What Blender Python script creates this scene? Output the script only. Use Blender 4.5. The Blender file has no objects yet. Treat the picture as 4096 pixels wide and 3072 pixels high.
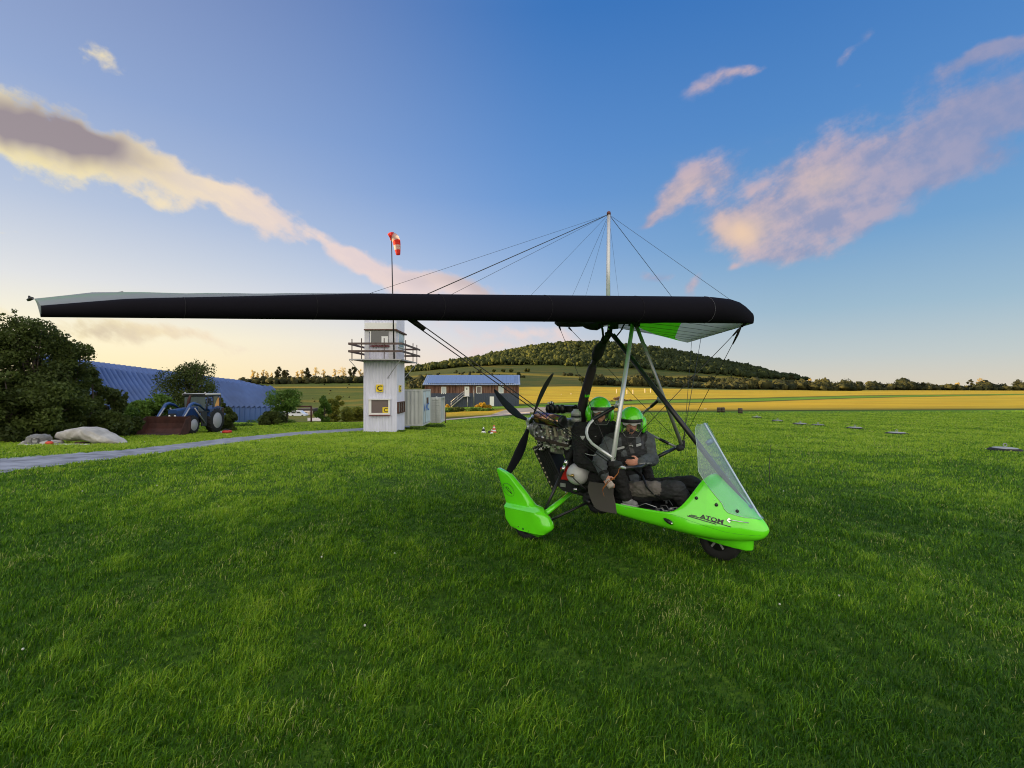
import bpy, math, random
import numpy as np
from mathutils import Vector, Matrix, noise
from mathutils.bvhtree import BVHTree
S = bpy.context.scene
COL = S.collection
random.seed(7)
RNG = np.random.default_rng(11)
R = math.radians
V = Vector
H0 = 1.62            # height of the camera above the lawn
FPX = 2000.0         # focal length in pixels of the 4096 px photograph
HOR = 1540.0         # row of the horizon
# ------------------------------------------------------------------ camera, exposure
cd = bpy.data.cameras.new('camera'); cam = bpy.data.objects.new('camera', cd); COL.objects.link(cam)
cam.location = (0, 0, H0); cam.rotation_euler = (R(90), 0, 0)
cd.sensor_width = 36; cd.lens = FPX / 4096 * 36; cd.shift_y = (HOR - 1536) / 4096
cd.clip_start = 0.05; cd.clip_end = 60000
S.camera = cam
S.view_settings.view_transform = 'Standard'; S.view_settings.look = 'None'
S.view_settings.exposure = 1.5; S.view_settings.gamma = 1.0
S.cycles.max_bounces = 6; S.cycles.transparent_max_bounces = 12
S.cycles.use_denoising = True; S.cycles.filter_width = 1.05; S.cycles.sample_clamp_indirect = 4.0; S.cycles.caustics_reflective = False; S.cycles.caustics_refractive = False
# ------------------------------------------------------------------ sun
SUN_AZ = -88.0; SUN_EL = 8.0           # degrees from straight ahead, and above the horizon
SD = V((math.sin(R(SUN_AZ)) * math.cos(R(SUN_EL)), math.cos(R(SUN_AZ)) * math.cos(R(SUN_EL)), math.sin(R(SUN_EL))))
sl = bpy.data.lights.new('sun', 'SUN'); sl.energy = 5.0; sl.angle = R(0.6); sl.color = (1.0, 0.71, 0.36)
so = bpy.data.objects.new('sun', sl); COL.objects.link(so)
so.rotation_euler = SD.to_track_quat('Z', 'Y').to_euler()
# ------------------------------------------------------------------ sky
EXPM = 2.0 ** 1.5
def lin(r, g, b):
    return tuple(((c / 255.0) / 12.92 if c <= 10 else (((c / 255.0) + 0.055) / 1.055) ** 2.4) for c in (r, g, b))
class NT:
    def __init__(s, tree): s.t = tree; s.n = tree.nodes; s.l = tree.links
    def new(s, k, **kw):
        n = s.n.new(k)
        for a, b in kw.items(): setattr(n, a, b)
        return n
    def put(s, sock, v):
        if isinstance(v, bpy.types.NodeSocket): s.l.new(v, sock)
        else: sock.default_value = v
    def m(s, op, a, b=0.0, c=0.0, clamp=False):
        n = s.n.new('ShaderNodeMath'); n.operation = op; n.use_clamp = clamp
        s.put(n.inputs[0], a); s.put(n.inputs[1], b); s.put(n.inputs[2], c)
        return n.outputs[0]
    def mix(s, f, a, b, mode='MIX'):
        n = s.n.new('ShaderNodeMix'); n.data_type = 'RGBA'; n.blend_type = mode
        s.put(n.inputs[0], f)
        for k, v in ((6, a), (7, b)):
            if isinstance(v, tuple) and len(v) == 3: v = (*v, 1)
            s.put(n.inputs[k], v)
        return n.outputs[2]
    def smooth(s, v, lo, hi):
        n = s.n.new('ShaderNodeMapRange'); n.interpolation_type = 'SMOOTHSTEP'
        s.put(n.inputs[0], v); n.inputs[1].default_value = lo; n.inputs[2].default_value = hi
        return n.outputs[0]
    def noise(s, vec, scale, detail=4, rough=0.55, dist=0.0):
        n = s.n.new('ShaderNodeTexNoise'); n.inputs['Scale'].default_value = scale
        n.inputs['Detail'].default_value = detail; n.inputs['Roughness'].default_value = rough
        n.inputs['Distortion'].default_value = dist
        if vec is not None: s.l.new(vec, n.inputs['Vector'])
        return n.outputs['Fac']
    def ramp(s, v, stops):
        n = s.n.new('ShaderNodeValToRGB'); e = n.color_ramp.elements
        while len(e) < len(stops): e.new(0.5)
        for k, (p, c) in enumerate(stops): e[k].position = p; e[k].color = (*c, 1)
        s.l.new(v, n.inputs[0]); return n.outputs[0]
    def xyz(s, a, b, c):
        n = s.n.new('ShaderNodeCombineXYZ')
        for k, v in enumerate((a, b, c)): s.put(n.inputs[k], v)
        return n.outputs[0]
world = bpy.data.worlds.new('World'); S.world = world; world.use_nodes = True
w = NT(world.node_tree); w.n.clear()
tc = w.new('ShaderNodeTexCoord'); sep = w.new('ShaderNodeSeparateXYZ'); w.l.new(tc.outputs['Generated'], sep.inputs[0])
dx, dy, dz = sep.outputs
hor = w.m('SQRT', w.m('ADD', w.m('MULTIPLY', dx, dx), w.m('MULTIPLY', dy, dy)))
hor = w.m('MAXIMUM', hor, 0.001)
gaz = R(-58)
glow = w.m('DIVIDE', w.m('ADD', w.m('MULTIPLY', dx, math.sin(gaz)), w.m('MULTIPLY', dy, math.cos(gaz))), hor)
leftness = w.smooth(glow, 0.0, 1.0)
zc = w.m('MAXIMUM', dz, 0.0)
right = w.ramp(zc, [(0.0, lin(214, 206, 190)), (0.05, lin(186, 196, 200)), (0.13, lin(150, 180, 202)), (0.25, lin(108, 156, 202)), (0.42, lin(78, 134, 198)), (0.62, lin(48, 110, 184))])
left = w.ramp(zc, [(0.0, lin(255, 236, 176)), (0.08, lin(255, 243, 204)), (0.16, lin(226, 224, 222)), (0.27, lin(186, 196, 216)), (0.42, lin(150, 168, 206)), (0.6, lin(128, 142, 184))])
mid = w.ramp(zc, [(0.0, lin(240, 220, 205)), (0.05, lin(228, 214, 218)), (0.11, lin(205, 208, 228)), (0.2, lin(158, 184, 224)), (0.35, lin(104, 150, 212)), (0.6, lin(56, 116, 188))])
base = w.mix(w.smooth(glow, 0.0, 0.78), right, mid)
base = w.mix(w.smooth(glow, 0.40, 1.16), base, left)
nish = w.new('ShaderNodeTexSky'); nish.sky_type = 'NISHITA'; nish.sun_disc = False
nish.sun_elevation = R(SUN_EL); nish.sun_rotation = R(SUN_AZ)
# clouds, laid out by direction: U = east/north, V = up/north
ys = w.m('MAXIMUM', dy, 0.02)
U = w.m('DIVIDE', dx, ys); W = w.m('DIVIDE', dz, ys)
def px2uv(px, py): return ((px - 2048) / FPX, (HOR - py) / FPX)
def blob(px, py, rx, ry, ang, amp, un, wn):
    u0, v0 = px2uv(px, py); c, s_ = math.cos(R(ang)), math.sin(R(ang))
    a = w.m('SUBTRACT', un, u0); b = w.m('SUBTRACT', wn, v0)
    p = w.m('MULTIPLY_ADD', a, c * FPX / rx, w.m('MULTIPLY', b, s_ * FPX / rx))
    q = w.m('MULTIPLY_ADD', a, -s_ * FPX / ry, w.m('MULTIPLY', b, c * FPX / ry))
    d = w.m('MULTIPLY_ADD', p, p, w.m('MULTIPLY', q, q))
    return w.m('MULTIPLY', w.m('EXPONENT', w.m('MULTIPLY', d, -1.0)), amp)
def field(lst, un, wn):
    acc = None
    for b in lst:
        v = blob(*b, un, wn); acc = v if acc is None else w.m('ADD', acc, v)
    return acc
def rotuv(ang, sx, sy):
    c, s_ = math.cos(R(ang)), math.sin(R(ang))
    return w.xyz(w.m('MULTIPLY', w.m('MULTIPLY_ADD', U, c, w.m('MULTIPLY', W, s_)), sx), w.m('MULTIPLY', w.m('MULTIPLY_ADD', U, -s_, w.m('MULTIPLY', W, c)), sy), 0.0)
vl = rotuv(-30, 5, 13); vr = rotuv(30, 4.5, 11)
warp = w.noise(w.xyz(U, W, 3.0), 5, 3)
warp2 = w.noise(w.xyz(U, W, 9.0), 5, 3)
un = w.m('ADD', U, w.m('MULTIPLY', w.m('SUBTRACT', warp, 0.5), 0.16))
wn = w.m('ADD', W, w.m('MULTIPLY', w.m('SUBTRACT', warp2, 0.5), 0.11))
LB = [(-60, 490, 430, 135, -22, 1.6), (330, 590, 330, 105, -22, 1.6), (700, 705, 270, 62, -26, 1.3), (900, 790, 210, 54, -32, 1.25), (1060, 890, 160, 58, -35, 1.25),
      (1290, 955, 170, 46, -32, 1.0), (1480, 1065, 200, 46, -25, 1.0), (1640, 1125, 270, 56, -14, 1.1), (1900, 1180, 260, 66, -8, 1.0), (390, 240, 85, 45, -28, 1.2),
      (670, 815, 115, 36, -10, 1.15), (260, 1320, 430, 66, -9, 1.0), (720, 1350, 320, 40, -9, 1.05), (2050, 1330, 340, 50, -3, 1.1), (1850, 1405, 280, 30, 0, .85), (2330, 1400, 200, 30, 0, .7), (-10, 955, 120, 15, 5, .7), (-200, 1250, 200, 60, 0, .6)]
RB = [(2800, 720, 190, 85, 32, 1.25), (2680, 810, 120, 50, 25, .95), (2990, 900, 130, 115, 0, 1.35), (3270, 730, 310, 145, 24, 1.5), (3420, 850, 290, 120, 20, 1.25), (3200, 1010, 150, 50, 5, .9),
      (3700, 570, 350, 150, 24, 1.35), (4050, 410, 320, 130, 24, 1.2), (3850, 680, 300, 60, 14, .8), (3900, 250, 260, 42, 26, 1.0), (4100, 160, 220, 50, 26, .9), (2830, 340, 120, 40, 26, .95), (2950, 280, 70, 24, 28, .9),
      (3390, 240, 80, 32, 30, .95), (3500, 150, 55, 28, 40, .85), (2620, 1090, 52, 30, -10, 1.1), (2740, 1140, 78, 28, 30, 1.1), (2590, 880, 58, 20, 15, 1.0), (2985, 1070, 50, 14, 5, .65), (3450, 350, 30, 16, 10, .6)]
dl = field(LB, un, wn); dr = field(RB, un, wn)
nl = w.noise(vl, 1.6, 8, .62); nr = w.noise(vr, 1.5, 8, .62)
nb = w.noise(w.xyz(U, W, 5.0), 16, 5, .6)
nf = w.noise(w.xyz(U, W, 2.0), 34, 5, .6)
den_l = w.m('ADD', dl, w.m('MULTIPLY', w.m('SUBTRACT', nl, .5), 2.3))
den_l = w.m('ADD', den_l, w.m('MULTIPLY', w.m('SUBTRACT', nb, .5), 1.1)); den_l = w.m('ADD', den_l, w.m('MULTIPLY', w.m('SUBTRACT', nf, .5), .45))
den_r = w.m('ADD', dr, w.m('MULTIPLY', w.m('SUBTRACT', nr, .5), 1.9))
den_r = w.m('ADD', den_r, w.m('MULTIPLY', w.m('SUBTRACT', nb, .5), .75)); den_r = w.m('ADD', den_r, w.m('MULTIPLY', w.m('SUBTRACT', nf, .5), .4))
ml = w.m('MULTIPLY', w.smooth(den_l, .50, 1.40), w.smooth(dl, .10, .55))
mr = w.m('MULTIPLY', w.smooth(den_r, .36, 1.40), w.smooth(dr, .10, .55))
front = w.smooth(dy, .05, .25)
ml = w.m('MULTIPLY', w.m('MULTIPLY', ml, front), .92); mr = w.m('MULTIPLY', w.m('MULTIPLY', mr, front), .84)
darkl = w.m('MINIMUM', field([(-20, 470, 330, 70, -20, 1.2), (330, 540, 250, 62, -24, 1.2), (260, 1310, 420, 50, -9, .45), (1900, 1150, 250, 40, -8, .4)], un, wn), 1.0)
warm = w.smooth(U, -1.05, -.25)
lit_l = w.mix(warm, lin(255, 236, 166), lin(240, 214, 206))
litn = w.mix(w.m('MULTIPLY', w.smooth(nl, .35, .65), .30), lit_l, lin(200, 190, 205))
cl = w.mix(darkl, litn, lin(150, 132, 132))
darkr = w.smooth(U, .45, 1.05)
litr = w.mix(w.smooth(w.m('ADD', w.m('MULTIPLY', nr, .6), w.m('MULTIPLY', nb, .4)), .40, .60), lin(146, 148, 180), lin(204, 178, 182))
cr = w.mix(w.m('MULTIPLY', darkr, .80), litr, lin(132, 142, 182))
sunny = w.m('MINIMUM', field([(2995, 915, 95, 75, 0, .95), (3290, 720, 130, 60, 20, .35), (2740, 790, 150, 50, 28, .3)], un, wn), 1.0)
cr = w.mix(sunny, cr, lin(250, 208, 165))
skyc = w.mix(ml, base, cl); skyc = w.mix(mr, skyc, cr)
# unseen sky behind the camera and overhead, brightened to add fill light
back = w.smooth(w.m('MULTIPLY', dy, -1.0), -.25, .6)
skyc = w.mix(back, skyc, (1.65, 1.52, 1.32))
top = w.smooth(dz, .62, .95)
skyc = w.mix(w.m('MULTIPLY', top, .85), skyc, (0.85, 0.95, 1.15))
ground_dark = w.smooth(dz, -.02, -.10)
skyc = w.mix(ground_dark, skyc, (0.05, 0.08, 0.03))
sc_ = w.n.new('ShaderNodeVectorMath'); sc_.operation = 'SCALE'; w.l.new(skyc, sc_.inputs[0]); sc_.inputs['Scale'].default_value = 1 / EXPM
bg1 = w.new('ShaderNodeBackground'); w.l.new(sc_.outputs[0], bg1.inputs[0]); bg1.inputs[1].default_value = 0.97
bg2 = w.new('ShaderNodeBackground'); w.l.new(nish.outputs[0], bg2.inputs[0]); bg2.inputs[1].default_value = 0.006
add = w.new('ShaderNodeAddShader'); w.l.new(bg1.outputs[0], add.inputs[0]); w.l.new(bg2.outputs[0], add.inputs[1])
out = w.new('ShaderNodeOutputWorld'); w.l.new(add.outputs[0], out.inputs[0])
world.cycles.sampling_method = 'MANUAL'; world.cycles.sample_map_resolution = 512
# ------------------------------------------------------------------ materials
def mat(name, col, rough=.6, metal=0.0, var=0.0, vs=6.0, bump=0.0, bs=60.0, coat=0.0, spec=.5, trans=0.0, col2=None, stretch=None):
    m = bpy.data.materials.new(name); m.use_nodes = True
    t = NT(m.node_tree); b = t.n['Principled BSDF']
    b.inputs['Roughness'].default_value = rough; b.inputs['Metallic'].default_value = metal
    b.inputs['Specular IOR Level'].default_value = spec
    if coat: b.inputs['Coat Weight'].default_value = coat; b.inputs['Coat Roughness'].default_value = .05
    g = t.new('ShaderNodeNewGeometry'); pos = g.outputs['Position']
    if stretch:
        mp = t.new('ShaderNodeMapping'); mp.inputs['Scale'].default_value = stretch; t.l.new(pos, mp.inputs['Vector']); pos = mp.outputs[0]
    if var or col2:
        f = t.noise(pos, vs, 6, .6)
        a = tuple(c * (1 - var) for c in col); c2 = col2 or tuple(min(1, c * (1 + var)) for c in col)
        t.l.new(t.mix(t.smooth(f, .3, .7), a, c2), b.inputs['Base Color'])
        if metal < .5: 
            t.l.new(t.m('ADD', t.m('MULTIPLY', t.noise(pos, vs * 3.1, 4), .25), rough - .12, clamp=True), b.inputs['Roughness'])
    else: b.inputs['Base Color'].default_value = (*col, 1)
    if bump:
        bn = t.new('ShaderNodeBump'); bn.inputs['Strength'].default_value = bump; bn.inputs['Distance'].default_value = .02
        t.l.new(t.noise(pos, bs, 5), bn.inputs['Height']); t.l.new(bn.outputs[0], b.inputs['Normal'])
    if trans:
        tr = t.new('ShaderNodeBsdfTranslucent'); tr.inputs[0].default_value = (*col, 1)
        mx = t.new('ShaderNodeMixShader'); mx.inputs[0].default_value = trans
        t.l.new(b.outputs[0], mx.inputs[1]); t.l.new(tr.outputs[0], mx.inputs[2])
        t.l.new(mx.outputs[0], t.n['Material Output'].inputs[0])
    return m
def leafmat(name, dark, light, trans=.3, rough=.6):
    """foliage: every leaf has its own shade between two greens"""
    m = bpy.data.materials.new(name); m.use_nodes = True; t = NT(m.node_tree); b = t.n['Principled BSDF']
    at = t.new('ShaderNodeAttribute', attribute_name='tint')
    c = t.mix(at.outputs['Fac'], dark, light)
    t.l.new(c, b.inputs['Base Color']); b.inputs['Roughness'].default_value = rough
    b.inputs['Specular IOR Level'].default_value = .25
    tr = t.new('ShaderNodeBsdfTranslucent'); t.l.new(c, tr.inputs[0])
    mx = t.new('ShaderNodeMixShader'); mx.inputs[0].default_value = trans
    t.l.new(b.outputs[0], mx.inputs[1]); t.l.new(tr.outputs[0], mx.inputs[2]); t.l.new(mx.outputs[0], t.n['Material Output'].inputs[0])
    return m
# ------------------------------------------------------------------ mesh helpers
def wloc(o):
    p = V((0, 0, 0))
    while o is not None: p = p + o.location; o = o.parent
    return p
def finish(o, parent=None):
    COL.objects.link(o)
    if parent is not None: o.parent = parent
    return o
def tag(o, label=None, cat=None, group=None, kind=None):
    if label: o['label'] = label
    if cat: o['category'] = cat
    if group: o['group'] = group
    if kind: o['kind'] = kind
    return o
def empty(name, loc, label, cat, group=None):
    o = bpy.data.objects.new(name, None); o.location = loc; o.empty_display_size = .1; COL.objects.link(o)
    return tag(o, label, cat, group)
def frame(d, up=V((0, 0, 1))):
    d = V(d).normalized(); a = up.cross(d)
    if a.length < 1e-3: a = V((1, 0, 0)).cross(d)
    a.normalize(); return a, d.cross(a)
class MB:
    def __init__(s): s.v = []; s.f = []; s.mi = []; s.sm = []; s.cur = 0; s.smooth = False
    def face(s, idx): s.f.append(tuple(idx)); s.mi.append(s.cur); s.sm.append(s.smooth)
    def add(s, pts): k = len(s.v); s.v.extend(V(p) for p in pts); return k
    def box(s, c, size, axes=None):
        c = V(c); hx, hy, hz = (q / 2 for q in size); ax = axes or (V((1, 0, 0)), V((0, 1, 0)), V((0, 0, 1)))
        k = s.add([c + ax[0] * (hx * i) + ax[1] * (hy * j) + ax[2] * (hz * l) for i in (-1, 1) for j in (-1, 1) for l in (-1, 1)])
        for q in ((0, 1, 3, 2), (4, 6, 7, 5), (0, 4, 5, 1), (2, 3, 7, 6), (0, 2, 6, 4), (1, 5, 7, 3)): s.face([k + i for i in q])
        return s
    def bb(s, lo, hi):
        return s.box([(a + b) / 2 for a, b in zip(lo, hi)], [abs(b - a) for a, b in zip(lo, hi)])
    def loft(s, rings, closed=True, caps=True):
        n = len(rings[0]); ks = [s.add(r) for r in rings]
        for a, b in zip(ks, ks[1:]):
            for i in range(n if closed else n - 1):
                j = (i + 1) % n; s.face((a + i, a + j, b + j, b + i))
        if caps and closed:
            s.face([ks[0] + i for i in range(n)][::-1]); s.face([ks[-1] + i for i in range(n)])
        return s
    def path(s, pts, r, n=8, caps=True, flat=1.0, up=V((0, 0, 1))):
        pts = [V(p) for p in pts]; rs = r if isinstance(r, (list, tuple)) else [r] * len(pts); rings = []
        a0 = None; old = s.smooth; s.smooth = True
        for i, p in enumerate(pts):
            d = (pts[min(i + 1, len(pts) - 1)] - pts[max(i - 1, 0)])
            if d.length < 1e-9: d = V((0, 0, 1))
            d.normalize()
            if a0 is None: a, b = frame(d, up)
            else:
                a = a0 - d * a0.dot(d)
                if a.length < 1e-6: a, b = frame(d, up)
                a.normalize(); b = d.cross(a)
            a0 = a
            rings.append([p + a * (math.cos(t) * rs[i]) + b * (math.sin(t) * rs[i] * flat) for t in (2 * math.pi * k / n for k in range(n))])
        s.loft(rings, True, caps); s.smooth = old; return s
    def tube(s, p, q, r, r2=None, n=8): return s.path([p, q], [r, r if r2 is None else r2], n)
    def lathe(s, c, axis, prof, n=20, caps=True):
        c = V(c); d = V(axis).normalized(); a, b = frame(d); old = s.smooth; s.smooth = True
        s.loft([[c + d * h + a * (math.cos(t) * r) + b * (math.sin(t) * r) for t in (2 * math.pi * k / n for k in range(n))] for h, r in prof], True, caps)
        s.smooth = old; return s
    def ring(s, c, axis, R0, r, n=20, m=8, flat=1.0):
        c = V(c); d = V(axis).normalized(); a, b = frame(d); old = s.smooth; s.smooth = True
        rings = []
        for k in range(n + 1):
            t = 2 * math.pi * k / n; o = a * math.cos(t) + b * math.sin(t)
            rings.append([c + o * (R0 + r * math.cos(q)) + d * (r * flat * math.sin(q)) for q in (2 * math.pi * j / m for j in range(m))])
        s.loft(rings, True, False); s.smooth = old; return s
    def ell(s, c, rx, ry=None, rz=None, axes=None, nu=12, nv=8):
        c = V(c); ry = ry or rx; rz = rz or rx; ax = axes or (V((1, 0, 0)), V((0, 1, 0)), V((0, 0, 1))); old = s.smooth; s.smooth = True
        rings = []
        for j in range(nv + 1):
            ph = -math.pi / 2 + math.pi * j / nv; cr = max(math.cos(ph), .02)
            rings.append([c + ax[0] * (rx * cr * math.cos(t)) + ax[1] * (ry * cr * math.sin(t)) + ax[2] * (rz * math.sin(ph)) for t in (2 * math.pi * k / nu for k in range(nu))])
        s.loft(rings); s.smooth = old; return s
    def prism(s, poly, vec):
        vec = V(vec); s.loft([[V(p) for p in poly], [V(p) + vec for p in poly]]); return s
    def build(s, name, mats, parent=None, bevel=0.0, fixn=True, sub=0):
        off = wloc(parent) if parent is not None else V((0, 0, 0))
        me = bpy.data.meshes.new(name)
        me.from_pydata([tuple(p - off) for p in s.v], [], s.f); me.update()
        for m in (mats if isinstance(mats, (list, tuple)) else [mats]): me.materials.append(m)
        me.polygons.foreach_set('material_index', s.mi); me.polygons.foreach_set('use_smooth', s.sm)
        if fixn:
            import bmesh
            bm = bmesh.new(); bm.from_mesh(me); bmesh.ops.recalc_face_normals(bm, faces=bm.faces[:]); bm.to_mesh(me); bm.free()
        o = finish(bpy.data.objects.new(name, me), parent)
        if bevel:
            b = o.modifiers.new('b', 'BEVEL'); b.width = bevel; b.segments = 2; b.limit_method = 'ANGLE'
        if sub:
            b = o.modifiers.new('s', 'SUBSURF'); b.levels = sub; b.render_levels = sub
        return o
def mesh_np(name, verts, quads, m, parent=None, tint=None, smooth=False, tris=False):
    off = np.array(wloc(parent)) if parent is not None else np.zeros(3)
    verts = np.asarray(verts, dtype=np.float32) - off.astype(np.float32); k = 3 if tris else 4
    quads = np.asarray(quads, dtype=np.int32).reshape(-1, k); nf = len(quads)
    me = bpy.data.meshes.new(name); me.vertices.add(len(verts)); me.vertices.foreach_set('co', verts.ravel())
    me.loops.add(nf * k); me.loops.foreach_set('vertex_index', quads.ravel())
    me.polygons.add(nf); me.polygons.foreach_set('loop_start', np.arange(0, nf * k, k, dtype=np.int32))
    me.update(calc_edges=True)
    if smooth: me.polygons.foreach_set('use_smooth', np.ones(nf, dtype=bool))
    for q in (m if isinstance(m, (list, tuple)) else [m]): me.materials.append(q)
    if tint is not None:
        a = me.attributes.new('tint', 'FLOAT', 'POINT'); a.data.foreach_set('value', np.asarray(tint, dtype=np.float32).ravel())
    return finish(bpy.data.objects.new(name, me), parent)
def pix(px, py, d):
    """the point seen at that place of the photograph at distance d"""
    return V(((px - 2048) / FPX * d, d, H0 + (HOR - py) / FPX * d))
def fbm(p, o=3):
    return noise.fractal(V(p), 1.0, 2.0, o)
# ------------------------------------------------------------------ terrain: heights by bearing and distance
def zz(d, py): return H0 - (py - HOR) * d / FPX
TAB = {
 -3000: [(0, 0), (7, 0), (15, -.35), (25, -1.0), (32, -1.4), (45, -1.8), (62, -2.2), (100, -2.5), (150, -2.5), (300, -2), (600, 0), (1000, -4), (3000, -10)],
 0: [(0, 0), (7, 0), (15, -.35), (25, -1.0), (32, -1.45), (45, -1.85), (62, -2.6), (100, -4), (150, -4.5), (300, 2), (400, 2.5), (600, 0), (1000, -4), (3000, -10)],
 900: [(0, 0), (7, 0), (15, -.35), (25, -1.0), (32, -1.45), (45, -1.85), (62, -3.0), (100, -5), (150, -6.5), (300, 1.8), (340, 3), (450, 2), (1000, -4), (3000, -10)],
 1250: [(0, 0), (7, 0), (15, -.35), (25, -1.0), (32, -1.45), (45, -1.76), (62, -3.2), (100, -5.5), (150, -7.0), (200, -6.2), (300, 2.6), (335, 4.2), (450, 3), (1000, -4), (3000, -10)],
 1530: [(0, 0), (7, 0), (15, -.35), (25, -1.0), (32, -1.42), (45, -1.8), (62, -2.9), (100, -4.2), (150, -5.0), (200, -4.0), (300, 3.0), (360, 6), (450, 7), (600, 12), (800, 17), (1000, 21), (1300, 16), (3000, -10)],
 1850: [(0, 0), (7, 0), (15, -.35), (25, -1.0), (32, -1.38), (45, -1.95), (62, -2.6), (80, -2.9), (108, -3.1), (150, -2.4), (200, -.6), (300, 3), (450, 9.5), (600, 18), (800, 31), (1000, 45), (1300, 38), (3000, -10)],
 2073: [(0, 0), (7, 0), (15, -.35), (25, -.95), (32, -1.25), (45, -1.7), (62, -2.2), (108, -3.0), (150, -2.9), (250, -1.6), (350, .8), (450, 7), (600, 18), (750, 30), (900, 56), (1000, 72), (1300, 60), (3000, -10)],
 2290: [(0, 0), (7, 0), (15, -.3), (25, -.9), (32, -1.15), (45, -1.5), (62, -1.85), (108, -2.8), (150, -3.0), (250, -2.1), (350, .2), (450, 6.1), (600, 16.6), (750, 31), (900, 66), (1000, 87), (1300, 70), (3000, -10)],
 2500: [(0, 0), (7, 0), (15, -.3), (25, -.85), (45, -1.4), (62, -1.8), (108, -2.8), (150, -3.1), (250, -2.8), (350, -.2), (450, 4), (600, 13), (750, 26), (900, 62), (1000, 84), (1300, 70), (3000, -10)],
 2700: [(0, 0), (7, 0), (15, -.3), (25, -.8), (45, -1.35), (62, -1.75), (108, -2.75), (150, -3.2), (250, -3.4), (350, -.6), (450, 1.5), (600, 9), (750, 22), (900, 51), (1000, 67), (1300, 55), (3000, -10)],
 3000: [(0, 0), (7, 0), (15, -.3), (25, -.8), (45, -1.3), (62, -1.68), (108, -2.5), (150, -3.1), (250, -3.7), (350, -2.4), (450, -1.1), (600, 1.6), (750, 11), (1000, 34), (1300, 25), (3000, -10)],
 3300: [(0, 0), (7, 0), (15, -.3), (25, -.8), (45, -1.25), (62, -1.62), (108, -2.4), (150, -2.95), (250, -3.6), (350, -2.9), (450, -3.3), (600, -4.4), (750, 0), (1000, 3), (1300, 0), (3000, -12)],
 4096: [(0, 0), (7, 0), (15, -.3), (25, -.78), (45, -1.2), (62, -1.5), (108, -2.2), (150, -2.7), (250, -3.5), (350, -3.2), (450, -3.9), (600, -5), (1000, -6), (3000, -12)],
 7000: [(0, 0), (7, 0), (15, -.3), (25, -.78), (45, -1.2), (62, -1.5), (108, -2.2), (150, -2.7), (250, -3.5), (350, -3.2), (450, -3.9), (600, -5), (1000, -6), (3000, -12)],
}
_px = np.array(sorted(TAB)); _D = np.concatenate([np.linspace(0, 60, 61), np.geomspace(62, 3000, 160)])
_Z = np.array([np.interp(_D, [a for a, b in TAB[p]], [b for a, b in TAB[p]]) for p in _px])
_k = np.exp(-0.5 * (np.arange(-4, 5) / 2.0) ** 2); _k /= _k.sum()
_Z = np.array([np.convolve(np.pad(r, 4, mode='edge'), _k, 'valid') for r in _Z])
_pf = np.arange(-3000, 7001, 40.0); _ZF = np.array([np.interp(_pf, _px, _Z[:, j]) for j in range(len(_D))]).T
_k2 = np.exp(-0.5 * (np.arange(-6, 7) / 2.0) ** 2); _k2 /= _k2.sum()
_ZF = np.apply_along_axis(lambda c: np.convolve(np.pad(c, 6, mode='edge'), _k2, 'valid'), 0, _ZF)
def gz_np(x, y):
    x = np.asarray(x, float); y = np.asarray(y, float)
    yy = np.maximum(y, 2.0); p = np.clip(2048 + FPX * x / yy, -2999, 6999)
    d = np.clip(yy, 0, 2999)
    i = (p + 3000) / 40; i0 = np.floor(i).astype(int); fi = i - i0
    j = np.interp(d, _D, np.arange(len(_D))); j0 = np.minimum(np.floor(j).astype(int), len(_D) - 2); fj = j - j0
    i0 = np.minimum(i0, len(_pf) - 2)
    z = (_ZF[i0, j0] * (1 - fi) + _ZF[i0 + 1, j0] * fi) * (1 - fj) + (_ZF[i0, j0 + 1] * (1 - fi) + _ZF[i0 + 1, j0 + 1] * fi) * fj
    return z
def gz(x, y): return float(gz_np([x], [y])[0])
def gp(px, d, dz=0.0):
    x = (px - 2048) / FPX * d; return V((x, d, gz(x, d) + dz))
# field colours, with some sun and shade painted in: 0 short green lawn, 1 dry yellow meadow, .5 olive pasture
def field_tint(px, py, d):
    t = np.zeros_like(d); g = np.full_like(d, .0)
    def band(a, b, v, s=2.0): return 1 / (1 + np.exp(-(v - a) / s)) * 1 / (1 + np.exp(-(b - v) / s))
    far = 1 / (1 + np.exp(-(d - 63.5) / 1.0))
    t = far * np.interp(d, [60, 66, 80, 120], [.30, .66, .84, 1.0])  # yellow sets in at the shade line, so sunlight is partly painted in
    # mown green strips across the meadow
    c1 = np.interp(px, [1000, 2000, 2600, 3000, 3400, 4096], [1640, 1628, 1606, 1600, 1588, 1577])
    wd = np.interp(px, [1000, 2200, 3000, 3500, 4096], [9, 9, 8, 5, 2])
    t = t * (1 - .95 * np.exp(-((py - c1) / wd) ** 4) * far)
    up = np.interp(px, [1500, 2050, 2300, 2600, 2900, 4096], [1562, 1548, 1545, 1552, 1560, 1560])
    up2 = 1 / (1 + np.exp((py - up) / 1.2)) * (d > 140)
    t = t * (1 - up2) + up2 * .42  # upper fields: shade of cloud and hill painted as a darker tint
    # left slope: its unlit tone and one sunlit streak are painted as tint
    lf = 1 / (1 + np.exp((px - 1640) / 25)) * (d > 70)
    t = t * (1 - lf) + lf * (.34 + .45 * np.exp(-((py - 1549) / 4.0) ** 2))
    # warm bands on the middle slopes: sunlit ground put into the tint
    t = np.where((px > 1600) & (d > 200), t + .30 * np.exp(-((py - np.interp(px, [1600, 2000, 2300], [1508, 1492, 1508])) / 7) ** 2), t)
    return np.clip(t, 0, 1)
us = np.concatenate([np.linspace(-4, -1.15, 24), np.linspace(-1.12, 1.12, 360), np.linspace(1.15, 4, 24)])
ds = np.concatenate([[-400, -60, -10, 0, 1.2], np.linspace(2, 30, 113), np.geomspace(30.4, 700, 300), np.geomspace(710, 3000, 60), [6000, 20000]])
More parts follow.
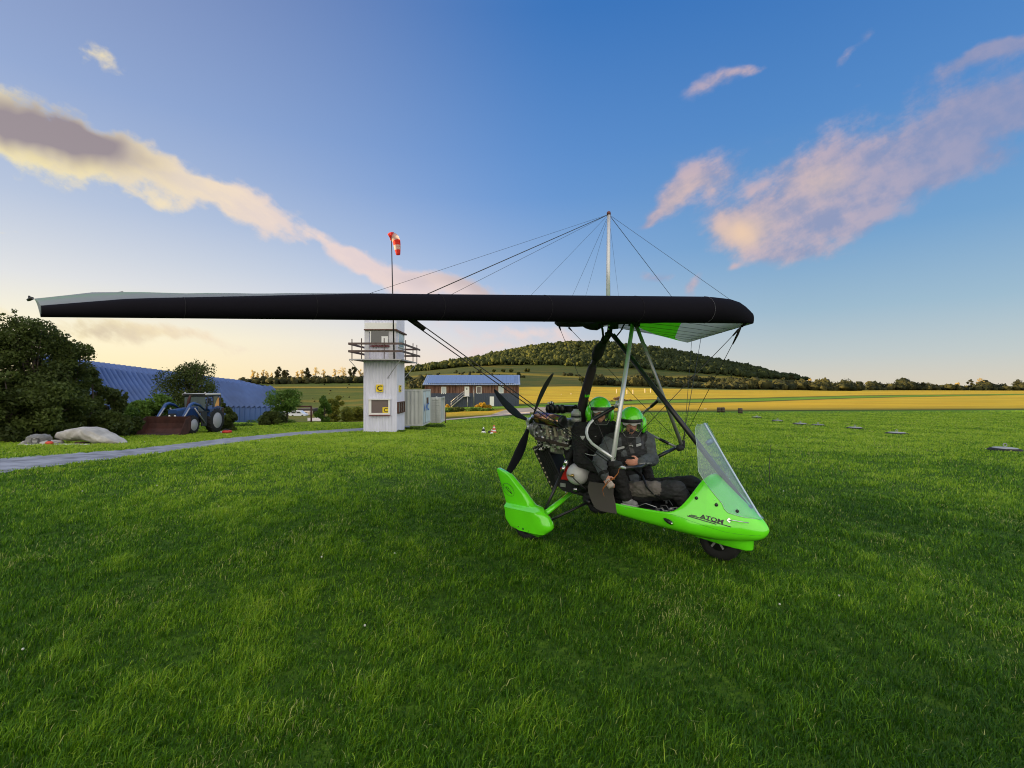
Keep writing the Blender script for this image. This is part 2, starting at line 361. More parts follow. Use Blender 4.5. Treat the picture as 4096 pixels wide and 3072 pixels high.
UU, DD = np.meshgrid(us, ds); W_ = np.maximum(DD, 2.0)
X = UU * W_; Y = DD.copy(); Z = gz_np(X, W_)
Z[DD > 3001] = -14 - (DD[DD > 3001] / 20000) * 30
Z[:, :] += 0.0
PX = 2048 + FPX * UU; PY = HOR + (H0 - Z) / W_ * FPX
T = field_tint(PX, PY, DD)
# outer skirts
X = np.concatenate([X[:, :1] - 5000, X, X[:, -1:] + 5000], 1)
Y = np.concatenate([Y[:, :1], Y, Y[:, -1:]], 1); Z = np.concatenate([Z[:, :1], Z, Z[:, -1:]], 1); T = np.concatenate([T[:, :1], T, T[:, -1:]], 1)
nr_, nc_ = X.shape
idx = np.arange(nr_ * nc_).reshape(nr_, nc_)
Q = np.stack([idx[:-1, :-1], idx[:-1, 1:], idx[1:, 1:], idx[1:, :-1]], -1).reshape(-1, 4)
def groundmat():
    m = bpy.data.materials.new('turf'); m.use_nodes = True; t = NT(m.node_tree); b = t.n['Principled BSDF']
    g = t.new('ShaderNodeNewGeometry').outputs['Position']
    at = t.new('ShaderNodeAttribute', attribute_name='tint').outputs['Fac']
    def mp(s, rz=0.0):
        q = t.new('ShaderNodeMapping'); q.inputs['Scale'].default_value = s; q.inputs['Rotation'].default_value = (0, 0, rz); t.l.new(g, q.inputs[0]); return q.outputs[0]
    n1 = t.noise(g, .35, 6, .6); n2 = t.noise(mp((.25, 1.4, 1), R(12)), 1.3, 6, .65); n3 = t.noise(g, 9, 5, .7); n4 = t.noise(mp((.12, .9, 1), R(-8)), .35, 6, .7)
    green = t.mix(t.smooth(n2, .36, .66), (.045, .130, .008), (.140, .270, .016))
    green = t.mix(t.m('MULTIPLY', t.smooth(n3, .35, .72), .6), green, (.17, .29, .025))
    green = t.mix(t.m('MULTIPLY', t.smooth(n1, .5, .75), .45), green, (.15, .18, .03))
    olive = t.mix(t.smooth(n4, .3, .7), (.024, .050, .009), (.070, .078, .015))
    n5 = t.noise(mp((.05, .5, 1), R(5)), .30, 7, .72); n6 = t.noise(mp((.5, 3.5, 1), R(6)), .9, 6, .7)
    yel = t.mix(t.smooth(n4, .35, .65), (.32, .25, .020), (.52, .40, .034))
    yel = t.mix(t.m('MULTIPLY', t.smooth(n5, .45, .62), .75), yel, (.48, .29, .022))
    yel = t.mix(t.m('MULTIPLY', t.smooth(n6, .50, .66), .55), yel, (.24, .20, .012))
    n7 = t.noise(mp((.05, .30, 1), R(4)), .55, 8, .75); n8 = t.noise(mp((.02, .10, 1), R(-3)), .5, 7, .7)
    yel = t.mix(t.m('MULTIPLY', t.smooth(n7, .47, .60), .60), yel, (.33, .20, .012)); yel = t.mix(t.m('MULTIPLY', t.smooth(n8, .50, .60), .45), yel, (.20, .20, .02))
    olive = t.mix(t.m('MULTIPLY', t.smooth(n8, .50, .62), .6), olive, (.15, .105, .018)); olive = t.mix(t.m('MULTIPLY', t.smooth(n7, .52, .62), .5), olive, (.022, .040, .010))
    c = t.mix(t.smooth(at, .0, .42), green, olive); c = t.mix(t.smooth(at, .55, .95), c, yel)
    so_ = t.new('ShaderNodeAttribute', attribute_name='soil').outputs['Fac']; c = t.mix(so_, c, t.mix(t.smooth(n3, .35, .7), (.035, .080, .008), (.100, .185, .016)))
    t.l.new(c, b.inputs['Base Color']); b.inputs['Roughness'].default_value = .9; b.inputs['Specular IOR Level'].default_value = .1
    bn = t.new('ShaderNodeBump'); bn.inputs['Strength'].default_value = .55; bn.inputs['Distance'].default_value = .5
    h = t.m('ADD', t.m('MULTIPLY', n2, .5), t.m('MULTIPLY', n3, .25))
    t.l.new(h, bn.inputs['Height']); t.l.new(bn.outputs[0], b.inputs['Normal'])
    return m
SOIL = np.clip((58 - Y) / 12, 0, 1) * (Y > -5)
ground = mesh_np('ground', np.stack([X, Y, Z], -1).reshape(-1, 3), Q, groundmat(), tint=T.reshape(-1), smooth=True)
_a = ground.data.attributes.new('soil', 'FLOAT', 'POINT'); _a.data.foreach_set('value', SOIL.reshape(-1).astype(np.float32)); tag(ground, kind='structure')
# ------------------------------------------------------------------ gravel paths
M_gravel = mat('gravel', (.26, .27, .31), .95, var=.38, vs=2.2, bump=.9, bs=22)
def strip_path(name, lower, upper, n=140, jit=3.0, d0=8, d1=120, lift=.012, m=None):
    """lower/upper: (px, py) edges; the path lies on the ground"""
    def hit(px, py):
        lo, hi = 4.0, 400.0
        dd = np.geomspace(6, 200, 1500); zr = H0 - (py - HOR) / FPX * dd; gg = gz_np((px - 2048) / FPX * dd, dd)
        k = np.argmax(zr < gg); d = dd[k] if zr[k] < gg[k] else 200
        return d
    a = np.linspace(lower[0][0], lower[-1][0], n); vs = []
    for i, px in enumerate(a):
        pl = np.interp(px, *zip(*lower)); pu = np.interp(px, *zip(*upper)); wd = pl - pu
        pl += (noise.noise(V((px * .02, 1, 0))) * .10 + noise.noise(V((px * .09, 5, 0))) * .06) * wd * jit / 3; pu += (noise.noise(V((px * .03, 9, 0))) * .12 + noise.noise(V((px * .1, 3, 0))) * .06) * wd * jit / 3
        dl_, du = hit(px, pl), hit(px, pu)
        for k in range(7):
            d = dl_ + (du - dl_) * k / 6; p = gp(px, d); vs.append((p.x, p.y, p.z + lift + .02 * math.sin(math.pi * k / 6)))
    q = [(i * 7 + k, (i + 1) * 7 + k, (i + 1) * 7 + k + 1, i * 7 + k + 1) for i in range(n - 1) for k in range(6)]
    o = mesh_np(name, vs, q, m or M_gravel, smooth=True); tag(o, kind='structure'); return o
strip_path('gravel_path', [(-500, 1990), (0, 1893), (300, 1856), (600, 1818), (900, 1778), (1200, 1742), (1457, 1724), (1640, 1712)],
           [(-500, 1905), (0, 1836), (300, 1814), (500, 1800), (700, 1778), (900, 1754), (1200, 1727), (1457, 1712), (1640, 1704)])
strip_path('farm_track', [(1760, 1684), (1900, 1672), (2050, 1660), (2120, 1655)], [(1760, 1679), (1900, 1667), (2050, 1653), (2120, 1648)], n=40, jit=2, lift=.03, m=mat('track_gravel', (.42, .34, .28), .95, var=.3, vs=.8))
strip_path('yard', [(1950, 1668), (2060, 1652), (2160, 1649), (2230, 1645)], [(1950, 1665), (1985, 1652), (2020, 1640), (2060, 1634), (2160, 1629), (2230, 1630)], n=30, jit=1, lift=.02, m=mat('yard_gravel', (.16, .155, .16), .95, var=.3, vs=.5))
strip_path('side_track', [(1230, 1684), (1285, 1684), (1300, 1683)], [(1255, 1672), (1280, 1668), (1300, 1668)], n=12, jit=1, lift=.03)
# ------------------------------------------------------------------ the lawn itself: blades of grass
def grass():
    rng = np.random.default_rng(5)
    def sample(n, d0, d1, p, umax=1.16):
        # density over the ground ~ d^-p
        q = 2 - p; r = rng.random(n)
        d = (d0 ** q + r * (d1 ** q - d0 ** q)) ** (1 / q); u = rng.uniform(-umax, umax, n)
        return u * d, d
    parts = []
    X1, Y1 = sample(900000, 1.7, 62, 1.42); parts.append((X1, Y1)); parts.append(sample(230000, 1.7, 7.5, 1.3))
    xs_, ys_ = sample(330000, 1.2, 62, 1.42, 2.3); o_ = np.abs(xs_ / ys_) > 1.16; parts.append((xs_[o_], ys_[o_]))
    x = np.concatenate([p[0] for p in parts]); y = np.concatenate([p[1] for p in parts])
    # clumping
    def nz(x, y, sc, seed):
        r = np.random.default_rng(seed); v = np.zeros_like(x)
        for k in range(7):
            a = r.uniform(0, 6.283); f = sc * r.uniform(.6, 1.7); ph = r.uniform(0, 6.283)
            v += np.sin((x * np.cos(a) + y * np.sin(a)) * f + ph + 1.7 * np.sin((x * np.cos(a + 1.9) + y * np.sin(a + 1.9)) * f * .6 + ph * 2))
        return v / 3.2
    big = nz(x, y, .9, 1); med = nz(x, y, 4.5, 2); sm = nz(x, y, 17, 3)
    keep = rng.random(len(x)) < np.clip(.90 + .22 * med + .25 * sm, .30, 1) * np.clip((60 - y) / 14, 0, 1)
    # not on the path
    px = 2048 + FPX * x / y; z = gz_np(x, y); py = HOR + (H0 - z) / y * FPX
    lo = np.interp(px, [-500, 0, 300, 600, 900, 1200, 1457, 1640], [1990, 1893, 1856, 1818, 1778, 1742, 1724, 1712]); up = np.interp(px, [-500, 0, 300, 500, 700, 900, 1200, 1457, 1640], [1905, 1836, 1814, 1800, 1778, 1754, 1727, 1712, 1704])
    w_ = lo - up; keep &= ~((px < 1640) & (py < lo - w_ * (.02 + .1 * rng.random(len(x)))) & (py > up + w_ * .1 * rng.random(len(x))))
    x, y, z, big, med, sm = (q[keep] for q in (x, y, z, big, med, sm)); n = len(x)
    lod = np.clip(y / 3.6, .85, 14)
    h = .88 * (.030 + .034 * rng.random(n) ** 1.6 + .019 * np.clip(med, -1, 1.6) + .013 * sm) * np.clip(1 + .09 * (lod - 1), 1, 1.6)
    tall = rng.random(n) < .02; h[tall] *= 1.7; h = np.clip(h, .015, .13)
    wd = (.0017 + .0015 * rng.random(n)) * lod ** .95
    # lean direction: swathes left by mowing
    ang = 0.6 * nz(x, y, .5, 7) + .5 + rng.normal(0, 1.3, n); lean = h * np.abs(rng.normal(.68, .42, n))
    lx, ly = np.cos(ang) * lean, np.sin(ang) * lean
    fa = rng.uniform(0, 6.283, n); wx, wy = np.cos(fa) * wd, np.sin(fa) * wd
    v = np.empty((n, 5, 3)); zb = z - .004
    v[:, 0] = np.stack([x - wx, y - wy, zb], -1); v[:, 1] = np.stack([x + wx, y + wy, zb], -1)
    mx, my, mz = x + lx * .38, y + ly * .38, z + h * .62
    v[:, 2] = np.stack([mx + wx * .75, my + wy * .75, mz], -1); v[:, 3] = np.stack([mx - wx * .75, my - wy * .75, mz], -1)
    v[:, 4] = np.stack([x + lx, y + ly, z + h * (1 - .25 * np.clip(lean / h, 0, 1.4))], -1)
    b = np.arange(n)[:, None] * 5
    f = np.concatenate([b + np.array([[0, 1, 2]]), b + np.array([[0, 2, 3]]), b + np.array([[3, 2, 4]])], 0)
    swa = np.sin((x * .94 - y * .22 + .25 * nz(x, y, .8, 31)) * 3.3) * .5 + .5; swa = np.clip((swa - .70) / .25, 0, 1) * np.clip(.5 + .8 * nz(x, y, 1.1, 33), 0, 1); dry = rng.random(n) < (.010 + .10 * swa)
    sw = np.sin(x * 1.1 + y * .75 + 1.2 * np.sin(y * .35)); t = np.clip(.445 + .10 * big + .13 * med + .10 * sm + .09 * sw + .38 * np.clip((y - 7.6) / 9, -.78, 1) - .07 * np.clip(x / 8, -1, 1.3) - .05 + rng.normal(0, .22, n), 0, .87); t[dry] = rng.uniform(.9, 1.0, dry.sum()); t -= .0  # darker near and right, brighter mid-left: light falloff put into blade tint
    m = bpy.data.materials.new('grass_blade'); m.use_nodes = True; N = NT(m.node_tree); bs = N.n['Principled BSDF']
    at = N.new('ShaderNodeAttribute', attribute_name='tint').outputs['Fac']
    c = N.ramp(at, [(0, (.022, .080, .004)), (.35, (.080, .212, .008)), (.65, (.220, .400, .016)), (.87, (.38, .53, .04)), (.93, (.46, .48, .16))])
    N.l.new(c, bs.inputs['Base Color']); bs.inputs['Roughness'].default_value = .38; bs.inputs['Specular IOR Level'].default_value = .22
    tr = N.new('ShaderNodeBsdfTranslucent'); N.l.new(c, tr.inputs[0]); mx = N.new('ShaderNodeMixShader'); mx.inputs[0].default_value = .3
    N.l.new(bs.outputs[0], mx.inputs[1]); N.l.new(tr.outputs[0], mx.inputs[2]); N.l.new(mx.outputs[0], N.n['Material Output'].inputs[0])
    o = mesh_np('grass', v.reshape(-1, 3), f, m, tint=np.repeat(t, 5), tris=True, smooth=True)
    tag(o, 'mown green lawn of short tousled blades under the aircraft', 'grass', kind='stuff')
grass()

# white clover heads and dandelion clocks dotted over the lawn
rng = np.random.default_rng(77); m = MB()
for k in range(26):
    d = rng.uniform(2.4, 9) if k < 12 else rng.uniform(9, 22); p = V((rng.uniform(-1.05, 1.05) * d, d, 0)); p.z = gz(p.x, p.y) + rng.uniform(.03, .055); m.ell(p, .006 + .0006 * d, nu=6, nv=4)
tag(m.build('clover_heads', mat('clover_white', (.55, .56, .50), .8)), 'tiny white flower heads dotted through the lawn', 'flowers', kind='stuff')
# ------------------------------------------------------------------ buildings and things beyond the lawn
def Xp(px, d): return (px - 2048) / FPX * d
def Zp(py, d): return H0 + (HOR - py) / FPX * d
def rect(mb, x0, x1, y0, y1, d, th=.05):
    """box whose front face covers those photograph columns / rows at distance d"""
    return mb.bb((Xp(x0, d), d, Zp(y1, d)), (Xp(x1, d), d + th, Zp(y0, d)))
M_white = mat('weathered_white_sheet', (.70, .71, .86), .5, var=.06, vs=1.6, stretch=(3, 3, .5))
M_whitep = mat('white_paint', (.78, .78, .78), .5)
M_glass = mat('window_glass', (.05, .055, .06), .06, spec=.8)
M_glassb = mat('window_glass_brown', (.16, .12, .12), .15, spec=.6)
M_brown = mat('brown_wood', (.10, .045, .03), .7, var=.3, vs=8)
M_rail = mat('brown_rail_timber', (.11, .075, .07), .75, var=.3, vs=6)
M_dark = mat('dark_steel', (.03, .03, .035), .5)
M_steel = mat('grey_steel', (.38, .38, .40), .45, metal=.4)
M_yellow = mat('yellow_sign', (.85, .62, .02), .5)
M_black = mat('black_paint', (.012, .012, .014), .45)
M_red = mat('red_paint', (.55, .03, .02), .5)
def text_mesh(mb, s, origin, right, up, size, depth=.0, wide=1.0, bold=.0, shear=0.0):
    """letters as mesh, laid on the plane given by right / up"""
    cu = bpy.data.curves.new('t', 'FONT'); cu.body = s; cu.size = 1.0; cu.offset = bold; cu.align_x = 'CENTER'; cu.shear = shear; cu.resolution_u = 3
    o = bpy.data.objects.new('t', cu); COL.objects.link(o); dg = bpy.context.evaluated_depsgraph_get()
    me = bpy.data.meshes.new_from_object(o.evaluated_get(dg)); cap = .7
    k = mb.add([V(origin) + V(right) * (p.co.x * size * wide) + V(up) * ((p.co.y - .35) * size) for p in me.vertices])
    for p in me.polygons: mb.face([k + i for i in p.vertices])
    bpy.data.objects.remove(o); bpy.data.curves.remove(cu); bpy.data.meshes.remove(me)
def corrug(mb, p0, p1, z0, z1, pitch=.15, dep=.025, nrm=V((0, -1, 0)), z0b=None, z1b=None):
    """trapezoid ribbed sheet between two ground points"""
    p0, p1 = V(p0), V(p1); L = (p1 - p0).length; n = max(2, int(L / pitch)); d = (p1 - p0) / n; pts = []
    for i in range(n):
        for f, o in ((0, 0), (.18, 0), (.32, dep), (.72, dep), (.86, 0)): pts.append((i + f, o))
    pts.append((n, 0))
    z0b = z0 if z0b is None else z0b; z1b = z1 if z1b is None else z1b
    lo, hi = [], []
    for t, o in pts:
        q = p0 + d * t + nrm * o; f = t / n; lo.append((q.x, q.y, z0 + (z0b - z0) * f)); hi.append((q.x, q.y, z1 + (z1b - z1) * f))
    a, b = mb.add(lo), mb.add(hi)
    for i in range(len(pts) - 1): mb.face((a + i, a + i + 1, b + i + 1, b + i))
# ---------------- control tower
TW = empty('control_tower', (-8.4, 33, -1.5), 'narrow white corrugated airfield tower with a railed balcony and yellow C signs', 'tower')
x0, x1 = Xp(1458, 32), Xp(1586, 32); y0, y1 = 32.0, 34.3; zb = -1.6; zc = Zp(1437, 32)
m = MB()
corrug(m, (x0, y0, 0), (x1, y0, 0), zb, 7.0, .172, .03); corrug(m, (x1, y0, 0), (x1, y1, 0), zb, 7.0, .19, .03, V((1, 0, 0)))
m.build('wall', M_white, TW, fixn=False)
m = MB(); m.bb((x0 + .01, y0 + .012, zb), (x0 + .07, y1, 7.0)); m.bb((x0 + .07, y1 - .06, zb), (x1 - .012, y1 - .01, 7.0)); m.bb((x0 + .02, y0 + .03, 6.95), (x1 - .02, y1 - .07, 7.02))
for xx in (x0, x1): m.bb((xx - .05, y0 - .05, zb), (xx + .035, y0 + .02, 3.2))
m.build('corner_trim', M_white, TW)
# cabin cladding: smooth panels, roof hood, upper board
m = MB(); rect(m, 1458, 1585, 1290, 1318, 31.86, .1); m.build('fascia', M_whitep, TW, bevel=.01)
m = MB(); rect(m, 1455, 1588, 1316, 1321, 31.78, .2); m.bb((x1 + .03, 31.8, Zp(1327, 32)), (x1 + .16, 34.4, Zp(1321, 32))); m.build('drip_edge', M_brown, TW)
m = MB(); rect(m, 1460, 1476, 1322, 1436, 31.9, .05); rect(m, 1554, 1584, 1322, 1436, 31.9, .05); rect(m, 1476, 1554, 1322, 1327, 31.9, .05); m.build('cabin_panel', mat('grey_white_panel', (.60, .60, .66), .6, var=.1, vs=2), TW)
win = MB(); rect(win, 1484, 1554, 1325, 1376, 31.87, .03); wn_ = win.build('window', M_glass, TW)
m = MB(); rect(m, 1480, 1484, 1325, 1378, 31.85, .06); rect(m, 1480, 1556, 1376, 1379, 31.83, .08); m.build('window_frame', M_whitep, wn_)
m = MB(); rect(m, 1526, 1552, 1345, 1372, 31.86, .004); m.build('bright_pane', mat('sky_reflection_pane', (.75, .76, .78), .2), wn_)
M_sill = mat('dark_red_sill', (.16, .02, .03), .6); m = MB(); rect(m, 1478, 1557, 1382, 1386, 31.8, .1); m.build('sill', M_sill, TW)
m = MB(); m.bb((x1 + .034, 32.35, Zp(1387, 33)), (x1 + .05, 33.9, Zp(1338, 33))); sw = m.build('window', mat('side_glass', (.30, .42, .48), .1), TW)
m = MB(); m.bb((x1 + .03, 32.27, Zp(1392, 33)), (x1 + .07, 32.35, Zp(1334, 33))); m.bb((x1 + .03, 33.9, Zp(1392, 33)), (x1 + .07, 34.0, Zp(1334, 33))); m.bb((x1 + .03, 32.3, Zp(1392, 33)), (x1 + .09, 34.0, Zp(1388, 33))); m.build('window_frame', M_whitep, sw)
# lower windows
m = MB(); rect(m, 1485, 1553, 1600, 1652, 31.90, .03); lw = m.build('window', M_glassb, TW)
m = MB(); rect(m, 1474, 1485, 1600, 1660, 31.86, .08); rect(m, 1553, 1560, 1600, 1660, 31.86, .08); rect(m, 1485, 1553, 1652, 1659, 31.87, .07); rect(m, 1472, 1562, 1595, 1599, 31.8, .14); m.build('window_frame', M_whitep, lw)
m = MB(); rect(m, 1476, 1560, 1659.5, 1662.5, 31.78, .16); m.build('sill', M_sill, TW)
def sign(px0, px1, py0, py1, d, par):
    m = MB(); rect(m, px0, px1, py0, py1, d, .03); s_ = m.build('sign', M_yellow, par)
    m = MB(); text_mesh(m, 'C', (Xp((px0 + px1) / 2 + 1, d), d - .006, Zp((py0 + py1) / 2, d)), (1, 0, 0), (0, 0, 1), (py1 - py0) / FPX * d * 1.02, wide=1.1, bold=.018); m.build('lettering', M_black, s_, fixn=False)
sign(1504, 1532, 1538, 1567, 31.85, TW); sign(1530, 1554, 1629, 1651, 31.88, TW)
m = MB(); m.bb((x1 + .035, 32.45, Zp(1568, 32.7)), (x1 + .06, 33.15, Zp(1541, 32.7))); s_ = m.build('sign', M_yellow, TW)
m = MB(); text_mesh(m, 'C', (x1 + .066, 32.8, Zp(1554, 32.7)), (0, 1, 0), (0, 0, 1), .5, wide=1.1, bold=.02); m.build('lettering', M_black, s_, fixn=False)
m = MB(); m.bb((x1 - .0, 32.05, Zp(1654, 32.2)), (x1 + .14, 34.0, Zp(1650, 32.2))); m.bb((x1, 32.05, Zp(1612, 32.2)), (x1 + .14, 34.0, Zp(1608, 32.2)))
for yy in (32.05, 32.75, 33.3, 33.9): m.bb((x1, yy, Zp(1650, 32.2)), (x1 + .13, yy + .12, Zp(1612, 32.2)))
m.build('window_box', M_brown, TW, bevel=.01)
m = MB(); m.bb((x1 + .035, 32.17, Zp(1650, 32.2)), (x1 + .09, 33.9, Zp(1612, 32.2))); m.build('window', M_glass, TW)
# balcony
zd = Zp(1436, 30.9); bx0, bx1, by0, by1 = -10.05, -6.85, 30.9, 36.0
m = MB(); m.bb((bx0, by0, zd - .05), (bx1, by1, zd)); m.build('balcony_floor', mat('balcony_boards', (.12, .07, .05), .8, var=.3, vs=5), TW)
m = MB(); m.bb((bx0 - .02, by0 - .03, zd - .07), (bx1 + .02, by0 - .002, zd + .01)); m.bb((bx1 + .002, by0, zd - .07), (bx1 + .03, by1, zd + .01)); m.build('floor_edge', M_steel, TW)
for (px, py, nm) in ((-9.3, by0, 0), (-7.9, by0, 0), (bx0, 31.4, 0), (bx1, 32.2, 0), (bx1, 34.6, 0), (-7.32, 31.0, 1), (bx0, 34.5, 0), (-9.3, 36, 0), (bx1, 36, 0)):
    m = MB(); top = zd + (1.28 if not nm else 5.5)
    if nm: continue
    m.box((px, py, (zd - .1 + top) / 2), (.05, .05, top - zd + .1)); m.build('railing_post', M_rail, TW)
for dz in (.48, .95):
    for a, b in (((bx0 - .05, by0 - .05), (bx1 + .1, by0 - .05)), ((bx1 + .06, by0 - .03), (bx1 + .12, by1 + .6)), ((bx0 - .06, by0), (bx0 - .06, by1)), ((bx0, by1), (bx1 + .05, by1))):
        m = MB(); d = V((b[0] - a[0], b[1] - a[1], 0)); L = d.length; d.normalize()
        m.box(((a[0] + b[0]) / 2, (a[1] + b[1]) / 2, zd + dz), (L, .04, .13), (d, V((-d.y, d.x, 0)), V((0, 0, 1)))); m.build('rail', M_rail, TW)
for a, b in (((bx0, by0, zd - .06), (x0, 32, Zp(1511, 32))), ((bx1 - .05, by0, zd - .06), (-7.95, 31.95, Zp(1513, 32))), ((bx1, 36, zd - .06), (x1, 34.2, Zp(1514, 33)))):
    MB().tube(a, b, .022).build('brace', M_steel, TW)
# anemometer on the roof
m = MB(); m.tube((-8.95, 32.1, 7.0), (-8.95, 32.1, 7.55), .02); m.tube((-9.08, 32.1, 7.45), (-8.82, 32.1, 7.45), .015)
for q in (-.13, .13): m.ell((-8.95 + q, 32.1, 7.45), .04)
m.build('anemometer', M_dark, TW)
# ---------------- windsock
WS = empty('windsock', (-7.52, 31.6, zd), 'drooping orange and white striped windsock on a thin black pole above the tower', 'windsock')
m = MB(); m.tube((-7.45, 31.6, zd), (-7.62, 31.6, Zp(945, 31.6)), .05, .028); m.build('pole', M_black, WS)
pts = [(1559, 950, 19), (1567, 945, 20.5), (1578, 950, 20), (1585, 962, 19), (1588, 978, 17), (1590, 995, 15), (1592, 1012, 11.5), (1592.5, 1019, 10)]
pp = [pix(a, b, 31.6) for a, b, _ in pts]; rr = [c / FPX * 31.6 * .82 for _, _, c in pts]
def sockrings(lo, hi, nm, mt):
    fine = []; 
    for i in range(25):
        t = lo + (hi - lo) * i / 24; j = min(int(t), len(pp) - 2); f = t - j; fine.append((pp[j].lerp(pp[j + 1], f), rr[j] * (1 - f) + rr[j + 1] * f))
    m = MB(); m.path([q[0] for q in fine], [q[1] * (1 + .04 * math.sin(9 * i)) for i, q in enumerate(fine)], n=14, caps=False); m.build(nm, mt, WS)
M_so = mat('red_sock_cloth', (.72, .045, .035), .8, trans=.4); M_sw = mat('white_sock_cloth', (.66, .52, .50), .8, trans=.4)
for k, (a, b) in enumerate(((0, 1.5), (1.5, 3.0), (3.0, 4.2), (4.2, 5.3), (5.3, 7))): sockrings(a, b, 'sock_band', M_sw if k in (1, 3) else M_so)
# ---------------- containers
def ribbed_container(name, label, xa, xb, ya, yb, z0, z1, mt, doors=False):
    E = empty(name, ((xa + xb) / 2, (ya + yb) / 2, z0), label, 'container', 'containers beside the tower')
    m = MB(); corrug(m, (xa, ya, 0), (xb, ya, 0), z0 + .12, z1 - .1, .28, .04); m.build('side_wall', mt, E, fixn=False)
    m = MB(); m.bb((xa + .05, ya + .05, z0 + .1), (xb - .06, yb - .02, z1 - .04)); m.build('shell', mt, E)
    m = MB()
    for xx in (xa, xb):
        for yy in (ya, yb): MB().bb((xx - .06, yy - .06, z0), (xx + .06, yy + .06, z1)).build('corner_post', mt, E, bevel=.01)
    for q in (z0, z1 - .12): MB().bb((xa + .06, ya - .05, q), (xb - .06, ya + .05, q + .12)).build('long_rail', mt, E, bevel=.01); MB().bb((xb - .05, ya + .06, q), (xb + .05, yb - .06, q + .12)).build('end_rail', mt, E, bevel=.01)
    return E
M_cont = mat('grey_white_container_paint', (.50, .52, .50), .6, var=.12, vs=1.2, stretch=(2, 2, .5))
M_contb = mat('pale_blue_container_paint', (.50, .60, .66), .55, var=.12, vs=2, stretch=(2, 2, .5))
c1x = Xp(1688, 35); E = ribbed_container('site_container', 'large pale grey container with a pale blue door end and blue graffiti beside the tower', c1x - 3.2, c1x, 35, 38.4, Zp(1704, 35), Zp(1558, 35), M_cont)
za, zb_ = Zp(1704, 35), Zp(1558, 35)
m = MB(); corrug(m, (c1x + .01, 35.1, 0), (c1x + .01, 38.3, 0), za + .15, zb_ - .15, .3, .03, V((1, 0, 0))); m.build('door_end', M_contb, E, fixn=False)
m = MB(); m.bb((c1x + .02, 36.7, za + 1.5), (c1x + .07, 37.3, za + 1.95)); m.build('hatch', M_brown, E)
for q in (35.4, 36.0): MB().tube((c1x + .06, q, za + .15), (c1x + .06, q, zb_ - .2), .02).build('lock_rod', M_cont, E)
m = MB(); text_mesh(m, 'WC', (c1x + .052, 36.6, za + 1.28), (0, 1, 0), (0, 0, 1), .75, wide=1.7, bold=.035); m.build('graffiti', mat('blue_spray', (.03, .16, .55), .6), E, fixn=False)
c2a, c2b = Xp(1727, 39.5), Xp(1760, 39.5)
E = ribbed_container('steel_container', 'small grey ribbed container end behind the graffitied container', c2a, c2b, 39.5, 42.0, Zp(1692, 39.5), Zp(1589, 39.5), M_cont)
m = MB(); 
for k in range(10):
    for (a, b) in ((c2a + .06, (c2a + c2b) / 2 - .02), ((c2a + c2b) / 2 + .02, c2b - .05)):
        zq = Zp(1690 - k * 10, 39.5); m.bb((a, 39.40, zq), (b, 39.48, zq + .12))
m.build('ribbed_door', M_cont, E)
# ---------------- barn-like house
D = 108.0
HS = empty('clubhouse', (Xp(1880, D), D + 5, Zp(1627, D)), 'long house with red-brown timber upper storey, dark blue lower walls and solar roof', 'house')
M_wood = mat('red_brown_boards', (.065, .022, .016), .8, col2=(.22, .12, .09), vs=1.0, stretch=(3.2, 3.2, .35))
M_navy = mat('dark_blue_sheet', (.040, .055, .095), .5, var=.1, vs=.5)
m = MB(); m.bb((Xp(1699, D), D, Zp(1574, D)), (Xp(2076, D), D + 9.5, Zp(1539, D)))
for i in range(68):
    xx = Xp(1699, D) + (i + .5) * (Xp(2076, D) - Xp(1699, D)) / 68; m.box((xx, D - .02, Zp(1556.5, D)), (.26, .03, Zp(1539, D) - Zp(1574, D)))
m.build('timber_wall', M_wood, HS)
m = MB(); corrug(m, (Xp(1699, D), D - .06, 0), (Xp(2076, D), D - .06, 0), Zp(1627, D), Zp(1573, D), .4, .05); m.bb((Xp(1699, D), D - .05, Zp(1630, D)), (Xp(2076, D), D + 9.5, Zp(1574.2, D))); m.build('lower_wall', M_navy, HS, fixn=False)
zE, zR = Zp(1538, D), Zp(1500, D + 5)
xL, xR = Xp(1690, D - .8), Xp(2081, D - .8)
M_roof = mat('blue_grey_roof_sheet', (.20, .27, .42), .4, metal=.3)
m = MB(); m.prism([(xL, D - .8, zE - .12), (xL, D - .8, zE), (xL, D + 5, zR), (xL, D + 10.6, zE), (xL, D + 10.6, zE - .12), (xL, D + 5, zR - .14)], (xR - xL, 0, 0))
n_ = V((0, zE - zR, 5.8)).normalized()
for i in range(50):
    xx = xL + (i + .5) * (xR - xL) / 50; m.path([V((xx, D - .8, zE + .0)), V((xx, D + 5, zR + .0))], .03, n=4)
m.build('roof', M_roof, HS)
M_sol = mat('solar_glass', (.12, .18, .34), .22, spec=.7, coat=.3); s0, s1 = .09, .93
a_ = V((0, D - .8, zE)); b_ = V((0, D + 5, zR)); q0 = a_.lerp(b_, s0) + n_ * .1; q1 = a_.lerp(b_, s1) + n_ * .1
pn = 22
for i in range(pn):
    for k in range(3):
        xa = xL + 1.0 + i * (xR - xL - 2.3) / pn; xb = xa + (xR - xL - 2.3) / pn - .02; r0 = q0.lerp(q1, k / 3 + .002); r1 = q0.lerp(q1, (k + 1) / 3 - .002)
        m = MB(); kk = m.add([(xa, r0.y, r0.z), (xb, r0.y, r0.z), (xb, r1.y, r1.z), (xa, r1.y, r1.z)]); m.face((kk, kk + 1, kk + 2, kk + 3)); m.build('solar_panel', M_sol, HS, fixn=False)
def hwin(a, b, t, u, mt=M_glass):
    m = MB(); rect(m, a, b, t, u, D - .09, .04); f = m.build('window', M_whitep, HS); m = MB(); rect(m, a + 2.6, b - 2.6, t + 2.6, u - 2.6, D - .10, .02); m.build('pane', mt, f)
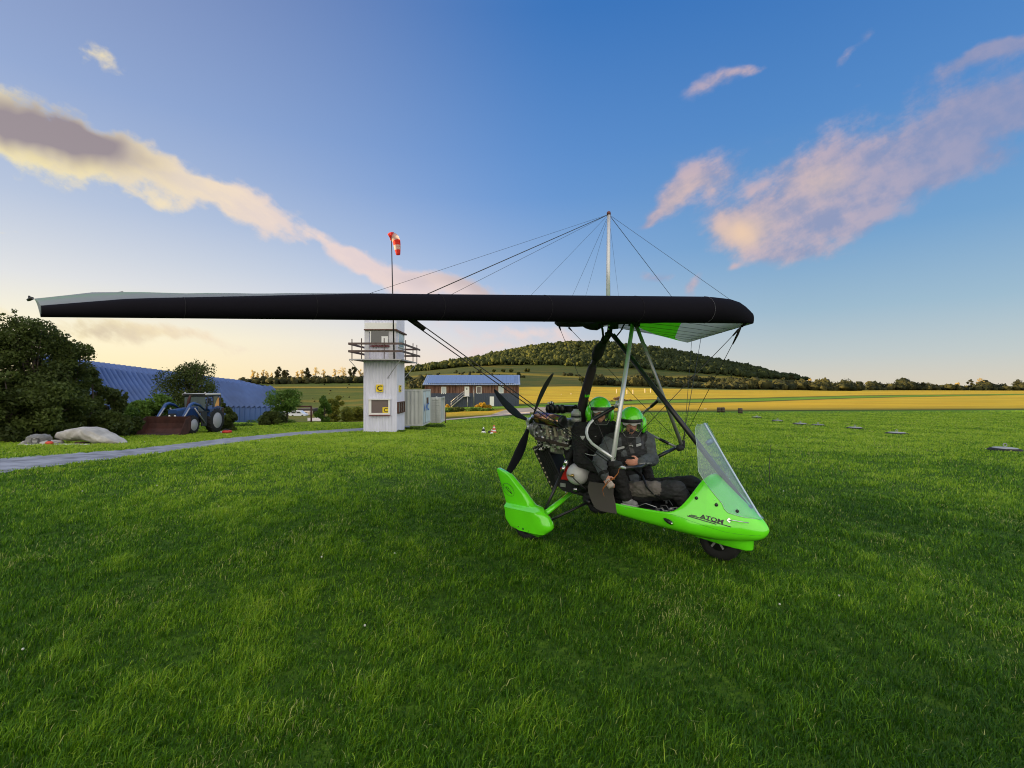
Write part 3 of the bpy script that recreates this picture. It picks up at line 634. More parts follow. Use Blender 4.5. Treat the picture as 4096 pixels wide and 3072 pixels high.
M_blind = mat('blind', (.45, .50, .55), .5)
hwin(1765, 1785, 1547, 1576, M_blind); hwin(1905, 1926, 1545, 1574, M_glassb); hwin(1994, 2014, 1544, 1573, M_blind)
m = MB(); rect(m, 1858, 1877, 1546, 1584, D - .12, .06); dd = m.build('door', M_whitep, HS)
m = MB(); c = V((Xp(1867.5, D), D - .125, Zp(1556, D))); r_ = .2; kk = m.add([c + V((r_, 0, 0)), c + V((0, 0, r_)), c - V((r_, 0, 0)), c - V((0, 0, r_))]); m.face((kk, kk + 1, kk + 2, kk + 3)); m.build('diamond_light', M_black, dd, fixn=False)
m = MB(); rect(m, 1959, 1976, 1586, 1624, D - .14, .06); m.build('door', M_whitep, HS)
ST = []
sx0, sx1, syb, syt = Xp(1805, D - 1), Xp(1853, D - 1), Zp(1627, D - 1), Zp(1586, D - 1)
m = MB(); m.tube((sx0, D - 1, syb), (sx1, D - 1, syt), .12, n=4); m.tube((sx1, D - 1, syt), (Xp(1879, D - 1), D - 1, syt), .1, n=4)
for k in range(9): m.box((sx0 + (sx1 - sx0) * k / 9, D - .6, syb + (syt - syb) * k / 9), (.3, .7, .06))
m.bb((sx1, D - .95, syt - .05), (Xp(1879, D - 1), D - .15, syt)); m.tube((Xp(1872, D), D - .9, syb), (Xp(1872, D), D - .9, syt), .1)
stair = m.build('staircase', M_steel, HS)
m = MB()
for dz in (.55, 1.05): m.tube((sx0 - .1, D - 1.02, syb + dz), (sx1, D - 1.02, syt + dz), .05); m.tube((sx1, D - 1.02, syt + dz), (Xp(1858, D), D - 1.02, syt + dz), .05)
for f in (0, .5, 1): m.tube((sx0 + (sx1 - sx0) * f, D - 1.02, syb + (syt - syb) * f), (sx0 + (sx1 - sx0) * f, D - 1.02, syb + (syt - syb) * f + 1.05), .05)
m.build('handrail', M_steel, stair)
MB().tube((Xp(1896, D), D - .3, Zp(1540, D)), (Xp(1896, D), D - .3, Zp(1628, D)), .09).build('drainpipe', M_steel, HS)
# ---------------- arched steel hangar, dug into the slope
M_hang = mat('blue_hangar_sheet', (.048, .100, .27), .55, var=.18, vs=.35, metal=.0)
HG = empty('hangar', (-20, 45, -3), 'long blue arched hangar of overlapping steel panels behind the tractor', 'hangar')
def hcurve(px, tab):
    return np.interp(px, [a for a, _ in tab], [b for _, b in tab])
ridge = [(130, 1412), (347, 1443), (646, 1481), (868, 1511), (955, 1520), (1058, 1546)]
knee = [(130, 1434), (429, 1475), (624, 1503), (890, 1531), (1063, 1550)]
eave = [(130, 1650), (300, 1640), (895, 1633), (1107, 1634)]
foot = [(130, 1770), (400, 1740), (900, 1712), (1120, 1694)]
def hp(px, tab, dep): return pix(px, hcurve(px, tab), dep)
npan = 46; rowsv = []
for nm, (ta, tb, da, db) in {'roof_crown': (ridge, knee, (40, 62), (36, 59)), 'roof_slope': (knee, eave, (36, 59), (30, 56)), 'wall': (eave, foot, (30, 56), (30, 56))}.items():
    m = MB()
    for i in range(npan):
        xa, xb = np.interp(i, [0, npan], [130, 1085]), np.interp(i + 1, [0, npan], [130, 1085]); 
        def at_(px, tab, dd_, lift):
            # panels run down the roof, slanted forward on the slope, like the real ones
            f = (px + 100) / 1185; d = dd_[0] * (1 - f) + dd_[1] * f; p = pix(px, hcurve(px, tab), d); return p + V((0, -.7, .75)) * lift * {'roof_crown': .3, 'roof_slope': 1.25, 'wall': .6}[nm]
        for k in range(6):
            f0, f1 = k / 6, (k + 1) / 6; sh = {'roof_slope': 105, 'roof_crown': 8}.get(nm, 0)
            def P(px, f, lift):
                pxx = min(px + sh * f * (1 if nm == 'roof_slope' else 1), max(px, 1112)); a = at_(pxx, ta, da, lift); b = at_(pxx, tb, db, lift); q = a.lerp(b, f); q += V((0, -.8, .5)) * (.35 * math.sin(math.pi * f) if nm == 'roof_slope' else .1 * math.sin(math.pi * f)); return q
            kk = m.add([P(xa, f0, .0), P(xb, f0, .30), P(xb, f1, .30), P(xa, f1, .0)]); m.face((kk, kk + 1, kk + 2, kk + 3))
            kk = m.add([P(xb, f0, .30), P(xb, f0, 0.), P(xb, f1, 0.), P(xb, f1, .30)]); m.face((kk, kk + 1, kk + 2, kk + 3))
    m.build(nm, M_hang, HG, fixn=False)
m = MB(); endp = [pix(1085, 1553, 62), pix(1085, 1553, 59), pix(1109, 1611, 57.5), pix(1112, 1634, 56), pix(1112, 1696, 56), pix(1112, 1696, 66), pix(1085, 1560, 66)]
m.loft([endp, [p + V((.25, .4, 0)) for p in endp]]); m.build('gable_end', M_hang, HG)
MB().path([pix(1058, 1546, 62), pix(1084, 1553, 58.9), pix(1110, 1611, 57.4), pix(1113, 1634, 55.9)], .07, n=5).build('edge_trim', M_whitep, HG)
# back of the hangar so that it stands as a closed body
m = MB(); bk = []
for px in np.linspace(130, 1085, 12):
    f = (px + 100) / 1185; t_ = hp(px, ridge, 40 + 22 * f); e_ = pix(px, hcurve(px, foot), 30 + 26 * f); b_ = t_ + (t_ - e_) * .9; bk.append([t_, V((b_.x, b_.y, (t_.z + e_.z) / 2)), V((b_.x, b_.y, e_.z - 1.5))])
m.loft(bk, closed=False); m.build('rear_wall', M_hang, HG, fixn=False)
# ---------------- tractor, facing the camera, its loader lowered
TR = empty('tractor', (-19.7, 30.5, -1.4), 'blue farm tractor with glazed cab, white-rimmed wheels and a rusty front loader bucket', 'tractor')
M_tblue = mat('tractor_blue', (.015, .055, .19), .35, coat=.3, var=.12, vs=3)
M_tyre = mat('tyre_rubber', (.012, .012, .013), .8, bump=.3, bs=25)
M_rim = mat('white_rim', (.38, .38, .41), .45)
M_rust = mat('rusty_steel', (.055, .018, .013), .8, var=.35, vs=2.5, bump=.3, bs=12)
M_tdark = mat('dark_machine', (.02, .022, .025), .6)
def big_wheel(c, r, wd, parent, nm='wheel', lug=18):
    c = V(c); m = MB(); ax = V((1, 0, 0))
    m.lathe(c - ax * wd / 2, ax, [(0, r * .62), (0, r * .66), (wd * .03, r * .9), (wd * .15, r * .96), (wd * .5, r * .975), (wd * .85, r * .96), (wd * .97, r * .9), (wd, r * .66), (wd, r * .62)], 32, caps=False)
    m.smooth = False
    for k in range(lug):
        for s_ in (-1, 1):
            a = 2 * math.pi * (k + (.5 if s_ > 0 else 0)) / lug; n = V((0, math.cos(a), math.sin(a))); t_ = V((0, -math.sin(a), math.cos(a)))
            dirv = (ax * s_ + t_ * .5).normalized(); m.box(c + n * (r * .975) + ax * (s_ * wd * .25), (wd * .52, r * .05, r * .06), (dirv, n.cross(dirv), n))
    w_ = m.build('tyre', M_tyre, parent)
    m = MB(); m.lathe(c + ax * (wd * .5 - .01), -ax, [(0, r * .63), (.02, r * .66), (.03, r * .6), (wd * .25, r * .55), (wd * .3, r * .3), (wd * .2, r * .28), (wd * .2, r * .1), (wd * .12, r * .08), (wd * .12, .001)], 28); m.build('rim', M_rim, w_); MB().ring(c + ax * (wd * .27), ax, r * .42, r * .045, 24, 6).build('rim_gap', M_tdark, w_)
    MB().lathe(c + ax * (wd * .24), ax, [(0, r * .18), (.03, r * .16), (.05, r * .05)], 8).build('hub_cap', M_tdark, w_)
gy = gz(-19, 32)
for sx in (0, 1):
    xo = -19.05 - 1.55 * sx
    big_wheel((xo, 32.0, gy + .80), .80, .42, TR); big_wheel((xo - .02 + .04 * sx, 29.75, gz(-19, 29.8) + .56), .56, .34, TR)
m = MB(); m.bb((-19.62, 29.2, -.75), (-20.02, 32.2, -.35)); m.bb((-19.35, 29.65, -.92), (-20.3, 29.85, -.78)); m.bb((-19.3, 31.8, -.75), (-20.4, 32.2, -.5)); m.build('chassis', M_tdark, TR, bevel=.02)
m = MB(); m.loft([[V((x, 29.2, z)) for x, z in ((-19.55, -.5), (-19.55, .10), (-19.62, .18), (-20.02, .18), (-20.1, .10), (-20.1, -.5))], [V((x, 31.1, z)) for x, z in ((-19.5, -.5), (-19.5, .22), (-19.58, .30), (-20.06, .30), (-20.14, .22), (-20.14, -.5))]]); bon = m.build('bonnet', M_tblue, TR, bevel=.02)
m = MB(); m.bb((-19.6, 29.17, -.45), (-20.05, 29.195, -.05)); m.build('grille', M_tdark, bon)
for q in (-19.66, -19.99): MB().ell((q, 29.16, -.2), .07, .02, .06).build('headlight', M_whitep, TR)
# cab
zr0, zr1 = .95, 1.22
cabx = (-20.38, -18.98); caby = (31.05, 32.45)
m = MB()
for x in cabx:
    for y in caby: m.tube((x, y, -.1), (x * .995 - .02, y + (.05 if y < 32 else -.02), zr0), .045, n=6)
m.tube((cabx[1], 31.75, -.4), (cabx[1], 31.75, zr0), .035, n=6)
for z in (-.05, zr0 - .02):
    m.tube((cabx[0], caby[0], z), (cabx[1], caby[0], z), .04, n=6); m.tube((cabx[1], caby[0], z), (cabx[1], caby[1], z), .04, n=6); m.tube((cabx[0], caby[0], z), (cabx[0], caby[1], z), .04, n=6); m.tube((cabx[0], caby[1], z), (cabx[1], caby[1], z), .04, n=6)
m.build('cab_frame', M_tdark, TR)
m = MB(); m.bb((cabx[0] - .06, caby[0] - .12, zr0 + .03), (cabx[1] + .06, caby[1] + .06, zr0 + .14)); m.build('cab_roof', mat('cream_roof', (.55, .54, .50), .5), TR, bevel=.04)
for q in (cabx[0] + .05, cabx[1] - .1): MB().lathe((q, 31.1, zr0 + .14), (0, 0, 1), [(0, .05), (.08, .05), (.1, .02)], 8).build('beacon', M_steel, TR)
MB().bb((cabx[0], caby[0] - .13, zr0 + .05), (cabx[1], caby[0] - .121, zr0 + .13)).build('number_strip', M_tdark, TR)
M_tg = mat('cab_glass', (.10, .13, .14), .08, spec=.8)
MB().bb((cabx[0] + .06, caby[0] - .005, 0), (cabx[1] - .06, caby[0] + .005, zr0 - .06)).build('windscreen', M_tg, TR)
sg = MB().bb((cabx[1] - .005, 31.8, .0), (cabx[1] + .005, 32.4, zr0 - .06)).build('side_window', M_tg, TR)
m = MB(); kk = m.add([(cabx[1] + .012, 31.82, .02), (cabx[1] + .012, 32.38, .04), (cabx[1] + .012, 32.38, .84), (cabx[1] + .012, 32.2, .75), (cabx[1] + .012, 31.98, .42)]); m.face(range(kk, kk + 5)); m.build('orange_sheet', mat('orange_sheet', (.85, .42, .12), .6), sg, fixn=False)
MB().bb((cabx[1] + .03, 31.2, .45), (cabx[1] + .1, 31.42, .80)).build('mirror', M_tdark, TR, bevel=.02)
m = MB()
for q in (cabx[1] - .02,):
    m.loft([[V((q - .35, y, z)) for y, z in ((31.15, .18), (31.3, -.05), (31.25, -.55), (31.5, -.62), (32.6, .12), (32.7, .2), (32.2, .36))], [V((q + .12, y, z)) for y, z in ((31.2, .1), (31.32, -.05), (31.27, -.5), (31.5, -.58), (32.5, .1), (32.75, .12), (32.2, .28))]])
m.build('mudguard', M_tblue, TR, bevel=.02)
MB().bb((cabx[1] + .11, 31.28, -.6), (cabx[1] + .125, 31.74, -.08)).build('step_door', M_tdark, TR)
m = MB(); m.path([(-19.82, 30.5, .15), (-19.80, 30.55, .35), (-19.76, 30.6, .75), (-19.70, 30.62, .98)], [.05, .09, .09, .045]); m.build('exhaust_pipe', M_rust, TR)
# loader arms
for q in (-18.95, -20.42):
    m = MB(); m.path([(q, 31.0, -.02), (q, 30.3, .40), (q, 29.75, .52), (q, 29.45, .46), (q, 28.7, -.30), (q, 28.25, -.85)], [.06, .10, .13, .13, .08, .06], n=4, flat=.8); am = m.build('loader_arm', M_tblue, TR)
    m = MB(); m.tube((q + .1, 30.7, -.7), (q + .1, 29.7, .25), .04); m.tube((q + .1, 29.25, .28), (q + .1, 28.6, -.38), .035); m.build('hydraulic_ram', M_steel, am)
    m = MB(); m.bb((q - .05, 30.5, -.9), (q + .05, 31.0, .0)); m.build('loader_post', M_tdark, TR, bevel=.02)
MB().bb((-20.35, 28.85, -.95), (-19.0, 29.35, -.42)).build('loader_frame', M_tdark, TR, bevel=.03); m = MB(); m.tube((-20.42, 28.6, -.42), (-18.95, 28.6, -.42), .06); m.build('cross_tube', M_tdark, TR)
m = MB(); by = 27.3; xa, xb = Xp(541, by), Xp(722, by)
prof = [(0, -1.37), (.15, -1.40), (.75, -1.36), (.98, -1.1), (1.02, -.75), (.95, -.40), (.93, -.40), (.98, -.78), (.93, -1.08), (.72, -1.31), (.15, -1.36)]
gb = gz(-19.4, 27.6) + 1.42
m.prism([(xa, by - .1 + y, z + gb) for y, z in prof], (xb - xa, 0, 0))
for x in (xa, xb - .03): m.prism([(x, by - .1 + y, z + gb) for y, z in ((0, -1.39), (.15, -1.40), (.75, -1.36), (.98, -1.1), (1.02, -.75), (.95, -.40), (.55, -.55))], (.03, 0, 0))
m.build('bucket', M_rust, TR, fixn=True)
# ---------------- red mower deck behind the tractor
MW = empty('mower', (Xp(905, 30.5), 30.5, gz(Xp(905, 30.5), 30.5)), 'low red mower deck on the grass just right of the tractor', 'mower')
c = MW.location.copy(); m = MB(); m.lathe(c + V((0.05, 0, .05)), (0, 0, 1), [(0, .27), (.12, .27), (.15, .2), (.16, .05)], 16); m.build('deck', M_red, MW)
m = MB(); m.bb(c + V((-.15, -.1, .2)), c + V((.15, .1, .28))); m.tube(c + V((.1, 0, .25)), c + V((.3, 0, .3)), .02); m.build('motor', M_tdark, MW, bevel=.01)
m = MB(); m.lathe(c + V((-.27, -.08, .08)), (0, 1, 0), [(0, .08), (.06, .08)], 12); m.build('wheel', M_rim, MW)
# ---------------- memorial of stones
M_stone = mat('pale_limestone', (.42, .40, .37), .9, var=.2, vs=2.5, bump=.7, bs=9); M_stoneg = mat('grey_limestone', (.20, .20, .19), .9, var=.3, vs=3, bump=.7, bs=9)
def rock(name, c, size, seed, mt, label, cat='rock', group=None, rot=0.0, sub=4, sq=.35):
    import bmesh
    bm = bmesh.new(); bmesh.ops.create_icosphere(bm, subdivisions=sub, radius=1)
    for v in bm.verts:
        p = v.co.copy(); q = p * (1.05 + .28 * fbm(p * 1.1 + V((seed, 0, 0)), 4) + .06 * fbm(p * 4 + V((0, seed, 0)), 3) - .22 * abs(noise.noise(p * 2.6 + V((seed, 3, 0))))); q = V([abs(a) ** (1 - sq * .5) * (1 if a > 0 else -1) for a in q])
        v.co = Matrix.Rotation(rot, 3, 'Z') @ V((q.x * size[0], q.y * size[1], q.z * size[2]))
    me = bpy.data.meshes.new(name); bm.to_mesh(me); bm.free(); me.materials.append(mt)
    for p in me.polygons: p.use_smooth = True
    o = bpy.data.objects.new(name, me); o.location = c; COL.objects.link(o); tag(o, label, cat, group); return o
# the big arched slab
d_ = 18.6; top = [(182, 1745), (190, 1732), (230, 1722), (270, 1714), (300, 1711), (330, 1714), (365, 1728), (400, 1745), (430, 1760), (452, 1774), (459, 1778)]
bot = [(182, 1758), (200, 1764), (235, 1768), (270, 1769), (300, 1764), (325, 1768), (350, 1778), (390, 1784), (420, 1782), (445, 1779), (460, 1779)]
m = MB(); m.smooth = True; rings = []
for i in range(57):
    px = 181 + (460 - 181) * i / 56; t_ = np.interp(px, *zip(*top)); b_ = np.interp(px, *zip(*bot)); c = V(pix(px, (t_ + b_) / 2, d_)); hh = max((b_ - t_) / 2 / FPX * d_, .01); ring = []
    dep = .55 * math.sin(math.pi * min(1, max(.02, (i + 1) / 58))) ** .5
    for k in range(28):
        a = 2 * math.pi * k / 28; q = V((0, math.copysign(abs(math.cos(a)) ** .7, math.cos(a)) * dep, math.copysign(abs(math.sin(a)) ** .8, math.sin(a)) * hh)); q *= 1 + .14 * fbm(V((px * .02, math.cos(a), math.sin(a))) * 2.0) - .16 * abs(noise.noise(V((px * .055, 2.2 * math.cos(a), 2.2 * math.sin(a))))) + .05 * noise.noise(V((px * .2, 5 * math.cos(a), 5 * math.sin(a)))); ring.append(c + V((.02 * fbm(V((px * .05, a, 0))), 0, 0)) + q + V((0, .5, 0)))
    rings.append(ring)
m.loft(rings)
slab = m.build('boulder_slab', M_stone, None, sub=1); tag(slab, 'big pale arched limestone slab lying on smaller stones beside the path', 'rock')
def rk(px, py, w_, h_, seed, mt, label, d=18.6, dep=.3): return rock('rock', pix(px, py, d), (w_ / 2 / FPX * d, dep, h_ / 2 / FPX * d), seed, mt, label, group='stones of the memorial')
rk(112, 1778, 36, 34, 1.3, M_stone, 'leftmost small pale stone of the stone memorial'); b1 = rk(140, 1765, 44, 56, 2.7, M_stoneg, 'upright dark grey stone with a weathered plaque in the stone memorial')
m = MB(); rect(m, 124, 152, 1751, 1776, 18.24, .03); m.build('plaque', mat('dark_plaque', (.10, .10, .10), .5), b1, bevel=.01)
m = MB()
for k, (a, b) in enumerate(((131, 141), (128, 149), (129, 147), (130, 146))): rect(m, a, b, 1754 + k * 5.4, 1756.4 + k * 5.4, 18.232, .006)
m.build('worn_lettering', mat('pale_letters', (.5, .5, .48), .6), b1)
rk(172, 1758, 40, 40, 4.1, M_stoneg, 'rough grey stone between the plaque stone and the pale slab'); rk(205, 1772, 56, 22, 5.5, M_stone, 'flat pale stone under the left end of the slab', dep=.35); rk(232, 1780, 26, 22, 6.9, M_stoneg, 'small grey stone under the slab next to the red lantern', dep=.2)
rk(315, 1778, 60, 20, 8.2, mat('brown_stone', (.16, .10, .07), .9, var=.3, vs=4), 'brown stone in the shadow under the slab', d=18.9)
for k in range(9): 
    px = 100 + k * 30 + random.uniform(-6, 6); rock('rock', gp(px, 18.0 + random.random() * .2, .01), (.16 + .1 * random.random(), .12, .035), k * 1.7, M_stone, ['first', 'second', 'third', 'fourth', 'fifth', 'sixth', 'seventh', 'eighth', 'ninth'][k] + ' from the left of the small white stones edging the memorial bed', group='edging stones of the memorial', sub=2)
LN = empty('grave_lantern', gp(197, 18.0), 'round red lantern standing in front of the stone memorial', 'lantern'); c = LN.location.copy()
MB().lathe(c, (0, 0, 1), [(0, .05), (.01, .08), (.06, .12), (.11, .11), (.15, .05)], 16).build('jar', mat('red_lantern', (.62, .07, .03), .4), LN)
MB().lathe(c + V((0, 0, .15)), (0, 0, 1), [(0, .05), (.02, .05), (.03, .01)], 12).build('lid', M_tdark, LN)
# ---------------- traffic cones
def cone(px, d, h, r, cols, label):
    E = empty('traffic_cone', gp(px, d), label, 'cone', 'marker cones on the lawn'); c = E.location.copy()
    MB().bb(c + V((-r * 1.25, -r * 1.25, 0)), c + V((r * 1.25, r * 1.25, .03))).build('base', cols[0], E, bevel=.01)
    for k in range(len(cols)):
        f0, f1 = k / len(cols), (k + 1) / len(cols); MB().lathe(c + V((0, 0, .03 + (h - .03) * f0)), (0, 0, 1), [(0, r * (1 - .78 * f0)), ((h - .03) * (f1 - f0), r * (1 - .78 * f1))], 16).build('band', cols[k], E)
M_cr = mat('cone_red', (.72, .10, .05), .5)
cone(1934, 29, .36, .13, [M_whitep, M_black, M_whitep], 'black and white banded marker cone left of the red cones'); cone(1976, 28.6, .47, .15, [M_cr, M_whitep, M_cr, M_whitep, M_cr], 'tall red and white traffic cone on the lawn'); cone(1967, 28.1, .25, .08, [M_whitep, M_cr, M_whitep], 'small white and red cone in front of the tall cone')
rock('stone', gp(1958, 28.6, .06), (.08, .08, .1), 3, M_tdark, 'small dark block beside the short cone', 'block', sub=2)
# ---------------- round runway markers
M_cover = mat('white_marker_plate', (.36, .36, .35), .5)
for k, (px, py, wpx, lab) in enumerate(((4020, 1800, 105, 'nearest white-topped tyre marker, at the right edge of the lawn'), (3587, 1733, 78, 'second nearest white-topped tyre marker in the row'), (3420, 1711, 62, 'white-topped tyre marker between the pair and the large one'), (3273, 1699, 52, 'right one of the close pair of tyre markers'), (3202, 1694, 58, 'left one of the close pair of tyre markers'), (3110, 1681, 46, 'tyre marker left of the close pair'), (3028, 1667, 42, 'farthest tyre marker, nearest the brown drums'))):
    dd_ = np.geomspace(8, 120, 900); gg = gz_np((px - 2048) / FPX * dd_, dd_); zr_ = H0 - (py + 5 - HOR) / FPX * dd_; d = float(dd_[np.argmax(zr_ < gg)])
    E = empty('runway_marker', gp(px, d), lab, 'marker', 'tyre markers along the grass runway'); c = E.location.copy(); r_ = wpx / 2 / FPX * d
    m = MB(); m.lathe(c - V((0, 0, .05)), (0, 0, 1), [(0, r_ * .8), (.03, r_), (.10, r_), (.13, r_ * .9), (.135, r_ * .3)], 28); m.build('tyre', M_tyre, E)
    m = MB(); m.lathe(c + V((0, 0, .088)), (0, 0, 1), [(0, r_ * .74), (.012, r_ * .74), (.016, r_ * .70), (.026, .02)], 28); m.build('cover_plate', M_cover if k != 3 else mat('grey_marker_plate', (.2, .21, .23), .5), E)
    m = MB(); m.ring(c + V((0, 0, .18)), (.2, 1, 0), .045, .012, 16, 6); m.tube(c + V((0, 0, .10)), c + V((0, 0, .14)), .012); m.build('lifting_eye', M_steel, E)
# ---------------- drums, sign and fence posts in the meadow
M_drum = mat('brown_drum', (.055, .045, .035), .8, var=.3, vs=6)
for k, (px, d, lab) in enumerate(((2876, 60, 'left one of two brown drums side by side at the meadow edge'), (2891, 60, 'right one of two brown drums side by side at the meadow edge'), (2961, 55, 'single brown drum right of the pair at the meadow edge'))):
    E = empty('oil_drum', gp(px, d), lab, 'drum', 'drums at the meadow edge'); c = E.location.copy()
    m = MB(); m.lathe(c, (0, 0, 1), [(0, .22), (.0, .24), (.18, .24), (.2, .255), (.22, .24), (.38, .24), (.4, .255), (.42, .24), (.58, .24), (.6, .21)], 18); m.build('barrel', M_drum, E); MB().lathe(c + V((.08, 0, .6)), (0, 0, 1), [(0, .03), (.02, .03), (.03, .01)], 8).build('bung', M_dark, E)
E = empty('small_sign', gp(2823, 75), 'tiny white sign with a red edge low in the yellow meadow', 'sign'); c = E.location.copy()
m = MB(); rect(m, 2816, 2831, 1635, 1642, 75, .04); m.build('board', M_whitep, E); m = MB(); rect(m, 2827, 2831, 1635, 1642, 74.98, .02); m.build('red_end', M_red, E); MB().tube(c, (c.x, 75.02, Zp(1640, 75)), .02).build('post', M_dark, E)
P_ = gp(1782, 47); m = MB(); m.path([P_, P_ + V((-.02, 0, .5)), P_ + V((0.03, 0, .95)), P_ + V((0, 0, 1.05))], [.05, .045, .05, .04]); tag(m.build('wooden_post', M_brown), 'short weathered post right of the small grey container', 'post')
P_ = gp(3055, 9.8); 
m = MB(); m.path([V(pix(3078, 1840, 8.3)), V(pix(3081, 1818, 8.3)), V(pix(3083, 1790, 8.3)), V(pix(3083, 1782, 8.3))], [.004, .004, .004, .008]); m.tube(gp(3078, 8.3), pix(3078, 1840, 8.3), .005); tag(m.build('marker_stake', M_dark), 'thin stake in the grass just behind the windscreen', 'stake')
M_fp = mat('pale_fence_post', (.75, .60, .45), .7)
for k, (px, py) in enumerate(((2137, 1587), (2110, 1592), (2196, 1584), (2245, 1578), (2284, 1575), (2466, 1558), (2490, 1562), (2508, 1561), (2532, 1561), (2580, 1556), (2602, 1556), (2232, 1572))):
    d = 200 + k * 4; m = MB(); zz_ = Zp(py + 4, d); m.box((Xp(px, d), d, zz_ - .3), (.28, .28, 1.9)); o = m.build('fence_post', M_fp); tag(o, 'pale post in the orange meadow, ' + ['left of the two tracks', 'leftmost of all, near the clubhouse corner', 'between the tracks and the mast', 'just left of the mast', 'right beside the mast', 'left of the near downtube', 'right of the near downtube', 'second right of the near downtube', 'third right of the near downtube', 'left one of the two behind the far downtube', 'right one of the two behind the far downtube', 'highest up the slope left of the mast'][k], 'post', 'fence posts in the meadow')
# heap of logs in the meadow
M_log = mat('dark_logs', (.07, .04, .03), .9, var=.4, vs=3)
E = empty('log_pile', (Xp(2480, 140), 140, Zp(1605, 140)), 'low heap of dark logs and debris in the yellow meadow behind the helmets', 'log pile'); m = MB()
for k in range(26):
    t_ = random.gauss(0, .45); p = E.location + V((t_ * 3.2, random.uniform(-1, 1), .25 + .9 * math.exp(-(t_ + .3) ** 2 * 4) * random.random())); a = random.uniform(0, 3.1); q = V((math.cos(a), math.sin(a), random.uniform(-.2, .3))) * random.uniform(.4, 1.2); m = MB(); m.tube(p - q, p + q, random.uniform(.08, .2), n=6); m.build('log', M_log, E)
# ---------------- red frame, vans
E = empty('red_frame', gp(1222, 55), 'rusty red post frame standing left of the leafy bushes', 'frame'); zt = Zp(1626, 55); zg = gz(Xp(1245, 55), 55)
MB().tube((Xp(1245, 55), 55, zg - .3), (Xp(1245, 55), 55, zt), .09, n=6).build('post', M_rust, E); MB().tube((Xp(1140, 55), 55.4, zt), (Xp(1246, 55), 55, zt), .10, n=6).build('crossbar', M_rust, E); MB().tube((Xp(1142, 55), 55.4, zg - .3), (Xp(1142, 55), 55.4, zt - .1), .09, n=6).build('post', M_rust, E)
def van(px0, px1, pyt, pyb, d, label):
    xa, xb, zt, zb_ = Xp(px0, d), Xp(px1, d), Zp(pyt, d), Zp(pyb, d); L = xb - xa; h = zt - zb_
    E = empty('camper_van', ((xa + xb) / 2, d, zb_), label, 'van', 'white camper vans by the hangar')
    pr = [(0, .12), (0, .85), (.04, 1), (.62, 1), (.70, .9), (.84, .52), (.98, .45), (1, .2), (.98, .12)]
    m = MB(); m.prism([(xa + L * a, d, zb_ + h * b) for a, b in pr], (0, 1.9, 0)); m.build('body', mat('white_van_paint', (.75, .78, .85), .3, coat=.4), E, bevel=.05)
    m = MB(); m.prism([(xa + L * a, d - .02, zb_ + h * b) for a, b in ((.44, .58), (.44, .86), (.62, .86), (.74, .58))], (0, .03, 0)); m.bb((xa + L * .12, d - .02, zb_ + h * .58), (xa + L * .38, d + .01, zb_ + h * .85)); m.build('side_window', M_glass, E)
    for f in (.2, .8): MB().lathe((xa + L * f, d - .03, zb_ + h * .16), (0, 1, 0), [(0, h * .08), (0, h * .16), (.2, h * .16)], 16).build('wheel', M_tyre, E)
van(1158, 1222, 1643, 1667, 125, 'white camper van parked behind the hangar end, seen under the tree'); van(1095, 1166, 1645, 1666, 128, 'white van half hidden by the bush at the hangar end')
E = empty('caravan', (Xp(1222, 132), 132, Zp(1664, 132)), 'cream caravan with a window right of the white camper van', 'caravan'); m = MB(); rect(m, 1205, 1238, 1645, 1662, 132, 2.2); m.build('body', mat('cream_paint', (.62, .52, .42), .5), E, bevel=.1); m = MB(); rect(m, 1216, 1226, 1649, 1655, 131.95, .03); m.build('window', M_glass, E); MB().lathe((Xp(1221, 132), 131.97, Zp(1662, 132)), (0, 1, 0), [(0, .3), (.2, .3)], 12).build('wheel', M_tyre, E)
E = empty('open_shed', (Xp(1222, 140), 140, Zp(1664, 140)), 'dark low shed roof behind the caravan and camper van', 'shed'); m = MB(); rect(m, 1190, 1255, 1634, 1645, 138, 5); m.build('roof', mat('dark_roof', (.05, .045, .045), .8), E, bevel=.05); m = MB(); rect(m, 1238, 1252, 1645, 1666, 139, 3); m.build('wall', M_brown, E)
# ------------------------------------------------------------------ trees, bushes, woods
GREEN_D = leafmat('dark_leaves', (.026, .040, .010), (.115, .155, .032), .35)
GREEN_M = leafmat('green_leaves', (.035, .080, .012), (.16, .28, .04), .35)
GREEN_Y = leafmat('sunlit_yellow_leaves', (.06, .09, .012), (.30, .30, .04), .35)  # for the sunlit bushes: sunlight partly put into the leaf colour
GREEN_F = leafmat('forest_leaves', (.010, .022, .008), (.090, .098, .016), .12, .95)
GREEN_H = leafmat('hedge_leaves', (.009, .016, .007), (.066, .064, .018), .12, .95)
GREEN_B = leafmat('blossom_leaves', (.35, .22, .02), (.75, .50, .05), .3)
GREEN_P = leafmat('backlit_twigs', (.34, .26, .08), (.75, .58, .20), .5)  # colour raised to imitate backlight glowing in the twigs
M_bark = mat('bark', (.07, .055, .045), .9, var=.3, vs=8, bump=.5, bs=30)
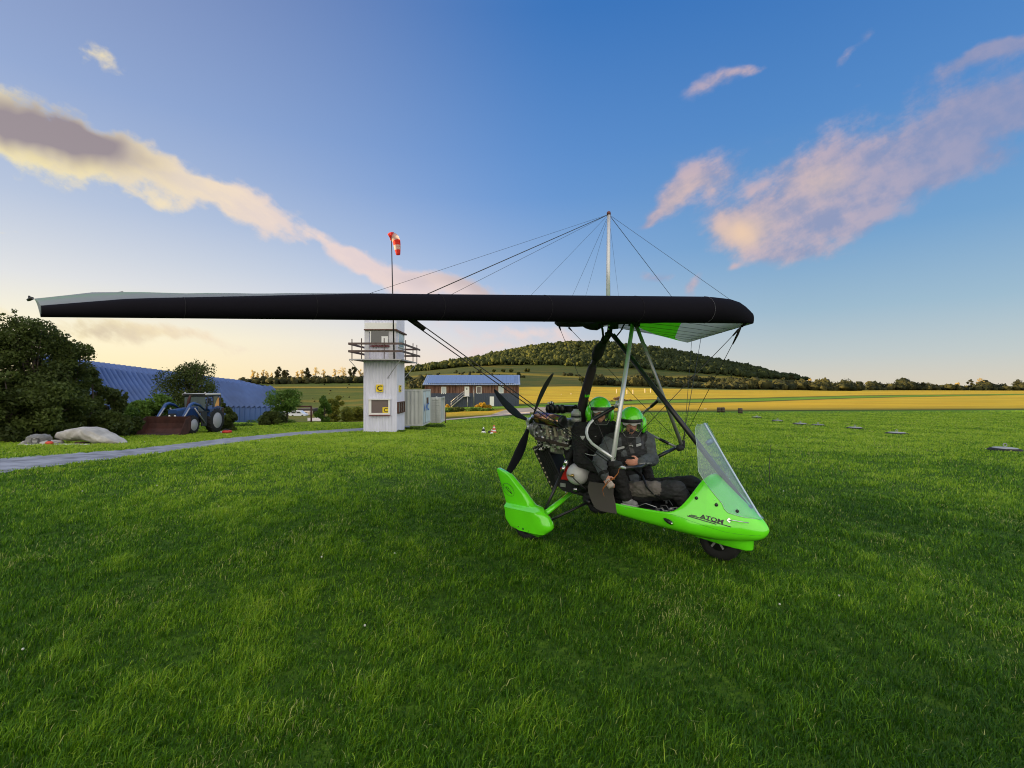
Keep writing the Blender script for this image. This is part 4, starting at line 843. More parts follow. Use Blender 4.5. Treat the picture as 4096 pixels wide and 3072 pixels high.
def leaves(cent, rad, n, size, rng, flat=.8, shell=.35, tm=.55, ct=None):
    """n leaf cards spread over the clumps (centre, radius)"""
    cent = np.asarray(cent, float); rad = np.asarray(rad, float); wts = rad ** 2.2; wts /= wts.sum(); k = rng.choice(len(cent), n, p=wts)
    dv = rng.normal(size=(n, 3)); dv /= np.linalg.norm(dv, axis=1)[:, None]; rr = rad[k] * (shell + (1 - shell) * rng.random(n)) ** .6 * (1 + .12 * rng.normal(size=n))
    p = cent[k] + dv * rr[:, None] * np.array([1, 1, flat])
    a = rng.normal(size=(n, 3)); a /= np.linalg.norm(a, axis=1)[:, None]; b = np.cross(a, rng.normal(size=(n, 3))); b /= np.linalg.norm(b, axis=1)[:, None]
    s = size * (.6 + .8 * rng.random(n))[:, None]; a *= s; b *= s * .55
    v = np.stack([p - a, p + b * .9, p + a, p - b * .9], 1).reshape(-1, 3)
    q = np.arange(n * 4).reshape(-1, 4); ct = rng.random(len(cent)) if ct is None else ct; t = np.clip(tm * ct[k] + (1 - tm) * rng.random(n), 0, 1)
    return v, q, np.repeat(t, 4)
def tree(name, base, h, w_, label, cat, mt, n=9000, size=.07, trunk=.1, clumps=26, rng=None, bottom=.15, group=None, spires=0, twigs=14, flat=.8, prof=None):
    rng = rng or np.random.default_rng(abs(hash((round(base[0], 2), round(base[1], 2)))) % 99991)
    E = empty(name, base, label, cat, group); base = V(base); cent, rad = [], []
    for k in range(clumps):
        f = (k + rng.random()) / clumps; z = bottom + (1 - bottom) * f * .93
        env = (prof(f) if prof else math.sin(math.pi * (.12 + .80 * f)) ** .7); a = rng.random() * 6.283; r = env * w_ / 2 * math.sqrt(rng.random()) * .85
        rc = w_ * rng.uniform(.11, .20) * (.6 + .5 * env); cent.append((base.x + r * math.cos(a), base.y + r * math.sin(a), base.z + min(z * h, h - rc * flat))); rad.append(rc)
    for k in range(spires):
        a = rng.random() * 6.283; r = w_ * .38 * rng.random() ** .5; x, y = base.x + r * math.cos(a), base.y + r * math.sin(a); t0 = h * rng.uniform(.75, .9)
        for j in range(4): cent.append((x + .1 * rng.normal(), y, base.z + t0 + j * h * .045)); rad.append(w_ * (.075 - .014 * j))
    v, q, t = leaves(cent, rad, n, size, rng, flat); mesh_np('crown', v, q, mt, E, tint=t)
    m = MB(); top = base + V((.05 * w_, 0, h * .6)); m.path([base - V((0, 0, .3)), base + V((.02 * w_, .03, h * .25)), top, base + V((0, 0, h * .85))], [trunk, trunk * .8, trunk * .45, trunk * .12], n=8)
    for k in range(twigs):
        c = cent[int(rng.integers(len(cent)))]; s = base.lerp(top, rng.uniform(.2, .9)); c = V(c); mid = s.lerp(c, .5) + V((0, 0, -.05 * h * rng.random())); m.path([s, mid, c], [trunk * .4, trunk * .22, trunk * .06], n=5)
    m.build('trunk', M_bark, E); return E
def zbase(px, d): return gp(px, d)
def tr(px, d, pytop, wpx, label, mt, name='bush', cat='bush', **kw):
    b = gp(px, d); h = Zp(pytop, d) - b.z; return tree(name, b, h, wpx / FPX * d, label, cat, mt, **kw)
g1 = 'bushes in front of the hangar'
tr(120, 21.5, 1258, 330, 'largest dark bushy tree at the left edge, its top against the bright sky', GREEN_D, 'tree', 'tree', n=30000, size=.062, clumps=60, spires=5, bottom=.02, trunk=.13, twigs=30)
tr(-60, 20.5, 1290, 320, 'dark bushy tree cut by the left edge of the picture', GREEN_D, 'tree', 'tree', n=19000, size=.065, clumps=40, spires=3, bottom=.02)
tr(265, 22.5, 1345, 230, 'dark bushy tree with upright leafy shoots, second from the left edge', GREEN_D, 'tree', 'tree', n=22000, size=.060, clumps=46, spires=8, bottom=.02, twigs=22)
tr(365, 24.5, 1465, 150, 'dark rounded bush in front of the left part of the blue hangar', GREEN_D, group=g1, n=9000, size=.07, clumps=26, bottom=.02)
tr(455, 26, 1550, 120, 'dark bush with a narrow upright tip left of the tractor bucket', GREEN_D, group=g1, n=8000, size=.07, clumps=22, spires=2, bottom=.02)
tr(545, 29.5, 1600, 130, 'green bush right behind the rusty loader bucket, left part', GREEN_M, group=g1, n=8000, size=.07, clumps=22, bottom=.02, flat=.9)
tr(640, 30.5, 1574, 150, 'brighter green bush behind the loader arm of the tractor', GREEN_M, group=g1, n=9000, size=.07, clumps=24, bottom=.02, flat=.9)
tr(20, 20, 1480, 260, 'dense lower dark foliage at the very left edge behind the memorial', GREEN_D, group=g1, n=12000, size=.075, clumps=34, bottom=.0)
tr(200, 21, 1520, 300, 'dense dark undergrowth between the left trees behind the memorial', GREEN_D, group=g1, n=12000, size=.075, clumps=34, bottom=.0)
tr(410, 23.2, 1640, 170, 'low dark undergrowth behind the stone memorial', GREEN_D, group=g1, n=8000, size=.07, clumps=24, bottom=.0)
tr(510, 26.5, 1660, 120, 'low dark undergrowth left of the bucket', GREEN_D, group=g1, n=6000, size=.07, clumps=18, bottom=.0)
tr(765, 36.5, 1448, 235, 'round-topped dark green tree rising behind the tractor cab', GREEN_D, 'tree', 'tree', n=12000, size=.075, clumps=44, bottom=.30, spires=3, trunk=.14, twigs=30)
tr(700, 35, 1640, 150, 'dark bush under the tree, behind the tractor bonnet', GREEN_D, group=g1, n=7000, size=.08, clumps=20, bottom=.0)
tr(925, 34.5, 1630, 90, 'small dark bush right of the tractor rear wheel', GREEN_D, group=g1, n=6000, size=.08, clumps=18, bottom=.0)
tr(890, 35, 1580, 46, 'thin dark bush just behind the tractor cab rear', GREEN_D, group=g1, n=3000, size=.08, clumps=10, bottom=.0)
tr(1085, 42, 1645, 105, 'dense dark bush at the right end of the hangar', GREEN_D, group=g1, n=8000, size=.09, clumps=24, bottom=.0)
tr(1145, 45, 1555, 165, 'loose dark green tree hanging over the white vans', GREEN_M, 'tree', 'tree', n=3600, size=.10, clumps=24, bottom=.35, trunk=.12, flat=.6)
tr(1000, 41.5, 1700, 40, 'tiny dark shrub at the foot of the hangar wall', GREEN_D, group=g1, n=1500, size=.07, clumps=8, bottom=.0)
g2 = 'bushes between hangar and tower'
tr(1296, 56, 1580, 74, 'green leafy bush in shade, left of the sunlit one', GREEN_M, group=g2, n=5000, size=.12, clumps=18, bottom=.05)
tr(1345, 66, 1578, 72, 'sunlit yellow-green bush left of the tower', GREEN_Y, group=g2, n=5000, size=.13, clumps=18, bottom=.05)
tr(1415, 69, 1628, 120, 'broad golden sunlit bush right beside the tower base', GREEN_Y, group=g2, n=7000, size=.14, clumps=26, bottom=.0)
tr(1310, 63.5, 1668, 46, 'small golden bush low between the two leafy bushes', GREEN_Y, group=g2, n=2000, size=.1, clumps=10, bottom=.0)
g3 = 'bushes below the clubhouse'
for k, (px, d, pt, wp, mt, lab) in enumerate(((1790, 88, 1631, 60, GREEN_M, 'dark green bush at the left end of the row below the clubhouse'), (1838, 88, 1629, 74, GREEN_D, 'dark bush below the clubhouse staircase'), (1890, 87, 1630, 70, GREEN_M, 'dark bush in the middle of the row below the clubhouse'), (1945, 86, 1634, 60, GREEN_M, 'green bush right below the yellow flowering bush'),
   (1930, 90, 1610, 40, GREEN_B, 'tallest yellow flowering bush in front of the clubhouse'), (1908, 90, 1620, 28, GREEN_B, 'left yellow flowering bush beside the drainpipe'), (1954, 90, 1620, 26, GREEN_B, 'right yellow flowering bush beside the lower door'), (1792, 91, 1618, 18, GREEN_B, 'small yellow bush at the foot of the staircase'), (1985, 86, 1642, 44, GREEN_M, 'last low green bush at the right end of the row'), (1815, 86, 1648, 80, GREEN_D, 'low dark scrub in front of the bush row below the clubhouse'), (1770, 86, 1640, 30, GREEN_M, 'bush just right of the small grey container'))):
    tr(px, d, pt, wp, lab, mt, group=g3, n=2600, size=.16, clumps=16, bottom=.0, twigs=4)
# ---- weeds at the container feet
rng = np.random.default_rng(3); cc, rr_ = [], []
for (a, b, d, r) in ((1640, 1700, 34.7, .16), (1700, 1775, 38.6, .24), (1590, 1618, 31.9, .12), (1000, 1170, 46, .3), (940, 1010, 40, .2)):
    for k in range(16): p = gp(rng.uniform(a, b), d + rng.uniform(-.3, .3), r * .3); cc.append(p); rr_.append(r * rng.uniform(.6, 1.3))
v, q, t = leaves(cc, rr_, 7000, .055, rng, .8); tag(mesh_np('weeds', v, q, GREEN_M, tint=t), 'tufts of taller weeds along the walls of tower, containers and hangar', 'weeds', kind='stuff')
# ---- ridge trees on the left, bare-ish and backlit
for k, (px, pt, wp) in enumerate(((1012, 1478, 26), (1030, 1488, 16), (1053, 1476, 18), (1066, 1482, 18), (1088, 1488, 14), (1112, 1465, 34), (1147, 1478, 40), (1190, 1482, 22), (1205, 1476, 24), (1232, 1470, 36), (1262, 1467, 34), (1293, 1474, 22), (1340, 1474, 22), (1370, 1466, 40), (1412, 1464, 36), (1442, 1474, 26))):
    d = 318 + (k * 37) % 17; b = V((Xp(px, d), d, gz(Xp(px, d), d))); dark = k in (5, 6, 9, 14)
    tree('ridge_tree', b, Zp(pt, d) - b.z, wp / FPX * d, ['first', 'second', 'third', 'fourth', 'fifth', 'sixth', 'seventh', 'eighth', 'ninth', 'tenth', 'eleventh', 'twelfth', 'thirteenth', 'fourteenth', 'fifteenth', 'last'][k] + ' skyline tree from the left on the left ridge, ' + ('full and leafy' if dark else 'sparse and airy'), 'tree', GREEN_H if dark else GREEN_P, n=1300 if dark else 520, size=.42 if dark else .28, trunk=.22, clumps=16, group='trees on the left ridge' + (' in leaf' if dark else ''), bottom=.2, twigs=16)
def mass(name, label, cat, pts, mt, per=60, size=.9, rng=None, kind='stuff', flat=.9):
    rng = rng or np.random.default_rng(8); cc = [p[0] for p in pts]; rr = [p[1] for p in pts]
    v, q, t = leaves(cc, rr, len(pts) * per, size, rng, flat, shell=.7); return tag(mesh_np(name, v, q, mt, tint=t), label, cat, kind=kind)
def core(cc, rr, flat=.85, ct=None):
    """solid lumpy bodies so that a far wood is not see-through"""
    import bmesh
    bm = bmesh.new(); bmesh.ops.create_icosphere(bm, subdivisions=2, radius=1); bv = np.array([v.co for v in bm.verts]); bf = np.array([[v.index for v in f.verts] for f in bm.faces]); bm.free()
    r = np.random.default_rng(2); n = len(cc); V0 = bv[None] * (1 + .24 * r.normal(size=(n, len(bv), 1))) * r.uniform(.75, 1.3, size=(n, 1, 3)) * np.array(rr)[:, None, None] * np.array([1, 1, flat]) + np.array([tuple(c) for c in cc])[:, None, :]
    F = (bf[None] + (np.arange(n) * len(bv))[:, None, None]).reshape(-1, 3)
    t = np.repeat(r.random(n) if ct is None else ct, len(bv)) * .85 + .15 * r.random(n * len(bv)); return V0.reshape(-1, 3), F, t
def wood(name, label, cat, pts, mt, per=26, size=.9, seed=4, flat=.9, tint=None):
    cc = [p[0] for p in pts]; rr = [p[1] for p in pts]; rng = np.random.default_rng(seed); ct = rng.random(len(cc)) ** 1.6
    if tint: ct = np.array([np.clip(tint(c, q), 0, 1) for c, q in zip(cc, ct)])
    v1, f1, t1 = core(cc, [r * .86 for r in rr], flat, ct)
    v2, q2, t2 = leaves(cc, rr, len(pts) * per, size, rng, flat, shell=.85, tm=.85, ct=ct)
    # leaf tint follows the crown it sits on
    f2 = np.concatenate([q2[:, [0, 1, 2]], q2[:, [0, 2, 3]]], 0) + len(v1)
    return tag(mesh_np(name, np.concatenate([v1, v2]), np.concatenate([f1, f2]), mt, tint=np.concatenate([t1, t2]), tris=True), label, cat, kind='stuff')
rng = np.random.default_rng(21)
# left ridge hedge
pts = []
for k in range(230):
    px = rng.uniform(960, 1520); d = 300 + rng.uniform(0, 30); r = rng.uniform(1.3, 2.4); b = gp(px, d); pts.append((b + V((0, 0, r * rng.uniform(.3, 1.0))), r))
wood('ridge_hedgerow', 'dark continuous hedge along the left ridge below the skyline trees', 'hedge', pts, GREEN_H, per=40, size=.5)
# forest on the hill
sil = [(1590, 1486), (1617, 1470), (1707, 1456), (1808, 1444), (1870, 1437), (1992, 1410), (2073, 1389), (2195, 1373), (2299, 1361), (2423, 1366), (2547, 1371), (2686, 1396), (2796, 1420), (2970, 1455), (3044, 1475), (3116, 1497), (3165, 1500), (3203, 1512), (3300, 1520)]
low = [(1590, 1492), (1700, 1484), (1850, 1468), (2000, 1462), (2200, 1462), (2400, 1470), (2600, 1478), (2800, 1494), (3000, 1512), (3150, 1520), (3300, 1528)]
pts = []
tries = 0
while len(pts) < 9500 and tries < 300000:
    tries += 1; px = rng.uniform(1590, 3300); d = rng.uniform(560, 1060); b = gp(px, d); py = HOR + (H0 - b.z) / d * FPX
    r = (1.5 + 3.4 * rng.random() ** 2.4) * (.8 if d < 750 else 1.0)
    if py > np.interp(px, *zip(*low)) or py - 1.8 * r / d * FPX < np.interp(px, *zip(*sil)) - 3: continue
    pts.append((b + V((0, 0, r * rng.uniform(.6, 1.2) + 2.5 * (.5 + noise.noise(b / 22)))), r))
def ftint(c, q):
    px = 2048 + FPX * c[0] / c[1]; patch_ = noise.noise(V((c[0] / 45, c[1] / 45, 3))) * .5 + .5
    return (q * .75 + .45 * patch_ - .12) * float(np.interp(px, [1600, 2250, 2480, 3300], [1.0, .95, .32, .14]))  # crowns right of the summit darkened: hillside shade put into the tint
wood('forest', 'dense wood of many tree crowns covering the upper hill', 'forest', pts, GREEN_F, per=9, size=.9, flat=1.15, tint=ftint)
# hedges and shrubs across the right slopes
pts = []
def band(px0, px1, d0, d1, n, r0, r1):
    for k in range(n):
        px = rng.uniform(px0, px1); d = rng.uniform(d0, d1); q_ = noise.noise(V((px * .012, d * .02, 0))) + .5 * noise.noise(V((px * .04, 4, 0))); r = rng.uniform(r0, r1) * (.70 + .85 * q_)
        if r < r0 * .35: continue
        b = gp(px, d); pts.append((b + V((0, 0, r * rng.uniform(.4, 1.0))), r))
band(2370, 2990, 372, 400, 150, 2.2, 3.8); band(2560, 2760, 400, 425, 60, 3, 4.6); band(2850, 3450, 400, 470, 230, 3.2, 5.2); band(3000, 3420, 480, 560, 120, 3.5, 5.5); band(3300, 4400, 560, 600, 420, 3.8, 5.6); band(3450, 4400, 600, 640, 170, 4.5, 7); band(2250, 2500, 520, 530, 26, 1.5, 2.5); band(2540, 2980, 560, 580, 60, 2, 4)
band(1960, 2120, 470, 476, 26, 1.4, 2.4); band(2320, 2460, 455, 462, 20, 1.5, 2.5); band(1640, 1720, 240, 280, 60, 1.3, 2.6); band(1500, 1640, 330, 380, 30, 2, 3)
wood('hedgerows', 'long irregular hedges and scrub crossing the far slopes right of the hill', 'hedge', pts, GREEN_H, per=30, size=1.0)
# scrub patches on the near slope left and the slope below the forest
pts = []
for k in range(16): px = rng.uniform(1120, 1450); d = rng.uniform(190, 290); b = gp(px, d); pts.append((b + V((0, 0, .25)), rng.uniform(.2, .5)))
for k in range(30): px = rng.uniform(1640, 1960); d = rng.uniform(430, 560); b = gp(px, d); pts.append((b + V((0, 0, .6)), rng.uniform(.8, 1.8)))
wood('scrub', 'scattered dark low scrub on the grassy slopes', 'scrub', pts, GREEN_H, per=30, size=.3)
# single trees on the slopes
for k, (px, d, hpx, wpx) in enumerate(((1918, 560, 14, 22), (1975, 570, 12, 16), (2013, 575, 13, 18), (2046, 575, 14, 26), (2110, 590, 14, 24), (2074, 470, 22, 14), (2330, 420, 20, 26), (2395, 410, 22, 20), (2450, 405, 18, 30), (2650, 420, 26, 40), (1826, 600, 6, 12), (2860, 430, 20, 30))):
    b = gp(px, d); labs = 'small round {} tree standing alone on the far slope, {}'
    where = ['above the left end of the clubhouse roof', 'second to the right above the clubhouse roof', 'above the middle of the clubhouse roof', 'broad one above the clubhouse roof', 'above the right end of the clubhouse roof', 'slim one right of the clubhouse roof', 'left of the mast', 'between mast and downtube', 'at the near hedge left of the downtube', 'broadest, in the hedge behind the control frame', 'tiny one at the forest foot', 'behind the front strut'][k]
    tree('tree', b, hpx / FPX * d, wpx / FPX * d, 'lone tree on the far slope, ' + where, 'tree', GREEN_F, n=900, size=.7, trunk=.25, clumps=12, bottom=.08, group='single trees on the far slopes', twigs=4)
for k, (px, d, hpx, wpx, lab) in enumerate(((3240, 640, 36, 22, 'airy tree above the hedge right of the hill foot'), (3882, 600, 44, 26, 'round leafy tree above the right hedge line'), (3922, 600, 50, 30, 'thin bare tree right of the round one on the right skyline'), (3833, 600, 32, 20, 'low airy tree left of the round one on the right skyline'), (4075, 590, 46, 60, 'dark tree at the right edge of the hedge line'), (3166, 820, 26, 20, 'pointed dark tree at the right end of the wood'), (3693, 600, 32, 60, 'broad tree in the middle of the right hedge line'))):
    b = gp(px, d); tree('skyline_tree', b, hpx / FPX * d, wpx / FPX * d, lab, 'tree', GREEN_H if k in (1, 4, 5, 6) else GREEN_P, n=1100 if k in (1, 4, 5, 6) else 420, size=.6, trunk=.3, clumps=14, bottom=.3 if k != 4 else .0, twigs=12)
# unseen wood left of the view, added and shaped to shade the lawn
pts = []
for yy in np.arange(-75, 68, 3.4):
    for xx in (-67 - max(0, yy - 45) * .42, -72 - max(0, yy - 45) * .3, -78):
        for zz_ in (1, 5, 9, 13) + ((17,) if yy > 30 else ()):
            r = rng.uniform(2.9, 3.8); pts.append((V((xx + rng.uniform(-1, .6), yy + rng.uniform(-1, 1), gz(xx, max(yy, 2)) + zz_ + (rng.uniform(-1, .6) if zz_ >= 13 else 0))), r))
wood('shade_wood', 'unseen dense dark wood added left of the view to shade the lawn', 'wood', pts, GREEN_D, per=30, size=.7)
# ------------------------------------------------------------------ the weight-shift microlight
TH = R(-41); UF = V((math.cos(TH), math.sin(TH), 0)); UL = V((-math.sin(TH), math.cos(TH), 0)); UZ = V((0, 0, 1))
F0 = V((1.934, 4.65, 0))
def T(s, l, z): return F0 + UF * s + UL * l + UZ * z
def tp(px, py, l):
    """point of the plane 'l metres left of the trike's centre line' seen at that pixel"""
    u = (px - 2048) / FPX; o = F0 + UL * l; s = (u * o.y - o.x) / (UF.x - u * UF.y); p = o + UF * s; return V((p.x, p.y, H0 + (HOR - py) / FPX * p.y))
def sl_(p): d = p - F0; return d.dot(UF), d.dot(UL), p.z
def mir(p): s, l, z = sl_(p); return T(s, -l, z)
AX = (UF, UL, UZ)
M_green = mat('lime_green_gelcoat', (.15, .90, .015), .20, coat=.9, var=.05, vs=3.0)
M_alu = mat('brushed_aluminium', (.72, .74, .77), .32, metal=.45)
M_alud = mat('aluminium_dull', (.40, .40, .40), .5, metal=.4)
M_blk = mat('black_plastic', (.010, .010, .012), .35)
M_blkm = mat('black_matt', (.013, .013, .015), .8)
M_sailblk = mat('black_sailcloth', (.0042, .0034, .0075), .75, spec=.12, bump=.25, bs=7)
M_sailgrey = mat('grey_white_sailcloth', (.55, .58, .60), .6, trans=.6)
M_sailwhite = mat('white_sailcloth', (.80, .86, .83), .6, trans=.5)
M_sailgreen = mat('green_sailcloth', (.12, .88, .015), .55, trans=.5)
M_chrome = mat('chrome', (.75, .75, .75), .12, metal=1.0)
M_wire = mat('wire', (.02, .02, .022), .5)
M_greyp = mat('grey_brown_panel', (.085, .075, .07), .55)
TK = empty('microlight_trike', T(-.9, 0, 0), 'lime green two-seat weight-shift microlight with a black-edged delta wing parked on the grass', 'microlight')
# ---- wing
M_seamg = mat('batten_pocket_tape', (.10, .12, .10), .8)
NOSE = tp(3012, 1245, 0); WL = 5.0; SW = R(28)
dirR = (-UL * math.cos(SW) - UF * math.sin(SW)); dirL = (UL * math.cos(SW) - UF * math.sin(SW))
def le(side, t):
    """leading edge: bottom and top points, by distance t along the tube"""
    if side < 0: c = NOSE + dirR * t; zb = np.interp(t, [0, 5], [2.168, 1.982])
    else: c = NOSE + dirL * t; zb = np.interp(t, [0, 5], [2.168, 2.41])
    th = np.interp(t, [0, .05, .15, .30, .5, 3.3, 4.6, 5.0], [.085, .125, .185, .215, .228, .175, .110, .062]) if side < 0 else np.interp(t, [0, .5, 1.5, 3.3, 4.6, 5.0], [.085, .12, .17, .165, .110, .062])
    return V((c.x, c.y, zb)), V((c.x, c.y, zb + th))
def te(side, t):
    ch = np.interp(t, [0, .3, 2, 3.6, 4.6, 5.0], [2.35, 2.30, 1.95, 1.5, .95, .42]); b, tt = le(side, t)
    zt = np.interp(t, [0, 2, 3.6, 4.6, 5.0], [2.46, 2.41, 2.345, 2.26, 2.125]); 
    if side > 0: zt += .42 * t / 5
    p = V((b.x, b.y, 0)) - UF * ch; return V((p.x, p.y, zt))
NS = 40; tsn = [0.0, .04, .1, .18, .3] + list(np.linspace(.45, 4.85, NS)) + [4.93, 5.0]
def sect(side, t):
    """airfoil ring: lower skin (leading edge to trailing edge) and upper skin back"""
    b, tt = le(side, t); e = te(side, t); h = tt.z - b.z; mid = (b + tt) / 2
    bat = .012 * abs(math.sin(t * math.pi / .42)) * min(1, t)      # battens show as soft ribs
    low, up = [], []
    fwd = UF * (h * (.42 if side < 0 else np.interp(t, [0, .5, 1.5], [.10, .12, .12])) * min(1, .25 + t * 2.2))
    nose_ = []
    for k in range(9):
        a = -math.pi / 2 + math.pi * k / 8; nose_.append(mid + fwd * math.cos(a) * 1.0 + UZ * (h / 2 * math.sin(a)))
    L = (mid - e); 
    for f in (.0, .16, .30, .45, .6, .8, 1.0):
        base = V((b.x, b.y, b.z)).lerp(e, f); camber = (.10 if side < 0 else float(np.interp(t, [0, 1, 3, 5], [.10, .08, .0, -.02]))) * (WL - t * .6) / WL * math.sin(math.pi * f) ; low.append(base + UZ * camber)
        bu = V((tt.x, tt.y, tt.z)).lerp(e, f) + UZ * (.014 * math.sin(math.pi * f ** .75) + .5 * bat * math.sin(math.pi * f)); up.append(bu)
    return nose_, low, up
for side in (-1, 1):
    secs = [sect(side, t) for t in tsn]
    m = MB(); m.smooth = True
    # black leading edge pocket: wraps the tube and laps a little under and over
    rings = []
    for (n_, lo, up), t in zip(secs, tsn):
        rings.append([lo[0].lerp(lo[1], .5 if side < 0 else .03)] + n_ + [up[0].lerp(up[1], float(np.interp(t, [3.0, 4.0], [.22, .02])))])
    if side < 0: rings = rings
    m.loft(rings, closed=False)
    m.build('leading_edge', M_sailblk, TK, fixn=False)
    low = [[s_[1][0].lerp(s_[1][1], .5 if side < 0 else .03)] + s_[1][1:] for s_ in secs]; up = [[s_[2][0].lerp(s_[2][1], float(np.interp(t, [3.0, 4.0], [.22, .02])))] + s_[2][1:] for s_, t in zip(secs, tsn)]
    nm = len(low[0])
    # lower skin: white in front, a green wedge, pale trailing panel
    strips = {'white_panel': ([], M_sailwhite if side > 0 else M_sailgrey), 'green_panel': ([], M_sailgreen), 'trailing_panel': ([], M_sailgrey)}
    for ring, t in zip(low, tsn):
        ch = (ring[0] - ring[-1]).length; tf = min(t, 4.75)
        fa = min(.95, np.interp(t, [0, 1.3, 4.4, 5], [.50, .48, .28, .12]) / max(ch, .1)); fb = min(.98, max(fa + .02, np.interp(t, [0, .5, 1.8, 4.4, 5], [1.45, 1.40, 1.18, .58, .25]) / max(ch, .1)))
        def along(f):
            x = f * (nm - 1); i = min(int(x), nm - 2); return ring[i].lerp(ring[i + 1], x - i)
        def fr(f):   # fraction of chord -> index parameter
            tt_ = [0, .08, .30, .45, .6, .8, 1.0][:nm]; return float(np.interp(f, tt_, np.linspace(0, 1, nm)))
        strips['white_panel'][0].append([along(fr(fa * k / 3)) for k in range(4)]); strips['green_panel'][0].append([along(fr(fa + (fb - fa) * k / 3)) for k in range(4)]); strips['trailing_panel'][0].append([along(fr(fb + (1 - fb) * k / 3)) for k in range(4)])
    for nme, (rg, mt) in strips.items(): m = MB(); m.smooth = True; m.loft(rg, closed=False); m.build(nme, mt, TK, fixn=False)
    m = MB(); m.smooth = True; m.loft(up, closed=False); m.build('upper_sail', M_sailgrey, TK, fixn=False)
    # tip cap and batten ends along the trailing edge
    n_, lo, up_ = secs[-1]; m = MB(); m.smooth = False
    m.loft([[a, b] for a, b in zip([n_[0]] + lo[1:], [n_[-1]] + up_[1:])], closed=False); m.build('tip_panel', M_sailgrey if side < 0 else M_sailwhite, TK, fixn=False)
    for k in range(9):
        t = 1.0 + k * .43; e = te(side, t); m = MB(); m.tube(e + UF * .05, e - UF * .07 + UZ * (.01), .006, n=5); m.tube(e - UF * .06 - UL * .012, e - UF * .06 + UL * .012, .006, n=4); m.build('batten_end', M_wire, TK)
for t in (.9, 1.5, 2.1, 2.7, 3.3, 3.9):
    n_, lo, up = sect(1, t); MB().path([q - UZ * .003 for q in lo], .0022, n=4).build('batten_pocket', M_seamg, TK)
# seam of the nose panel, faint stitching
M_seam = mat('dark_seam', (.010, .009, .013), .9)
for t in (1.25, 2.05, 2.85, 3.65, 4.35):
    n_, lo, up = sect(-1, t); MB().path([q + (q - (n_[0] + n_[-1]) / 2).normalized() * .0012 for q in n_], .0016, n=4).build('seam', M_seam, TK)
for t in (.55,):
    n_, lo, up = sect(-1, t); MB().path([q + (q - (n_[0] + n_[-1]) / 2).normalized() * .002 for q in n_], .0018, n=4).build('seam', mat('grey_thread', (.09, .09, .11), .8), TK)
n_, lo, up = sect(-1, 5.0); m = MB(); e = te(-1, 5.0); m.tube(e + UF * .05, e - UF * .12 + UZ * .01, .010, n=5); m.tube(e - UF * .08, e - UF * .08 + UZ * .03, .006, n=5); m.build('tip_batten', M_wire, TK)
# ---- keel, king post, rigging
KZ = lambda s: 2.235 - .052 * (s - .3)
m = MB(); m.tube(T(.28, 0, KZ(.3)), tp(2240, 1296, 0), .030, n=12); m.build('keel_tube', M_blkm, TK)
KP0, KP1 = tp(2431, 1240, 0), tp(2435, 845, 0); ks = sl_(KP0)[0]; KP0 = T(ks, 0, KZ(ks)); KP1 = tp(2435, 852, 0)
m = MB(); m.path([KP0, KP0.lerp(KP1, .5), KP1], [.021, .021, .019], n=12); m.build('king_post', mat('white_tube', (.62, .62, .64), .3, metal=.3), TK)
MB().lathe(KP1, (0, 0, 1), [(-.02, .022), (0, .022), (.012, .018), (.02, .006)], 12).build('post_cap', mat('red_brown_cap', (.14, .04, .03), .5), TK)
def wire(a, b, r=.0024, nm='rigging_wire', sag=0.0, mt=None):
    a, b = V(a), V(b); pts = [a.lerp(b, k / 6) - UZ * (sag * 4 * (k / 6) * (1 - k / 6)) for k in range(7)] if sag else [a, b]
    m = MB(); m.path(pts, r, n=5); return m.build(nm, mt or M_wire, TK)
def topat(side, t, f=.0):
    n_, lo, up = sect(side, t); x = f * 6; i = min(int(x), 5); return up[i].lerp(up[i + 1], x - i)
kt = KP1 - UZ * .015
wire(kt, topat(-1, 2.87, .05), .0036); wire(kt, topat(-1, 3.26, .05), .0013); wire(kt, topat(-1, 2.66, .08), .0015)
wire(kt, te(-1, .45), .0014); wire(kt, te(1, .8), .0016); wire(kt, te(1, 1.6), .0013); wire(kt, te(1, 3.4), .0013); wire(kt, te(1, 3.9), .0013)
wire(kt, T(.18, 0, NOSE.z + .05), .0018); wire(kt, topat(1, 3.3, .05), .0034)
# ---- control frame
NC = tp(2450, 1852, -.88); FC = mir(NC); FC = tp(2728, 1783, .87); AP = tp(2537, 1296, 0); APz = AP + UZ * .0
def aero(a, b, r, nm, mt): m = MB(); m.path([a, b], r, n=12, flat=1.7, up=UL); return m.build(nm, mt, TK)
apR, apL = AP + UL * (-.035), AP + UL * .035
aero(apR, NC, .017, 'downtube', M_alu); aero(apL, FC, .017, 'downtube', mat('dull_aluminium_tube', (.34, .34, .33), .45, metal=.6))
m = MB(); m.box(AP + UZ * .02, (.08, .12, .09), AX); m.tube(AP - UL * .07, AP + UL * .07, .03); m.tube(AP, AP + UZ * .12, .025); m.build('apex_bracket', M_blkm, TK, bevel=.008)
bpts = [NC + UZ * -.01, tp(2500, 1872, -.66), tp(2560, 1868, -.3), tp(2620, 1833, .35), tp(2660, 1808, .6), FC]
m = MB(); m.path(bpts, .013, n=10); m.build('control_bar', M_alu, TK)
m = MB(); m.path([bpts[3].lerp(bpts[4], .2), bpts[4].lerp(bpts[5], .55)], .020, n=10); m.build('grip', M_blk, TK)
m = MB(); m.path([bpts[1], bpts[2], bpts[3].lerp(bpts[2], .1)], .020, n=10); m.build('grip', M_blk, TK)
